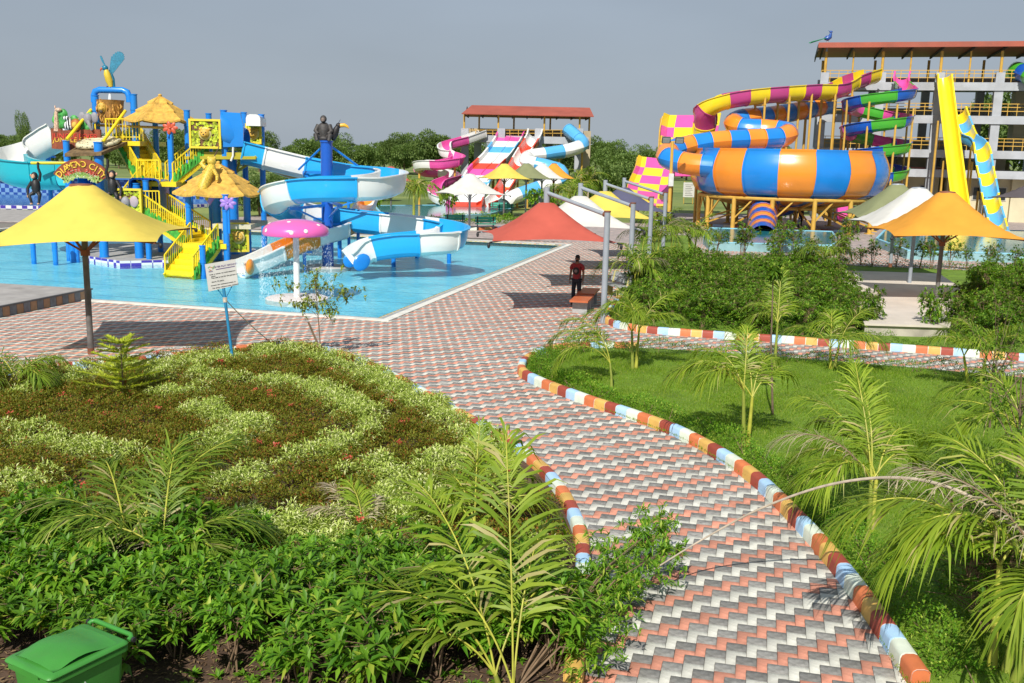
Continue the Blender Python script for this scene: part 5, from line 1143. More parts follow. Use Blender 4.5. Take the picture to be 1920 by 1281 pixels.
# ================================================================= MUSHROOM FOUNTAIN
g = G(557, 559, WZ); o = thing('mushroom_fountain', 'pink mushroom fountain with white spots on a white stem in the pool', 'fountain', (g.x, g.y, -.42))
zc0, zc1 = P(557, 441, g.y).z, P(557, 411, g.y).z; r_ = 61*g.y/FPX*1.01
PKM = GEL('mushroom_pink', (.80, .13, .44)); prof = [(0, zc0+.05), (r_*.9, zc0+.02), (r_*.97, zc0), (r_, zc0+.06), (r_*.985, zc0+.16)]
for k in range(1, 9): f = k/8; prof.append((r_*.985*math.cos(f*math.pi/2), zc0+.16+(zc1-zc0-.16)*math.sin(f*math.pi/2)))
cap_ = MB().lathe(prof, (g.x, g.y, 0), 40).build('cap', PKM, o, True, 60)
for k, (a, f) in enumerate(((R_(-100), .35), (R_(-60), .9), (R_(-140), .93), (R_(-20), .6), (R_(60), .6), (R_(180), .6), (R_(-85), .98), (R_(20), .95), (R_(120), .7))):
    i = f*8*.999; rr = r_*.985*math.cos((1-f)*math.pi/2)*1.0; zz = zc0+.16+(zc1-zc0-.16)*math.sin((1-f)*math.pi/2); p = Vector((g.x+rr*math.cos(a), g.y+rr*math.sin(a), zz)); nrm = Vector((rr*math.cos(a)/(r_*r_), rr*math.sin(a)/(r_*r_), (zz-zc0-.16)/((zc1-zc0-.16)**2))).normalized()
    mb = MB(); M3 = nrm.to_track_quat('Z', 'Y').to_matrix(); mb.ell(p, (.075, .075, .02), 14, 6, M3); mb.build('spot', G_WHITE, cap_, True)
MB().tube([(g.x, g.y, -.42), (g.x, g.y, .2), (g.x, g.y, zc0+.05)], [.13, .115, .105], 18).build('stem', G_WHITE, o, True)
MB().lathe([(0, -.05), (1.05, -.06), (1.12, -.09), (1.14, -.28)], (g.x, g.y, 0), 36).build('base_disc', M('disc_cream', (.62, .58, .54), .7, .1, 3), o, True)
# drops falling from the rim
WD = M('water_drops', (.75, .85, .88), .15, .05); mb = MB(); lb = LB(); n = 3200; a = rng.uniform(0, 2*np.pi, n); rr = r_*(.98+rng.normal(0, .03, n)+.0); hh = rng.uniform(0, 1, n)**.8
z = zc0-(zc0+.1)*hh; rr = rr+.12*hh**.5; pos = np.c_[g.x+rr*np.cos(a), g.y+rr*np.sin(a), z]
V, T = leafgeo(pos, np.tile([0, 0, -1.], (n, 1)), (0, -1, 0), rng.uniform(.012, .07, n), rng.uniform(.005, .012, n), 0, .4); lb.add(V, T); lb.build('falling_drops', WD, o, 'stuff')
# ================================================================= SIGN BOARD
sb = G(438, 684, .1); o = thing('notice_board', 'white tilted notice board on a leaning blue pole in the flower bed', 'sign', (sb.x, sb.y, .05))
SY = sb.y; TL, TR, BR, BL = [P(x, y, SY+dy) for x, y, dy in ((384, 496, -.05), (441, 486, .1), (447, 534, .1), (391, 547, -.05))]
nrm = (TR-TL).cross(BL-TL).normalized(); nrm = nrm if nrm.y < 0 else -nrm
bd_ = MB().slab([TL, BL, BR, TR], nrm, .03).build('board', M('board_white', (.56, .55, .52), .5, .06, 4, dirt=.15), o)
rt = (TR-TL).normalized(); up = (TL-BL).normalized(); W_ = (TR-TL).length; H_ = (TL-BL).length
def bp(u_, v_): return TL+rt*u_*W_-up*v_*H_+nrm*.006
INK = M('ink_purple', (.10, .04, .22), .6); INKB = M('ink_black', (.03, .03, .035), .6)
text_part('title', 'WATER PLAY GROUND', .054, INK, plane_m(bp(.64, .19), rt, up), bd_, .002)
MB().bar(bp(.33, .25), bp(.96, .25), .012, .004, nrm).build('underline', INK, bd_)
for (v_, s_, uu) in ((.56, 'This ride is not for the person whose age is', .14), (.70, 'above 10 years.', .14), (.93, 'No entry without swim costume.', .14)):
    text_part('text_line', s_, .046, INKB, plane_m(bp(uu, v_), rt, up), bd_, .002, 'LEFT')
for (v_, u0, u1) in ((.42, .1, .95), (.49, .16, .3), (.82, .1, .92)):       # lines in a second script, too small to read
    mb = MB(); x = u0; random.seed(int(v_*100))
    while x < u1:
        wd = random.uniform(.02, .05); mb.tube([bp(x+wd*q/5, v_-.022*abs(math.sin(q*1.3+x*40))) for q in range(6)], .0055, 4, False); x += wd+random.choice((.008, .008, .03))
    mb.build('script_line', INKB, bd_)
LG = [M('logo_green', (.25, .4, .2), .6), M('logo_orange', (.5, .25, .1), .6), INK]
for k, (du, dv) in enumerate(((-.08, -.02), (.0, -.05), (.08, -.02), (-.05, .04), (.06, .04))):
    mb = MB(); a = bp(.16+du, .17+dv); mb.bar(a, a+rt*.05+up*.03*((-1)**k), .018, .004, nrm); mb.build('logo_mark', LG[k % 2], bd_)
text_part('logo_text', 'PARK', .04, INK, plane_m(bp(.16, .31), rt, up), bd_, .002)
pt_ = (BL+BR)/2-nrm*.05; PBL = M('paint_pole_blue', (.02, .22, .42), .5, .15, 6, dirt=.2)
MB().cyl((sb.x, sb.y, .0), pt_+up*.3, .035, n=12).build('pole', PBL, o, True)
mb = MB(); q = pt_.lerp(Vector((sb.x, sb.y, 0)), .14); mb.cyl(q, BL.lerp(BR, .3)-nrm*.04, .014, n=6); mb.cyl(q, BL.lerp(BR, .78)-nrm*.04, .014, n=6); mb.build('braces', PBL, o, True)
ROPE = M('rope', (.58, .52, .42), .9, .2, 20); mb = MB(); [mb.tube([q+Vector((.045*math.cos(a), .045*math.sin(a), .02*k-.06)) for a in np.linspace(0, 6.3, 12)], .01, 5, False) for k in range(6)]
e_ = G(505, 640, .3); mb.tube([q.lerp(e_, f)-Vector((0, 0, .04*math.sin(math.pi*f))) for f in np.linspace(0, 1, 12)], .012, 5, False); mb.build('rope', ROPE, o, True)
# ================================================================= WHEELED BIN
bnm = M('bin_green', (.05, .25, .035), .42, .10, 3, dirt=.22, bump=.1, bscale=90); bc_ = G(128, 1205, 1.05); yaw = R_(-31)
o = thing('wheeled_bin', 'green plastic wheeled rubbish bin with closed lid', 'bin', (bc_.x, bc_.y, .05))
R3 = Matrix.Rotation(yaw, 3, 'Z')
def L(x, y, z): return Vector((bc_.x, bc_.y, .0))+R3 @ Vector((x, y, z))
def ring(mb, secs, rad=.05, k=4):
    V = []; n = 4*(k+1)
    for (hx, hy, z, ox_, oy_) in secs:
        for qx, qy, a0 in ((1, 1, 0), (-1, 1, 90), (-1, -1, 180), (1, -1, 270)):
            for i in range(k+1):
                a = R_(a0+90*i/k); V.append(L(ox_+qx*(hx-rad)+rad*math.cos(a), oy_+qy*(hy-rad)+rad*math.sin(a), z))
    F = [(s_*n+j, s_*n+(j+1) % n, (s_+1)*n+(j+1) % n, (s_+1)*n+j) for s_ in range(len(secs)-1) for j in range(n)]; F += [tuple(range(n-1, -1, -1)), tuple((len(secs)-1)*n+j for j in range(n))]
    mb.add(V, F)
hx, hy = .29, .37
mb = MB(); ring(mb, [(.23, .27, .06, 0, 0), (.235, .28, .12, 0, 0), (.275, .345, .9, 0, 0), (.275, .345, .93, 0, 0)]); mb.build('body', bnm, o, True, 35)
mb = MB(); ring(mb, [(hx, hy, .90, 0, 0), (hx+.012, hy+.012, .91, 0, 0), (hx+.012, hy+.012, .945, 0, 0), (hx, hy, .955, 0, 0)]); mb.build('rim', bnm, o, True, 35)
mb = MB(); ring(mb, [(hx+.02, hy+.015, .962, 0, -.01), (hx+.024, hy+.02, .975, 0, -.01), (hx+.02, hy+.015, .985, 0, -.01), (hx-.0, hy-.01, 1.0, 0, -.01)]); ld_ = mb.build('lid', bnm, o, True, 35)
mb = MB(); n = 8; V = []
for i in range(n+1):
    f = i/n; y = -hy+.05+(2*hy-.14)*f; zz = 1.0+.075*math.sin(math.pi*min(1, f*1.15)*.9+.15)*.9
    for x, dz in ((-hx+.03, -.03), (-hx+.09, .0), (-.1, .01), (.1, .01), (hx-.09, 0), (hx-.03, -.03)): V.append(L(x, y, max(1.0, zz+dz)))
F = [(i*6+j, i*6+j+1, (i+1)*6+j+1, (i+1)*6+j) for i in range(n) for j in range(5)]
V += [L(x, y, .995) for y in (-hy+.05, hy-.09) for x in (-hx+.03, hx-.03)]; mb.add(V, F+[(0, n*0+5, len(V)-3, len(V)-4)]); mb.build('lid_crown', bnm, ld_, True, 30)
mb = MB(); mb.tube([L(-hx+.02, hy+.02, .98), L(-hx+.02, hy+.05, .995), L(-hx+.05, hy+.07, 1.0), L(hx-.05, hy+.07, 1.0), L(hx-.02, hy+.05, .995), L(hx-.02, hy+.02, .98)], .022, 10); mb.build('handle', bnm, o, True)
mb = MB(); mb.box(L(0, -hy-.005, .965), (.34, .05, .03), yaw); mb.build('lid_grip', bnm, ld_)
for s_ in (-1, 1):
    mb = MB(); mb.cyl(L(s_*.27, hy-.03, .09), L(s_*.32, hy-.03, .09), .1, n=20); mb.build('wheel', BLK, o, True); mb = MB(); mb.cyl(L(s_*(hx+.005), hy+.045, .985), L(s_*(hx+.03), hy+.045, .985), .022, n=10); mb.build('hinge_cap', BLK, o, True)
mb = MB(); mb.slab([L(.262, -.10, .66), L(.262, -.02, .66), L(.268, -.02, .75), L(.272, -.05, .80), L(.268, -.08, .74)], R3 @ Vector((1, 0, .1)), .004); mb.build('arrow_mark', M('decal_white', (.7, .7, .7), .5), o)
for v in mb.v: pass
# ================================================================= BENCHES
def bench_wood(base, yaw, label, seat, leg, group=None):
    o = thing('park_bench', label, 'bench', (base.x, base.y, -.02), group); r3 = Matrix.Rotation(yaw, 3, 'Z')
    def L(x, y, z): return Vector((base.x, base.y, 0))+r3 @ Vector((x, y, z))
    for k in range(2): mb = MB(); mb.box(L(0, -.12+.22*k, .44), (1.45, .19, .05), yaw); mb.build('seat_slab', seat, o)
    M3 = r3 @ Matrix.Rotation(R_(-14), 3, 'X')
    for k in range(2): mb = MB(); mb.box(L(0, .27+.04*k, .62+.19*k), (1.45, .05, .165), M3=M3); mb.build('back_slab', seat, o)
    for s_ in (-1, 1):
        mb = MB(); mb.box(L(s_*.55, 0, .2), (.1, .42, .43), yaw); mb.bar(L(s_*.55, .2, .3), L(s_*.55, .34, .92), .09, .07); mb.build('leg', leg, o)
    return o
GB = M('bench_green', (.02, .30, .21), .5, .15, 3, rnd=.05, dirt=.15)
for (x, y, lab) in ((910, 432, 'green park bench on the kerb walk nearest the white umbrella pole'), (853, 427, 'green park bench half hidden behind the end bend of the spiral slide'), (948, 402, 'green park bench beside the far pool below the small yellow umbrella'), (935, 399, 'green park bench just behind another one beside the far pool')):
    bench_wood(G(x, y), .05, lab, GB, BLK)
CEM = M('bench_cement', (.36, .37, .37), .8, .15, 4, dirt=.25)
def slab_bench(a, b_, label):
    o = thing('park_bench', label, 'bench', (a.x, a.y, -.02)); d = (b_-a); d.z = 0; L_ = d.length; d.normalize(); yaw = math.atan2(d.y, d.x)
    for k in range(2):
        c = a+d*(L_*(k+.5)/2); mb = MB(); mb.box((c.x, c.y, .43+.05*k), (L_/2-.03, .62, .06), yaw); mb.build('seat_slab', OB, o)
        for s_ in (-1, 1): q = c+d*s_*L_*.14; mb = MB(); mb.box((q.x, q.y, .19+.02*k), (.09, .5, .43), yaw); mb.build('leg', CEM, o)
    return o
OB = M('bench_orange_red', (.50, .13, .045), .5, .12, 4, dirt=.15); slab_bench(G(1084, 590), G(1108, 566), 'orange-red double slab bench on grey cement legs beside the near grey post')
bench_wood(G(1152, 556), R_(-66), 'grey slab bench with yellow cement legs behind the near grey post', CEM, M('cement_yellow', (.58, .52, .2), .7, .15, 4, dirt=.2))
# ================================================================= PARKED MOTORBIKES
def motorbike(base, yaw, label, tank):
    o = thing('motorbike', label, 'motorbike', (base.x, base.y, -.03), 'motorbikes parked behind the hanging umbrellas'); r3 = Matrix.Rotation(yaw, 3, 'Z')
    def L(x, y, z): return Vector((base.x, base.y, 0))+r3 @ Vector((x, y, z))
    for x in (-.63, .63):
        mb = MB(); mb.tube([L(x+.25*math.cos(a), 0, .28+.25*math.sin(a)) for a in np.linspace(0, 2*math.pi, 21)], .055, 8, False); wh = mb.build('wheel', BLK, o, True); mb = MB(); [mb.bar(L(x, 0, .28), L(x+.24*math.cos(a), 0, .28+.24*math.sin(a)), .025) for a in np.linspace(0, 5.2, 6)]; mb.build('rim', GREYP, wh)
    mb = MB(); mb.bar(L(-.63, 0, .28), L(0, 0, .45), .06, .08); mb.bar(L(.63, 0, .28), L(.38, 0, .95), .07); mb.box(L(0, 0, .38), (.42, .22, .3), yaw); mb.build('frame', DARKST, o)
    mb = MB(); mb.ell(L(.16, 0, .76), (.28, .14, .14), 12, 8, r3); mb.build('tank', tank, o, True); mb = MB(); mb.ell(L(-.36, 0, .74), (.38, .13, .07), 12, 8, r3); mb.build('seat', BLK, o, True)
    mb = MB(); mb.tube([L(.3, -.34, 1.02), L(.4, -.12, 1.0), L(.4, .12, 1.0), L(.3, .34, 1.02)], .02, 6); mb.build('handlebar', GREYP, o, True); mb = MB(); mb.ell(L(.5, 0, .9), (.09, .09, .1), 10, 8, r3); mb.build('headlight', M('lamp_lens', (.35, .37, .36)), o, True)
for k, (x, y) in enumerate(((1030, 396), (1046, 398), (1060, 399), (1012, 397))):
    motorbike(G(x, y), R_(70+10*k), ('black motorbike', 'red tanked motorbike', 'blue tanked motorbike', 'grey motorbike')[k]+' parked behind the hanging red umbrella', (BLK, M('tank_red', (.3, .03, .02), .3), M('tank_blue', (.03, .07, .25), .3), GREYP)[k])
# ================================================================= CONCRETE TERRACE
tr = px2w([(1622, 607), (1570, 508), (1760, 514), (1800, 540), (1780, 612)], .40); o = thing('concrete_terrace', 'pale raised concrete terrace with canopy shadows in the shrub bed', 'terrace', (tr[0][0], tr[0][1], .0))
c_ = np.mean(np.array(tr), 0); MB().prism(tr, .0, .36).build('plinth', M('terrace_side', (.42, .38, .32), .85, .25, 1.5, dirt=.4), o); MB().prism([tuple(c_+(np.array(q)-c_)*1.012) for q in tr], .36, .42).build('slab', M('terrace_top', (.60, .53, .45), .85, .10, 1.2, dirt=.15), o)
# ================================================================= FLOODLIGHT AND BOARDS
g = P(1254, 405, 72.5); g.z = 0; o = thing('floodlight_pole', 'yellow floodlight pole with two lamps in front of the checkered wall', 'street lamp', (g.x, g.y, -.02)); zt = P(1258, 266, g.y).z
MB().cyl((g.x, g.y, -.02), (g.x, g.y, zt), .14, .11, n=10).build('pole', YELP, o, True); MB().box((g.x, g.y, zt), (1.7, .1, .1)).build('cross_arm', YELP, o)
for s_ in (-1, 1):
    M3 = Matrix.Rotation(R_(35), 3, 'X'); mb = MB(); mb.box((g.x+s_*.48, g.y-.1, zt+.12), (.62, .16, .48), M3=M3); l_ = mb.build('lamp_head', M('lamp_housing', (.09, .10, .09), .4), o)
    mb = MB(); mb.box((g.x+s_*.48, g.y-.17, zt+.07), (.5, .06, .36), M3=M3); mb.build('lens', M('lamp_lens', (.35, .37, .36), .15), l_)
MB().box((g.x, g.y-.15, zt-2.7), (.35, .25, .9)).build('control_box', M('box_white', (.6, .6, .58), .5), o)
for x, y, w_, h_, lab in ((1290, 382, 1.3, 1.7, 'white notice board behind the floodlight pole'), (1474, 412, 1.9, 1.5, 'white notice board under the giant bowl')):
    g = G(x, y); o = thing('information_board', lab, 'sign', (g.x, g.y, -.02)); mb = MB(); [mb.cyl((g.x+s_*w_*.4, g.y, -.02), (g.x+s_*w_*.4, g.y, .9+h_), .04, n=6) for s_ in (-1, 1)]; mb.build('posts', YELP, o); MB().box((g.x, g.y-.06, .75+h_/2), (w_, .05, h_)).build('board', M('board_white', (.56, .55, .52)), o)
    mb = MB()
    for k in range(7): mb.box((g.x-.1*(k % 3)*w_*.3, g.y-.09, .95+h_*.12*k), (w_*(.7-.1*(k % 3)), .01, .04))
    mb.build('text_lines', INKB, o)
# ================================================================= PLANTS
L_BRIGHT = LEAF('leaf_bright', (.06, .18, .010), (.19, .37, .022), (.36, .44, .05), .06, .32, .5, .35)
L_MID = LEAF('leaf_mid', (.055, .15, .010), (.18, .32, .022), (.30, .37, .05), .08, .32, .55, .3)
L_HEDGE = LEAF('leaf_hedge', (.07, .20, .010), (.21, .38, .025), (.36, .45, .06), .08, .32, .55, .3)
L_PALE = LEAF('leaf_pale', (.31, .42, .06), (.54, .62, .17), (.70, .72, .36), .18, .3, .6, .3)
L_OLIVE = LEAF('leaf_olive', (.11, .135, .010), (.27, .27, .022), (.34, .12, .03), .12, .3, .6, .3)
L_PALM = LEAF('leaf_palm', (.14, .24, .014), (.33, .42, .04), (.46, .40, .17), .08, .38, .5, .35)
L_PALMD = LEAF('leaf_palm_dark', (.10, .19, .013), (.26, .36, .035), (.48, .42, .18), .08, .38, .5, .35)
L_TREE = LEAF('leaf_tree_far', (.11, .185, .05), (.22, .30, .085), None, 0, .3, .7, .2)
L_CON = LEAF('leaf_conifer', (.32, .40, .02), (.56, .62, .06), None, 0, .3, .6, .3)
L_DRY = LEAF('leaf_dry', (.36, .29, .17), (.55, .48, .34), None, 0, .25, .7)
BARK = M('bark', (.16, .11, .07), .9, .25, 8, bump=.5, bscale=30); STEMG = M('stem_green', (.24, .28, .04), .6, .25, 6); STEMY = M('stem_yellow', (.40, .40, .05), .55, .25, 6); TWIG = M('twig_brown', (.20, .13, .075), .9, .2, 10)
def rdir(n, r=rng):
    v = r.normal(0, 1, (n, 3)); return unit(v)
def whorls(tips, dirs, per, L, W, r, spread=.75, droop=.2):
    n = len(tips); pos = np.repeat(tips, per, 0); ax = np.repeat(dirs, per, 0); rd = rdir(n*per, r); rd = rd-ax*(rd*ax).sum(1, keepdims=True); rd = unit(rd)
    d = unit(ax*r.uniform(.15, .8, (n*per, 1))+rd*spread); return leafgeo(pos-ax*r.uniform(0, .06, (n*per, 1)), d, (0, 0, 1), L*r.uniform(.65, 1.15, n*per), W*r.uniform(.8, 1.2, n*per), droop, .22)
def make_shrub(name, seed, h, rad, nst, ntip, per, L, W, mat, bare=.4, stem_r=.009, cat='shrub', group=None, cone=0.0):
    r = np.random.default_rng(seed); o = thing(name, 'x', cat, (0, 0, 0), group); mb = MB(); tips = []; dirs = []
    for s_ in range(nst):
        a = r.uniform(0, 6.28); l_ = r.uniform(.1, 1)**.5*rad*.55; top = Vector((l_*math.cos(a), l_*math.sin(a), h*r.uniform(.7, .92))); b0_ = Vector((r.normal(0, .03), r.normal(0, .03), -.03)); mid_ = b0_.lerp(top, .5)+Vector((r.normal(0, .03), r.normal(0, .03), 0)); mb.tube([b0_, mid_, top], [stem_r*1.3, stem_r, stem_r*.5], 5, False)
        for k in range(ntip):
            f = r.uniform(bare, 1); p = b0_.lerp(mid_, f*2) if f < .5 else mid_.lerp(top, f*2-1); q = Vector(tuple(rdir(1, r)[0])); q.z = abs(q.z)*.7+.1; e_ = p+Vector((q.x*rad*.62*(1-cone*f), q.y*rad*.62*(1-cone*f), q.z*h*.22)); mb.tube([p, e_], [stem_r*.5, stem_r*.3], 4, False); tips.append(tuple(e_)); d_ = (e_-p).normalized()*.6+Vector((0, 0, .7)); dirs.append(tuple(d_.normalized()))
    mb.build('stems', TWIG, o); lb = LB(); lb.add(*whorls(np.array(tips), np.array(dirs), per, L, W, r)); lb.build('foliage', mat, o); return o
def place(protos, spots, labelf, group=None, smin=.85, smax=1.15, zz=.05, r=rng):
    used_ = set(); out_ = []
    for i, (x, y) in enumerate(spots):
        p = protos[i % len(protos)]
        if id(p) in used_: c = copy_tree(p)
        else: c = p; used_.add(id(p))
        s_ = r.uniform(smin, smax); c.location = (x, y, zz); c.rotation_euler = (r.normal(0, .05), r.normal(0, .05), r.uniform(0, 6.28)); c.scale = (s_, s_, s_*r.uniform(.9, 1.1)); c['label'] = labelf(i) if callable(labelf) else labelf
        if group: c['group'] = group
        out_.append(c)
    return out_
def grid(poly, sp, jit=.35, r=rng, avoid=()):
    a = np.array(poly); x0, y0 = a.min(0); x1, y1 = a.max(0); pts = []
    for i, y in enumerate(np.arange(y0, y1, sp*.87)):
        for x in np.arange(x0+(sp/2 if i % 2 else 0), x1, sp):
            q = (x+r.uniform(-jit, jit)*sp, y+r.uniform(-jit, jit)*sp)
            if inpoly(q[0], q[1], poly) and all((q[0]-ax)**2+(q[1]-ay)**2 > ar*ar for ax, ay, ar in avoid): pts.append(q)
    return pts
# ---- bright green shrubs at the near end of the left bed
sA = [make_shrub('broadleaf_shrub', 11+k, .74, .38, 5, 11, 9, .175, .043, L_BRIGHT, .55, .008) for k in range(4)]
reg = px2w([(-60, 1015), (170, 1030), (420, 1055), (640, 1070), (880, 1100), (1010, 1130), (1050, 1180), (1046, 1300), (700, 1312), (240, 1302), (60, 1262), (-60, 1262)], .05)
spots = grid(reg, .56, .34, avoid=[(bc_.x, bc_.y, .62), (bc_.x+.45, bc_.y-.6, .5)])
place(sA, spots, 'bright green broad-leaved shrub in the dense planting behind the green bin', 'bright shrubs of the left bed', .75, 1.2)
# ---- ground cover of the left bed: pale variegated bands in olive ixora
def band(pxl, w_): return [(Vector((*p, 0)), w_) for p in px2w(pxl, .2)]
pale = []
for pl, wd in (([(130, 690), (300, 690), (420, 676), (545, 664), (640, 684), (730, 724), (850, 794), (930, 842), (985, 890)], .36), ([(300, 705), (420, 712), (520, 716), (600, 735), (665, 770), (680, 800), (620, 838), (560, 862), (480, 888), (440, 905)], .27), ([(20, 735), (80, 725), (160, 712), (200, 706)], .32), ([(30, 812), (110, 830), (190, 850), (240, 862)], .30), ([(370, 770), (430, 790), (470, 800), (450, 820), (400, 840)], .30), ([(470, 985), (560, 1000), (620, 990)], .40), ([(720, 905), (800, 880), (860, 858)], .36), ([(770, 960), (800, 930)], .3), ([(990, 1040), (1060, 1075)], .26), ([(640, 1035), (760, 1040)], .3), ([(0, 905), (60, 915)], .3), ([(320, 740), (370, 735)], .3), ([(690, 880), (740, 935), (700, 970)], .3)):
    s_ = spline([Vector((*p, 0)) for p in px2w(pl, .2)], .2); pale += [(p.x, p.y, wd) for p in s_]
pale = np.array(pale)
covr = px2w(left_edge, .05)+[(.4, 9.5), (-6, 10.2), (-9.5, 11.4), (-14, 15), (-18, 21)]
def clumps(n, poly):
    a = np.array(poly); x0, y0 = a.min(0); x1, y1 = a.max(0); p = np.c_[rng.uniform(x0, x1, n), rng.uniform(y0, y1, n)]; return p[inpoly(p[:, 0], p[:, 1], poly)]
cp = clumps(5600, covr)
LEa = np.array([(p.x, p.y) for p in LE]); dk_ = np.array([np.min(np.hypot(LEa[:, 0]-q[0], LEa[:, 1]-q[1])) for q in cp]); cp = cp[dk_ > np.where(cp[:, 1] < 19, .40, .22)]
vis = np.array([(-60 < PX((q[0], q[1], .2))[0] < 1150) and PX((q[0], q[1], .3))[1] < 1130 for q in cp]); cp = cp[vis]
dp = np.array([np.min(np.hypot(pale[:, 0]-q[0], pale[:, 1]-q[1])-pale[:, 2]) for q in cp]); isp = dp+rng.normal(0, .09, len(cp)) < 0
def cover(cl, r_, h_, m_, L, W, mat, name, label, up=.6, droop=.1):
    n = len(cl); rr = r_*rng.uniform(.75, 1.2, n); hh = h_*rng.uniform(.55, 1.4, n); th = rng.uniform(0, 2*np.pi, (n, m_)); rad_ = np.sqrt(rng.uniform(0, 1, (n, m_)))
    x = cl[:, :1]+rr[:, None]*rad_*np.cos(th); y = cl[:, 1:]+rr[:, None]*rad_*np.sin(th); z = .05+hh[:, None]*np.sqrt(np.maximum(0, 1-rad_**2*.9))*rng.uniform(.72, 1.02, (n, m_))
    pos = np.stack([x, y, z], -1).reshape(-1, 3); nd = np.stack([rad_*np.cos(th)*.8, rad_*np.sin(th)*.8, np.full((n, m_), up)], -1).reshape(-1, 3); d = unit(nd+rng.normal(0, .55, nd.shape))
    lb = LB(); k = len(pos); lb.add(*leafgeo(pos, d, (0, 0, 1), L*rng.uniform(.6, 1.25, k), W*rng.uniform(.7, 1.2, k), droop, .2, True)); o = lb.build(name, mat, None, 'stuff'); tag(o, label, 'ground cover'); return o
cover(cp[isp], .27, .34, 150, .10, .024, L_PALE, 'variegated_groundcover', 'pale cream and green variegated ground cover in curving bands', .5, .25)
cover(cp[~isp], .30, .28, 150, .055, .026, L_OLIVE, 'ixora_groundcover', 'olive and reddish low ixora ground cover between the pale bands')
fl = cp[~isp]; fl = fl[rng.random(len(fl)) < .035]; n = len(fl); m_ = 22; pos = np.repeat(np.c_[fl, np.full(n, .36)], m_, 0)+rng.normal(0, 1, (n*m_, 3))*[.035, .035, .02]
lb = LB(); d = unit(rng.normal(0, 1, pos.shape)*[1, 1, .3]+[0, 0, .5]); lb.add(*leafgeo(pos, d, (0, 0, 1), .045, .03, 0, .1, True)); tag(lb.build('ixora_flowers', LEAF('petal_ixora', (.62, .07, .05), (.75, .16, .10), None, 0, .2), None, 'stuff'), 'small coral red flower heads dotted over the ixora', 'flowers')
# leaf litter and small weeds on the bare soil
q = clumps(5200, px2w([(-60, 1150), (1060, 1150), (1070, 1320), (-60, 1340)], .05)); n = len(q); lb = LB(); lb.add(*leafgeo(np.c_[q, rng.uniform(.053, .07, n)], unit(np.c_[rng.normal(0, 1, (n, 2)), rng.normal(0, .15, n)]), (0, 0, 1), rng.uniform(.03, .10, n), rng.uniform(.012, .03, n), 0, .3, True))
tag(lb.build('leaf_litter', LEAF('litter', (.10, .055, .03), (.30, .20, .10), (.22, .26, .06), .12, .1, .8), None, 'stuff'), 'dry leaf litter scattered on the bare brown soil', 'leaf litter')
q = clumps(60, px2w([(260, 1250), (1000, 1240), (1000, 1310), (260, 1320)], .05)); n = len(q); m_ = 12; ps = np.repeat(np.c_[q, np.full(n, .06)], m_, 0); a = rng.uniform(0, 6.28, n*m_); lb = LB(); lb.add(*leafgeo(ps, np.c_[np.cos(a), np.sin(a), rng.uniform(.3, 1.2, n*m_)], (0, 0, 1), rng.uniform(.06, .13, n*m_), .035, .2, .2)); tag(lb.build('weeds', L_BRIGHT, None, 'stuff'), 'small green weeds sprouting from the bare soil', 'weeds')
# ---- hedges built of many small leaves
def hedge(path, w_, h_, dens, L, W, mat, name, label, cat='hedge', z0=.05, rnd_top=.25, stems=True):
    c0_ = path[len(path)//2]; o = thing(name, label, cat, (c0_.x, c0_.y, z0)); P_ = np.array([tuple(p) for p in path]); seg = np.linalg.norm(np.diff(P_, axis=0), axis=1); Lt = seg.sum(); n = int(Lt*w_*dens); cum = np.r_[0, np.cumsum(seg)]
    s_ = rng.uniform(0, Lt, n); i = np.clip(np.searchsorted(cum, s_)-1, 0, len(seg)-1); f = (s_-cum[i])/seg[i]; base = P_[i]+(P_[i+1]-P_[i])*f[:, None]; t_ = unit(P_[i+1]-P_[i]); sd = np.c_[t_[:, 1], -t_[:, 0], np.zeros(n)]
    lump = .8+.25*np.sin(s_*2.7+1)+.14*np.sin(s_*6.1)+.1*np.sin(s_*13.); a = rng.uniform(0, np.pi, n); q = rng.uniform(.72, 1.02, n); off = np.cos(a)*w_*.5*q; zz = z0+(.12+.88*np.sin(a)**.6)*h_*lump*q
    zz = np.where(rng.random(n) < .3, z0+rng.uniform(.05, 1, n)*h_*lump*.9, zz)
    pos = base+sd*off[:, None]; pos[:, 2] = zz; nd = sd*np.cos(a)[:, None]; nd[:, 2] = np.sin(a)*.7+.2; d = unit(nd+rng.normal(0, .6, (n, 3)))
    lb = LB(); lb.add(*leafgeo(pos, d, (0, 0, 1), L*rng.uniform(.6, 1.3, n), W*rng.uniform(.7, 1.2, n), .12, .2, True)); lb.build('foliage', mat, o)
    if stems:
        mb = MB()
        for k in range(int(Lt*2.5)):
            j = int(rng.integers(0, len(path))); p = path[j]; mb.tube([(p.x+rng.normal(0, w_*.2), p.y+rng.normal(0, w_*.2), z0-.02), (p.x+rng.normal(0, w_*.25), p.y+rng.normal(0, w_*.25), z0+h_*.6)], [.01, .005], 4, False)
        mb.build('stems', TWIG, o, kind='stuff')
    return o
def offs(pts, d):
    o = []
    for i, p in enumerate(pts):
        a = pts[max(i-1, 0)]; c = pts[min(i+1, len(pts)-1)]; t_ = (c-a).normalized(); o.append(p+Vector((t_.y, -t_.x, 0))*d)
    return o
hN = offs(LN[9:], -.46); hedge(hN, .55, .36, 1300, .05, .026, L_HEDGE, 'kerb_hedge', 'low bright green hedge just inside the painted kerb of the curving path')
hedge(offs(LN[:16], -.52), .75, .42, 1400, .05, .026, L_HEDGE, 'kerb_hedge', 'low clipped hedge rounding the tip of the lawn')
hedge(offs(LF, .48), .5, .36, 1100, .05, .026, L_HEDGE, 'kerb_hedge', 'low loose hedge along the far edge of the lawn by the cross path')
hedge(offs(MF[3:], -.50), .6, .40, 1100, .05, .026, L_HEDGE, 'kerb_hedge', 'low hedge behind the painted kerb in front of the shrub bed')
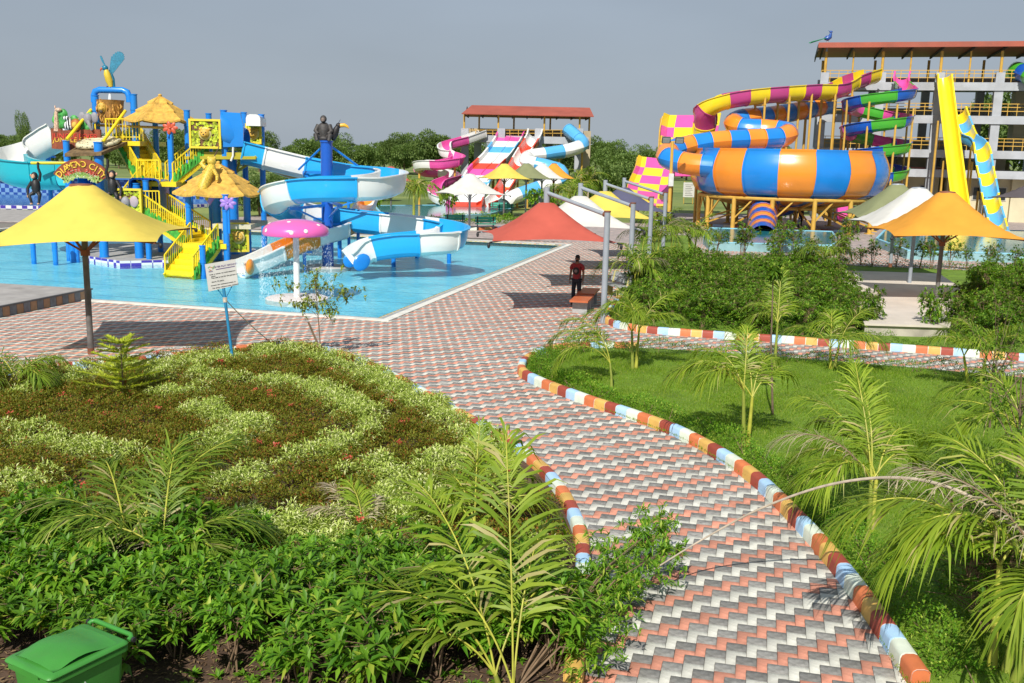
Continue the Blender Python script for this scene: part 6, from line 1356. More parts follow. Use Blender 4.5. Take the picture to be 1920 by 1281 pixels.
# ---- lawn grass
def grass(poly, n, name, label, hmin, hmax, far=True):
    a = np.array(poly); x0, y0 = a.min(0); x1, y1 = a.max(0); p = np.c_[rng.uniform(x0, x1, n), rng.uniform(y0, y1, n)]; p = p[inpoly(p[:, 0], p[:, 1], poly)]; k = len(p)
    clump = .75+.35*np.sin(p[:, 0]*1.9+np.sin(p[:, 1]*1.3)*1.5)*np.sin(p[:, 1]*1.7+1); pos = np.c_[p, np.full(k, .052)]; d = unit(np.c_[rng.normal(0, .45, (k, 2)), np.ones(k)]); Ln = rng.uniform(hmin, hmax, k)*np.clip(clump, .5, 1.3); s_ = unit(np.c_[rng.normal(0, 1, (k, 2)), np.zeros(k)])*.006
    V = np.stack([pos-s_, pos+s_, pos+d*Ln[:, None]], 1).reshape(-1, 3); T = np.arange(3*k).reshape(-1, 3); o = link(name, npmesh(name, V, T), LEAF('grass_blade', (.10, .20, .010), (.23, .345, .022), (.36, .38, .09), .08, .35, .7, .2)); return tag(o, label, 'grass', kind='stuff')
lawnv = px2w([(985, 690), (1062, 660), (1400, 672), (1700, 696), (1960, 720), (2450, 760), (2700, 1300), (1700, 1300), (1600, 1115), (1500, 995), (1400, 900), (1285, 830), (1100, 760)])
grass(lawnv, 480000, 'lawn_grass', 'short green lawn grass between the paths', .035, .09)
# ---- dense shrubs of the middle bed
sB = [make_shrub('leafy_shrub', 31+k, .95, .50, 6, 16, 11, .135, .042, L_MID, .22, .008) for k in range(4)]
terr = tr
regM = px2w([(1178, 595), (1190, 520), (1240, 500), (1330, 505), (1500, 505), (1560, 512), (1590, 545), (1625, 625), (1600, 640), (1450, 630), (1320, 620), (1200, 608)], .05)
spM = grid(regM, .95, .35); place(sB, spM, 'mid green leafy shrub in the dense mass between the kerb and the concrete terrace', 'shrubs of the middle bed', .8, 1.25)
regM2 = px2w([(1790, 640), (1800, 545), (1850, 520), (1990, 530), (1990, 660)], .05)
place(sB, [], '') if False else None
for q in place([copy_tree(s_) for s_ in sB], grid(regM2, 1.1, .35), 'mid green leafy shrub in the group right of the concrete terrace', 'shrubs right of the terrace', .9, 1.4): pass
for i, (x, y, s_) in enumerate(((1640, 620, 1.15), (1750, 628, 1.3))):
    g = G(x, y, .05); c = copy_tree(sB[i]); c.location = g; c.scale = (.8*s_, .8*s_, 1.35*s_); c['label'] = ('slim leafy shrub at the front left corner of the concrete terrace', 'bushy shrub at the front right corner of the concrete terrace')[i]; del c['group']
# row of young shrubs in front of the splash pools
sC = [make_shrub('young_shrub', 51+k, 1.35, .55, 4, 16, 9, .14, .045, L_MID, .45, .012) for k in range(3)]
row = [G(x+random.uniform(-12, 12), y+random.uniform(-4, 4), .0) for x, y in [(1345, 480), (1380, 482), (1405, 484), (1440, 482), (1470, 484), (1500, 486), (1530, 487), (1565, 490), (1585, 488), (1610, 494), (1640, 497), (1672, 499), (1720, 502), (1745, 503), (1790, 505), (1815, 506), (1840, 508), (1868, 510), (1900, 512)]]
place(sC, [(g.x, g.y) for g in row], 'young round-crowned shrub in the row before the teal pools', 'young shrubs before the teal pools', .85, 1.35, 0)
for i, (x, y) in enumerate(((1460, 478), (1585, 478))):
    c = copy_tree(sC[i]); g = G(x, y); c.location = g; c.scale = (1.6, 1.6, 1.7); c['label'] = ('tall young shrub before the outlet tube of the giant bowl', 'tall young shrub left of the white and olive umbrellas')[i]; del c['group']
hedge(spline([G(1330, 488), G(1480, 493), G(1600, 500), G(1760, 507), G(1920, 516)], .5), .5, .45, 260, .10, .05, L_MID, 'low_hedge', 'low dark hedge strip under the row of young shrubs', z0=0)
hedge(spline([G(850, 418), G(920, 420), G(990, 416)], .6), 1.2, .5, 130, .16, .09, L_HEDGE, 'low_hedge', 'clipped hedge strip behind the green benches', z0=0)
hedge(spline([G(960, 410), G(880, 409), G(800, 417), G(730, 421)], .6), 1.0, .4, 110, .16, .09, L_HEDGE, 'low_hedge', 'low hedge strip edging the far pool', z0=0)
# ---- palms
def frond_geo(p0, az, el, Ln, droop, bare, llen, r, nl=34, lw=.026, twist=0.0, vee=.18):
    ns = 16; pts = [np.array(p0, float)]; T_ = []
    for k in range(ns):
        f = k/(ns-1); e_ = el-droop*f**1.35; a = az+twist*f; t_ = np.array([math.cos(a)*math.cos(e_), math.sin(a)*math.cos(e_), math.sin(e_)]); T_.append(t_); pts.append(pts[-1]+t_*Ln/ns)
    pts = np.array(pts); T_.append(T_[-1]); T_ = np.array(T_); f = np.linspace(bare, 1, nl); f = np.repeat(f, 2)+r.normal(0, .006, nl*2); f = np.clip(f, 0, 1); sgn = np.tile([1., -1.], nl)
    i = np.clip((f*ns).astype(int), 0, ns-1); fr_ = f*ns-i; base = pts[i]+(pts[i+1]-pts[i])*fr_[:, None]; t_ = T_[i]; sd = unit(np.cross(t_, [0, 0, 1.])); up = np.cross(sd, t_)
    g_ = (f-bare)/(1-bare); ll = llen*(.35+.65*np.sin(np.pi*np.clip(.12+.80*g_, 0, 1)))*r.uniform(.85, 1.12, nl*2); ll = np.where(g_ > .93, ll*.8, ll)
    d = unit(t_*(.55+.75*g_[:, None])+sd*sgn[:, None]*(.95-.5*g_[:, None])+up*vee+r.normal(0, .17, t_.shape)); W = lw*r.uniform(.8, 1.2, nl*2); wn = unit(np.cross(d, up)); dz = np.array([0, 0, -1.])
    dr = (r.uniform(.15, .55, nl*2)+.55*g_*r.uniform(.2, 1, nl*2))[:, None]*ll[:, None]; a1 = base+d*ll[:, None]*.35+dz*dr*.08; a2 = base+d*ll[:, None]*.72+dz*dr*.45; tip = base+d*ll[:, None]+dz*dr*1.15
    V = np.stack([base, a1-wn*W[:, None]*.5, a1+wn*W[:, None]*.5, a2-wn*W[:, None]*.4, a2+wn*W[:, None]*.4, tip], 1).reshape(-1, 3); n = len(base); q = np.arange(n)[:, None]*6
    Tt = np.concatenate([q+[0, 1, 2], q+[1, 3, 4], q+[1, 4, 2], q+[3, 5, 4]], 1).reshape(-1, 3)
    return pts, V, Tt
def palm(base, label, seed, stem_h, fronds, llen=.36, bare=.25, nstem=1, mat=None, lean=(0, 0), stem_r=.035, name='areca_palm', group=None, lw=.023, dry=0, nl=44):
    r = np.random.default_rng(seed); o = thing(name, label, 'palm', (base.x, base.y, base.z), group); tops = []
    for k in range(nstem):
        off = Vector((r.normal(0, .06), r.normal(0, .06), 0)) if nstem > 1 else Vector(); top = base+off*2.2+Vector((lean[0], lean[1], stem_h*r.uniform(.85, 1.05) if nstem > 1 else stem_h)); mid_ = (base+off).lerp(top, .5)+Vector((-lean[0]*.15, -lean[1]*.15, 0))
        if stem_h > .05: MB().tube([base+off-Vector((0, 0, .03)), (base+off).lerp(mid_, .5), mid_, top], [stem_r*1.5, stem_r*1.1, stem_r, stem_r*.75], 10).build('stem', STEMY if k % 2 else STEMG, o, True)
        tops.append(top)
    for k, (az, el, Ln, dr) in enumerate(fronds):
        isdry = k < dry; pts, V, T = frond_geo(tops[k % nstem], R_(az), R_(el), Ln, R_(dr), bare, llen*1.3*Ln**.4*(.8 if isdry else 1), r, nl, lw*(.5 if isdry else 1), R_(r.normal(0, 10)))
        mb = MB(); mb.tube([Vector(p) for p in pts], [stem_r*.28*(1-.8*i/len(pts))+.003 for i in range(len(pts))], 6); fo_ = mb.build('frond', STEMY if not isdry else TWIG, o, True); lb = LB(); lb.add(V, T); lb.build('leaflets', L_DRY if isdry else (mat or L_PALM), fo_)
    return o
def ring_fronds(n, seed, el=(35, 80), Ln=(1.1, 1.6), dr=(60, 110), az0=0):
    r = random.Random(seed); return [(az0+360*k/n+r.uniform(-22, 22), r.uniform(*el), r.uniform(*Ln), r.uniform(*dr)) for k in range(n)]
palm(G(285, 1085, .05), 'clumped areca palm in the flower bed behind the bright green shrubs', 3, .45, [(150, 20, 1.2, 70), (165, 30, 1.1, 80), (172, 55, 1.55, 95), (95, 70, 1.5, 60), (60, 62, 1.75, 50), (45, 58, 1.6, 70), (20, 45, 1.4, 90), (200, 60, 1.3, 100), (130, 72, 1.4, 80), (340, 45, 1.2, 110), (75, 78, 1.6, 70), (250, 60, 1.0, 110), (185, 50, 1.3, 100), (120, 55, 1.5, 75)], .42, .18, 3, L_PALMD, dry=2)
palm(G(945, 1292, .05), 'tall young palm with long arching fronds at the kerb end of the left bed', 4, .15, [(128, 70, 2.3, 62), (100, 80, 2.5, 36), (160, 62, 1.9, 100), (78, 72, 1.9, 70), (55, 66, 1.5, 95), (145, 66, 1.7, 80), (175, 55, 1.5, 105)], .46, .34, 2, L_PALM, stem_r=.03, lw=.036, nl=30)
palm(G(905, 1012, .05), 'reedy palm with an upright fresh spear beside the kerb of the left bed', 5, .30, [(88, 84, 1.35, 25), (50, 55, 1.1, 80), (120, 60, 1.1, 80), (10, 48, 1.0, 90), (160, 50, 1.0, 90), (70, 70, 1.2, 60)], .36, .2, 2, L_PALM)
palm(G(12, 745, .05), 'dark palm at the far corner of the left bed', 6, .25, ring_fronds(9, 6, (30, 75), (.9, 1.3), (70, 110)), .42, .2, 2, L_PALMD)
palm(G(680, 1005, .05), 'half dry palm seedling with straw coloured leaflets in the ixora', 7, .1, [(140, 55, 1.0, 60), (170, 45, .9, 70), (60, 60, .7, 80), (110, 70, .8, 60)], .34, .2, 1, L_PALM, dry=3, stem_r=.018)
palm(G(1147, 727, .055), 'palm with fronds bowing over the walk at the tip of the lawn', 8, .55, [(168, 62, 1.8, 108), (150, 76, 1.7, 95), (190, 50, 1.5, 110), (120, 70, 1.2, 90)], .34, .30, 1, L_PALM, (-.05, .1), .028)
palm(G(1190, 692, .055), 'upright palm on the far edge of the lawn before the shrub mass', 9, .95, ring_fronds(10, 9, (50, 84), (1.0, 1.6), (60, 100)), .36, .2, 2, L_PALM)
palm(G(1400, 836, .055), 'palm with wide arching crown in the middle of the lawn', 10, 1.05, [(172, 48, 1.5, 85), (155, 55, 1.4, 80), (185, 62, 1.3, 95), (100, 74, 1.5, 60), (75, 80, 1.3, 50), (30, 60, 1.1, 90), (215, 60, 1.2, 100), (60, 70, 1.2, 80), (130, 66, 1.3, 85)], .38, .25, 2, L_PALM)
palm(G(1632, 1000, .055), 'yellowish palm with ragged crown on the near lawn', 12, .80, [(168, 58, 1.6, 90), (140, 70, 1.7, 65), (110, 78, 1.9, 50), (190, 45, 1.3, 100), (85, 80, 1.7, 60), (55, 62, 1.4, 90), (210, 55, 1.2, 110), (155, 48, 1.4, 105), (30, 50, 1.3, 100), (125, 62, 1.5, 85)], .40, .25, 2, L_PALM, dry=1)
palm(G(1866, 1258, .055), 'large yellow stemmed palm beside the oleander at the near lawn edge', 13, 1.05, [(150, 66, 1.9, 70), (172, 56, 1.9, 95), (120, 74, 1.8, 70), (95, 80, 1.7, 60), (195, 50, 1.4, 105), (60, 66, 1.5, 90), (135, 52, 1.5, 100), (20, 55, 1.4, 90), (180, 62, 1.6, 100), (225, 50, 1.1, 110)], .42, .28, 3, L_PALM, stem_r=.038, lw=.03, dry=1)
palm(G(1830, 728, .055), 'palm on the right end of the far lawn hedge', 14, .8, ring_fronds(10, 14, (45, 80), (.9, 1.4), (60, 110)), .36, .2, 2, L_PALM)
palm(G(1918, 900, .055), 'palm leaning in from the right side of the lawn', 15, .9, [(165, 45, 1.5, 80), (150, 60, 1.5, 80), (185, 35, 1.3, 70), (110, 70, 1.4, 70), (200, 50, 1.2, 100)], .38, .2, 2, L_PALM)
palm(G(1452, 690, .055), 'slim palm with one upright feather frond beside the bare sapling stem', 16, 1.15, [(78, 82, 1.5, 35), (40, 60, 1.1, 80), (140, 62, 1.0, 90), (200, 50, .9, 100), (95, 70, 1.2, 70)], .38, .15, 1, L_PALM)
palm(G(1560, 690, .055), 'bright feathery palm on the far lawn edge in front of the painted kerb', 17, .6, ring_fronds(8, 17, (45, 80), (1.0, 1.5), (60, 100), 20), .38, .2, 2, L_PALM)
i_ = 0
for (x, y, h_, lab) in ((1225, 500, 1.2, 'bushy palm at the left corner of the shrub bed behind the grey posts'), (1262, 490, 1.4, 'tall bushy palm between the grey posts and the splash pool'), (1300, 486, 1.1, 'bushy palm at the left end of the splash pool'), (1190, 560, .9, 'palm beside the yellow legged bench'), (1240, 455, 1.0, 'palm beside the third grey post'), (1545, 520, .8, 'palm among the shrubs left of the concrete terrace')):
    i_ += 1; palm(G(x, y, .02), lab, 20+i_, h_, ring_fronds(13, 20+i_, (40, 84), (1.2, 1.9), (60, 115)), .45, .15, 3, L_PALMD, lw=.04, nl=24, dry=2 if i_ in (1, 4) else 0)
for k, (x, Y, h_, lab) in enumerate(((776, 72, 2.4, 'palm tree standing between the spiral slide and the far pool'), (1098, 100, 2.6, 'palm tree right of the middle slide tower'), (1075, 98, 2.2, 'palm tree before the tan wall of the middle tower'), (1068, 84, 1.8, 'palm tree behind the white hanging umbrella'))):
    b_ = P(x, 400, Y); palm(Vector((b_.x, Y, 0)), lab, 60+k, h_, ring_fronds(12, 60+k, (25, 80), (2.0, 2.8), (70, 120)), .55, .12, 1, L_PALMD, stem_r=.10, name='palm_tree', lw=.07, nl=20)
# ---- saplings
def sapling(base, top, label, seed, crown_c, crown_r, n, L, W, mat, bark=BARK, r0=.022, nb=9, group=None, name='sapling', cat='tree', bare=.45, per=5):
    r = np.random.default_rng(seed); o = thing(name, label, cat, (base.x, base.y, base.z), group); m_ = base.lerp(top, .5)+Vector((r.normal(0, .04), r.normal(0, .04), 0)); MB().tube([base-Vector((0, 0, .03)), m_, top], [r0, r0*.8, r0*.4], 8).build('trunk', bark, o, True)
    mb = MB(); tips = []; dirs = []
    for k in range(nb):
        f = r.uniform(bare, 1); p = m_.lerp(top, f*2-1) if f > .5 else base.lerp(m_, f*2); d = rdir(1, r)[0]; q = crown_c+Vector((d[0]*crown_r[0], d[1]*crown_r[1], d[2]*crown_r[2]))*r.uniform(.6, 1); mb.tube([p, p.lerp(q, .5)+Vector((0, 0, .03)), q], [r0*.35, r0*.22, r0*.12], 4, False)
        for j in range(n//nb):
            t_ = r.uniform(.3, 1); s_ = p.lerp(q, t_)+Vector(tuple(r.normal(0, .05, 3)))*crown_r[0]; tips.append(tuple(s_)); dd = rdir(1, r)[0]; dd[2] = abs(dd[2])*.5; dirs.append(tuple(unit(dd)))
    mb.build('branches', bark, o); lb = LB(); lb.add(*whorls(np.array(tips), np.array(dirs), per, L, W, r, .9, .3)); lb.build('crown', mat, o); return o
b_ = G(602, 665, .05); tp = P(590, 520, b_.y); sapling(b_, tp, 'thin leaning sapling with sparse leaves at the pool side of the flower bed', 71, P(600, 545, b_.y), (1.35, .7, .85), 210, .12, .05, LEAF('leaf_sparse', (.10, .17, .015), (.34, .38, .05), None, 0, .3), r0=.016, nb=18, per=5, bare=.3)
a_ = G(608, 668, .05); st_ = thing('support_stake', 'dark wooden stake leaning against the sparse sapling by the pool', 'stake', (a_.x, a_.y, a_.z)); MB().tube([a_-Vector((0, 0, .05)), P(590, 632, a_.y), P(578, 604, a_.y)], [.03, .028, .026], 8).build('stake', BARK, st_, True)
b_ = G(1449, 778, .055); tp = P(1450, 505, b_.y); sapling(b_, tp, 'sapling with a long bare stem and a small leafy head on the lawn', 72, P(1452, 500, b_.y), (.35, .35, .22), 60, .16, .06, L_MID, r0=.024, nb=8, bare=.92)
b_ = G(1856, 802, .055); tp = P(1872, 620, b_.y); sapling(b_, tp, 'dark stemmed sapling with fine spreading twigs at the right of the lawn', 73, P(1880, 600, b_.y), (.95, .9, .75), 170, .075, .03, L_MID, r0=.022, nb=20, bare=.3)
b_ = G(1905, 960, .055); tp = P(1915, 700, b_.y); sapling(b_, tp, 'small-leaved tree at the right rim of the lawn', 74, P(1930, 720, b_.y), (.8, .9, .9), 190, .075, .03, L_MID, r0=.026, nb=22, bare=.25)
b_ = G(715, 410); sapling(Vector((b_.x, 72, 0)), Vector((b_.x, 72, 2.0)), 'young leafy tree beside the far pool left of the palm tree', 75, Vector((b_.x+.2, 72, 2.1)), (1.1, 1.1, 1.0), 140, .3, .14, L_MID, r0=.05, nb=16)
for k, (x, Y, lab) in enumerate(((840, 74, 'young tree in front of the pink slide end'), (1000, 80, 'young tree left of the hanging red umbrella arm'), (1028, 78, 'slim young tree behind the red umbrella'))):
    b_ = P(x, 420, Y); sapling(Vector((b_.x, Y, 0)), Vector((b_.x, Y, 2.3)), lab, 80+k, Vector((b_.x, Y, 1.9)), (.9, .9, 1.0), 110, .26, .12, L_HEDGE, r0=.05, nb=14)
# conifer seedling
b_ = G(232, 752, .05); o = thing('conifer_sapling', 'yellow-green star conifer seedling with flat tiers in the flower bed', 'tree', (b_.x, b_.y, b_.z)); H_ = 1.25
MB().tube([b_, b_+Vector((0, 0, H_))], [.022, .008], 8).build('trunk', BARK, o, True)
lb = LB(); mb = MB()
for k in range(6):
    z_ = b_.z+.25+k*.19; Lb = .80*(1-k/7.5)+.14
    for j in range(5):
        a = 2*math.pi*(j+.5*(k % 2))/5+k*.4; d0 = Vector((math.cos(a), math.sin(a), .28)); p0 = Vector((b_.x, b_.y, z_)); p1 = p0+d0*Lb; mb.tube([p0, p0.lerp(p1, .5)-Vector((0, 0, .02)), p1], [.007, .005, .003], 4, False); n = 170; f = rng.uniform(.1, 1, n); s_ = rng.choice([-1, 1], n); ps = np.array(p0)+(np.array(p1)-np.array(p0))*f[:, None]; sd = np.array([-math.sin(a), math.cos(a), 0]); dd = unit(np.array(d0.normalized())*.7+sd*s_[:, None]*.7+rng.normal(0, .15, (n, 3))); lb.add(*leafgeo(ps, dd, (0, 0, 1), .16*(1-.5*f), .022, -.1, .2, True))
mb.build('branches', STEMG, o); lb.build('needles', L_CON, o)
# oleander thicket on the right edge, leafy branch over the path, bent dead cane
big = make_shrub('oleander_bush', 91, 1.9, .85, 9, 34, 10, .14, .026, L_MID, .12, .014); big.location = (5.35, 10.3, .05); big['label'] = 'big narrow-leaved oleander bush at the near right of the lawn'
big2 = make_shrub('oleander_bush', 92, 1.5, .7, 8, 30, 10, .14, .026, L_MID, .12, .014); big2.location = (6.2, 11.4, .05); big2['label'] = 'second narrow-leaved oleander bush behind the big one'
b_ = G(962, 1300, .05); o = thing('leaning_shrub', 'leafy branch leaning out over the painted kerb onto the path', 'shrub', (b_.x, b_.y, b_.z)); r = np.random.default_rng(93); tips = []; dirs = []; mb = MB()
cs_ = [G(x, y, z_) for x, y, z_ in ((1100, 1090, .35), (1150, 1040, .45), (1210, 1010, .5), (1250, 1030, .45), (1190, 1080, .35), (1120, 1150, .3), (1105, 1220, .3), (1160, 1110, .35), (1235, 985, .55), (1090, 1190, .3), (1140, 1090, .4), (1060, 1160, .35))]
for c in cs_:
    j = b_.lerp(c, .6)+Vector((0, 0, .22)); mb.tube([b_, j, c], [.014, .010, .005], 5, False)
    for k in range(48): tips.append(tuple(c+Vector(tuple(r.normal(0, 1, 3)*[.16, .16, .12])))); dd = rdir(1, r)[0]; dd[2] = abs(dd[2])*.7+.2; dirs.append(tuple(unit(dd)))
mb.build('branches', TWIG, o); lb = LB(); lb.add(*whorls(np.array(tips), np.array(dirs), 9, .125, .026, r, .8, .2)); lb.build('foliage', L_HEDGE, o)
pts = spline([G(1225, 1068, .42), P(1320, 1010, 11.2), P(1430, 952, 11.0), P(1560, 908, 10.7), P(1690, 896, 10.4), P(1800, 922, 10.0), P(1900, 985, 9.6), P(1990, 1060, 9.2)], .1); o = thing('bent_cane', 'long bare grey cane arching over the path to the lawn', 'branch', (pts[0].x, pts[0].y, pts[0].z))
MB().tube(pts, [.009+.014*i/len(pts) for i in range(len(pts))], 8).build('cane', M('cane_grey', (.42, .35, .27), .85, .25, 10), o, True)
lb = LB(); n = 40; i = rng.integers(int(len(pts)*.6), len(pts)-1, n); ps = np.array([tuple(pts[k]) for k in i]); lb.add(*leafgeo(ps, unit(rng.normal(0, 1, (n, 3))*[1, 1, .4]+[-.5, 0, -.6]), (0, 0, 1), .26, .012, .3, .2)); lb.build('dry_leaflets', L_DRY, o)
# ---- far trees, tall hedge
def far_tree(seed, h, r_, nb, n, L):
    r = np.random.default_rng(seed); o = thing('far_tree', 'x', 'tree', (0, 0, 0)); MB().tube([(0, 0, -.1), (.1, 0, h*.35), (0, .1, h*.6)], [.22, .16, .08], 6).build('trunk', BARK, o, True); lb = LB()
    for k in range(nb):
        a = r.uniform(0, 6.28); q = r.uniform(0, 1)**.5*r_*.65; c = np.array([q*math.cos(a), q*math.sin(a), h*r.uniform(.38, .82)]); br = r_*r.uniform(.32, .55); d = rdir(n, r); ps = c+d*br*r.uniform(.75, 1.05, (n, 1))*[1, 1, .75]; dd = unit(d+r.normal(0, .6, d.shape)); lb.add(*leafgeo(ps, dd, (0, 0, 1), L*r.uniform(.6, 1.3, n), L*.55, .1, .15, True))
    lb.build('crown', L_TREE, o); return o
tp_ = [far_tree(100+k, h, r_, nb, 420, .40) for k, (h, r_, nb) in enumerate(((7.5, 3.6, 15), (6.0, 3.4, 13), (8.5, 4.2, 18), (5.0, 3.0, 11)))]
spots = []
rr_ = random.Random(5)
for Yb, sp in ((235, 5.0), (262, 5.0)):
    x = -150
    while x < 85:
        spots.append((x+rr_.uniform(-1.5, 1.5), Yb+rr_.uniform(-8, 8)))
        x += sp*rr_.uniform(.8, 1.25)
place(tp_, spots, 'round dark green tree in the wood behind the fields', 'trees of the far wood', .85, 1.35, -.06)
# one slim tall tree on the left skyline, and trees above the building's right end
o = copy_tree(tp_[2]); b_ = P(52, 270, 150); o.location = (b_.x, 150, -.06); o.scale = (.28, .28, 1.28); o['label'] = 'slim tall tree rising alone above the left skyline'; del o['group']
for k, (x, Y, s_) in enumerate(((1890, 118, 2.0), (1700, 125, 1.0), (1395, 130, .9), (1180, 180, 1.15), (815, 190, 1.25), (570, 185, 1.2))):
    o = copy_tree(tp_[k % 4]); b_ = P(x, 300, Y); o.location = (b_.x, Y, -.06); o.scale = (s_, s_, s_*1.05); del o['group']
    o['label'] = ('tall tree showing above the right end of the slide building', 'tree behind the building seen between its columns', 'tree behind the giant bowl feeder tube', 'broad tree on the skyline left of the checkered wall', 'broad tree on the skyline left of the middle tower', 'broad tree on the skyline right of the jungle tower')[k]
mids = [(488, 78, .62), (512, 82, .7), (540, 80, .6), (470, 86, .6), (560, 92, .55), (1125, 122, .62), (1150, 121, .66), (1175, 122, .6), (1200, 121, .66), (1228, 122, .62), (1105, 124, .6), (690, 105, .5), (720, 108, .5), (640, 104, .5)]
for k, (x, Y, s_) in enumerate(mids):
    o = copy_tree(tp_[k % 4]); b_ = P(x, 340, Y); o.location = (b_.x, Y, -.9); o.scale = (s_*.8, s_*.8, s_)
    o['group'] = 'bushy trees behind the jungle tower' if k < 5 else ('bushy trees by the tall hedge' if k < 11 else 'bushy trees behind the far pool'); o['label'] = 'bushy green tree right behind the jungle tower' if k < 5 else ('bushy green tree beside the tall hedge and the checkered wall' if k < 11 else 'bushy green tree behind the far pool')
hedge(spline([P(1096, 350, 118)*1, P(1160, 350, 118), P(1246, 350, 118)], 1.0), 3, 4.3, 190, .4, .24, L_TREE, 'tall_hedge', 'tall dark hedge between the middle tower and the checkered wall', z0=-4.2+.0 if False else 0)
# ================================================================= PEOPLE
def skinmesh(name, verts, edges, radii, mat, parent, off, root=0, sub=2, rotz=0.0, scale=1.0):
    me = bpy.data.meshes.new(name); me.from_pydata(verts, edges, []); ob = bpy.data.objects.new(name, me); COL.objects.link(ob)
    sk = ob.modifiers.new('s', 'SKIN'); sk.use_smooth_shade = True; ss = ob.modifiers.new('u', 'SUBSURF'); ss.levels = sub; ss.render_levels = sub
    for i, v in enumerate(me.skin_vertices[0].data): v.radius = (radii[i], radii[i]) if not isinstance(radii[i], tuple) else radii[i]; v.use_root = (i == root)
    bpy.context.view_layer.update(); m2 = bpy.data.meshes.new_from_object(ob.evaluated_get(bpy.context.evaluated_depsgraph_get())); bpy.data.objects.remove(ob)
    m2.transform(Matrix.Rotation(rotz, 4, 'Z') @ Matrix.Scale(scale, 4)); m2.materials.clear(); m2.polygons.foreach_set('use_smooth', [True]*len(m2.polygons)); return link(name, m2, mat, parent)
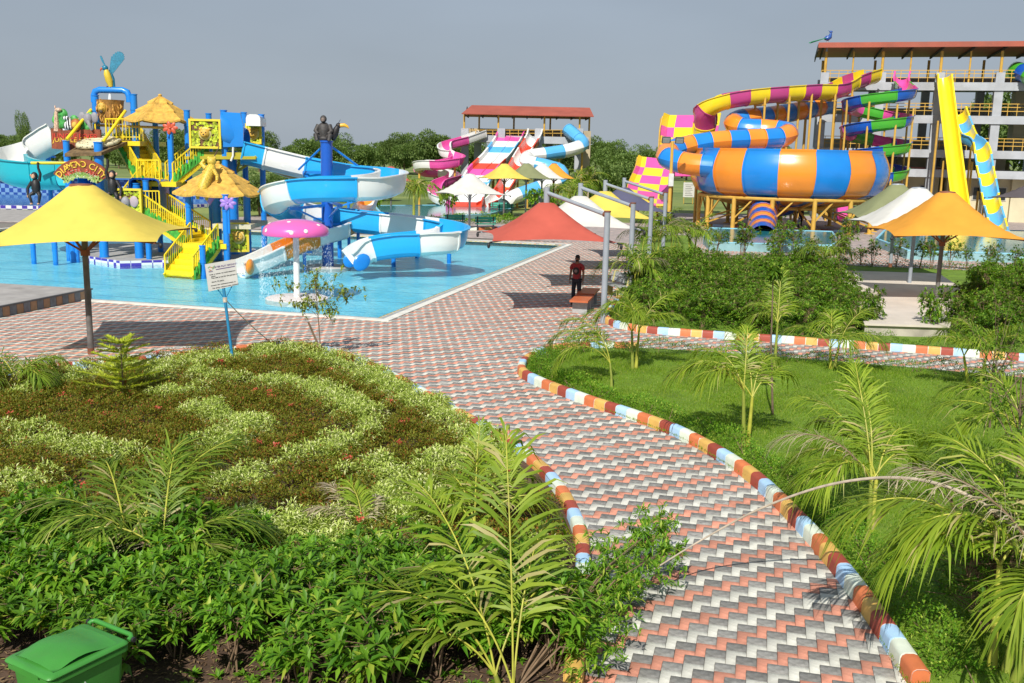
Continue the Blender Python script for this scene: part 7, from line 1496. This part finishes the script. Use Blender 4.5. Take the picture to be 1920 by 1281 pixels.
def person(loc, label, rotz, H=1.78, shirt=(.30, .03, .035), print_=True, dark=False):
    """standing man; built facing -Y, then turned"""
    s = H/1.78; o = thing('person', label, 'person', tuple(loc)); SK = M('skin_brown', (.21, .105, .06), .55, .08, 8); HR = M('hair_black', (.012, .011, .011), .7, .2, 30, bump=.6, bscale=80); SH = M('shirt_red' if not dark else 'shirt_dark', shirt, .85, .12, 9, bump=.3, bscale=16); TR = M('jeans_dark', (.022, .026, .04), .85, .2, 8, bump=.3, bscale=18); SHO = M('shoe_dark', (.03, .025, .022), .6)
    # continuous body: pelvis, spine, neck, head, arms with hands, legs with feet
    v = [(0, 0, .94), (0, .0, 1.12), (0, -.005, 1.32), (0, 0, 1.44), (0, -.005, 1.52), (0, -.015, 1.60), (0, -.015, 1.70), (.09, 0, 1.42), (.19, 0, 1.40), (.235, .01, 1.14), (.245, -.05, .90), (.245, -.065, .84), (-.09, 0, 1.42), (-.19, 0, 1.40), (-.235, .01, 1.14), (-.245, -.05, .90), (-.245, -.065, .84), (.09, 0, .88), (.10, -.01, .50), (.10, .015, .10), (.105, -.10, .04), (-.09, 0, .88), (-.11, -.02, .50), (-.115, .01, .10), (-.12, -.11, .04)]
    e = [(0, 1), (1, 2), (2, 3), (3, 4), (4, 5), (5, 6), (3, 7), (7, 8), (8, 9), (9, 10), (10, 11), (3, 12), (12, 13), (13, 14), (14, 15), (15, 16), (0, 17), (17, 18), (18, 19), (19, 20), (0, 21), (21, 22), (22, 23), (23, 24)]
    rd = [(.15, .105), (.135, .095), (.155, .105), (.10, .075), .055, (.072, .085), (.070, .088), .07, .058, .043, .031, .034, .07, .058, .043, .031, .034, .085, .058, .042, .04, .085, .058, .042, .04]
    skinmesh('body', v, e, rd, SK, o, loc, 0, 2, rotz, s)
    v2 = [(0, 0, .80), (0, 0, 1.10), (0, -.005, 1.32), (0, 0, 1.43), (.10, 0, 1.42), (.20, 0, 1.39), (.228, .005, 1.22), (-.10, 0, 1.42), (-.20, 0, 1.39), (-.228, .005, 1.22)]; e2 = [(0, 1), (1, 2), (2, 3), (3, 4), (4, 5), (5, 6), (3, 7), (7, 8), (8, 9)]
    skinmesh('shirt', v2, e2, [(.172, .125), (.16, .118), (.178, .128), (.105, .085), .078, .074, .068, .078, .074, .068], SH, o, loc, 0, 2, rotz, s)
    v3 = [(0, 0, .95), (.085, 0, .87), (.10, -.01, .50), (.102, .012, .09), (-.085, 0, .87), (-.11, -.02, .50), (-.117, .008, .09)]; skinmesh('trousers', v3, [(0, 1), (1, 2), (2, 3), (0, 4), (4, 5), (5, 6)], [(.16, .118), .10, .078, .066, .10, .078, .066], TR, o, loc, 0, 2, rotz, s)
    r3 = Matrix.Rotation(rotz, 3, 'Z'); L0 = Vector(loc)
    def L(x, y, z): return L0+r3 @ Vector((x, y, z))*s
    mb = MB(); mb.ell(L(0, .012, 1.695), (.083*s, .102*s, .085*s), 16, 10, r3); mb.ell(L(0, .05, 1.655), (.075*s, .06*s, .08*s), 12, 8, r3); mb.build('hair', HR, o, True)
    mb = MB(); mb.ell(L(0, -.062, 1.572), (.055*s, .045*s, .04*s), 12, 8, r3); mb.build('beard', HR, o, True)
    mb = MB(); mb.ell(L(0, -.106, 1.62), (.014*s, .022*s, .024*s), 8, 6, r3); [mb.ell(L(k*.083, -.005, 1.625), (.014*s, .025*s, .034*s), 8, 6, r3) for k in (-1, 1)]; mb.build('nose_and_ears', SK, o, True)
    for k in (-1, 1): mb = MB(); mb.ell(L(k*.032, -.092, 1.645), (.012*s, .008*s, .008*s), 8, 6, r3); mb.build('eye', M('eye_dark', (.02, .015, .01), .2), o, True)
    for k, x in ((1, .245), (-1, -.245)):      # hands: palm is the arm's end; five fingers
        for j in range(4):
            y = -.10+.022*j; mb = MB(); ln = (.07, .085, .09, .075)[j]; mb.tube([L(x, y+.03, .82), L(x-.004*k, y+.022, .82-ln*.55), L(x-.016*k, y+.016, .82-ln)], [.0095*s, .009*s, .007*s], 6); mb.build('finger', SK, o, True)
        mb = MB(); mb.tube([L(x-.01*k, -.10, .86), L(x-.02*k, -.125, .82), L(x-.024*k, -.128, .785)], [.011*s, .010*s, .007*s], 6); mb.build('thumb', SK, o, True)
    for k, (x, y) in ((1, (.105, -.06)), (-1, (-.12, -.07))): mb = MB(); mb.ell(L(x, y, .04), (.05*s, .135*s, .045*s), 12, 8, r3); mb.build('shoe', SHO, o, True)
    if print_:
        fr3 = r3 @ Vector((0, -1, 0)); mb = MB(); c = L(0, -.128, 1.21); M3 = r3 @ Matrix.Rotation(R_(90), 3, 'X'); mb.ell(c, (.125*s, .135*s, .016), 20, 6, M3); mb.build('print_field', M('print_black', (.025, .02, .022), .8), o, True); mb = MB(); mb.ell(L(0, -.140, 1.21), (.062*s, .062*s, .012), 18, 6, M3); mb.build('print_emblem', M('print_grey', (.22, .17, .17), .8), o, True)
    return o
person(G(1080, 571, 0), 'bearded man in red t-shirt and dark jeans standing beside the orange-red bench', R_(-22), 1.78)
person(G(1499, 428, 0), 'distant person in dark clothes standing under the giant bowl', R_(160), 1.7, (.03, .03, .04), False, True)
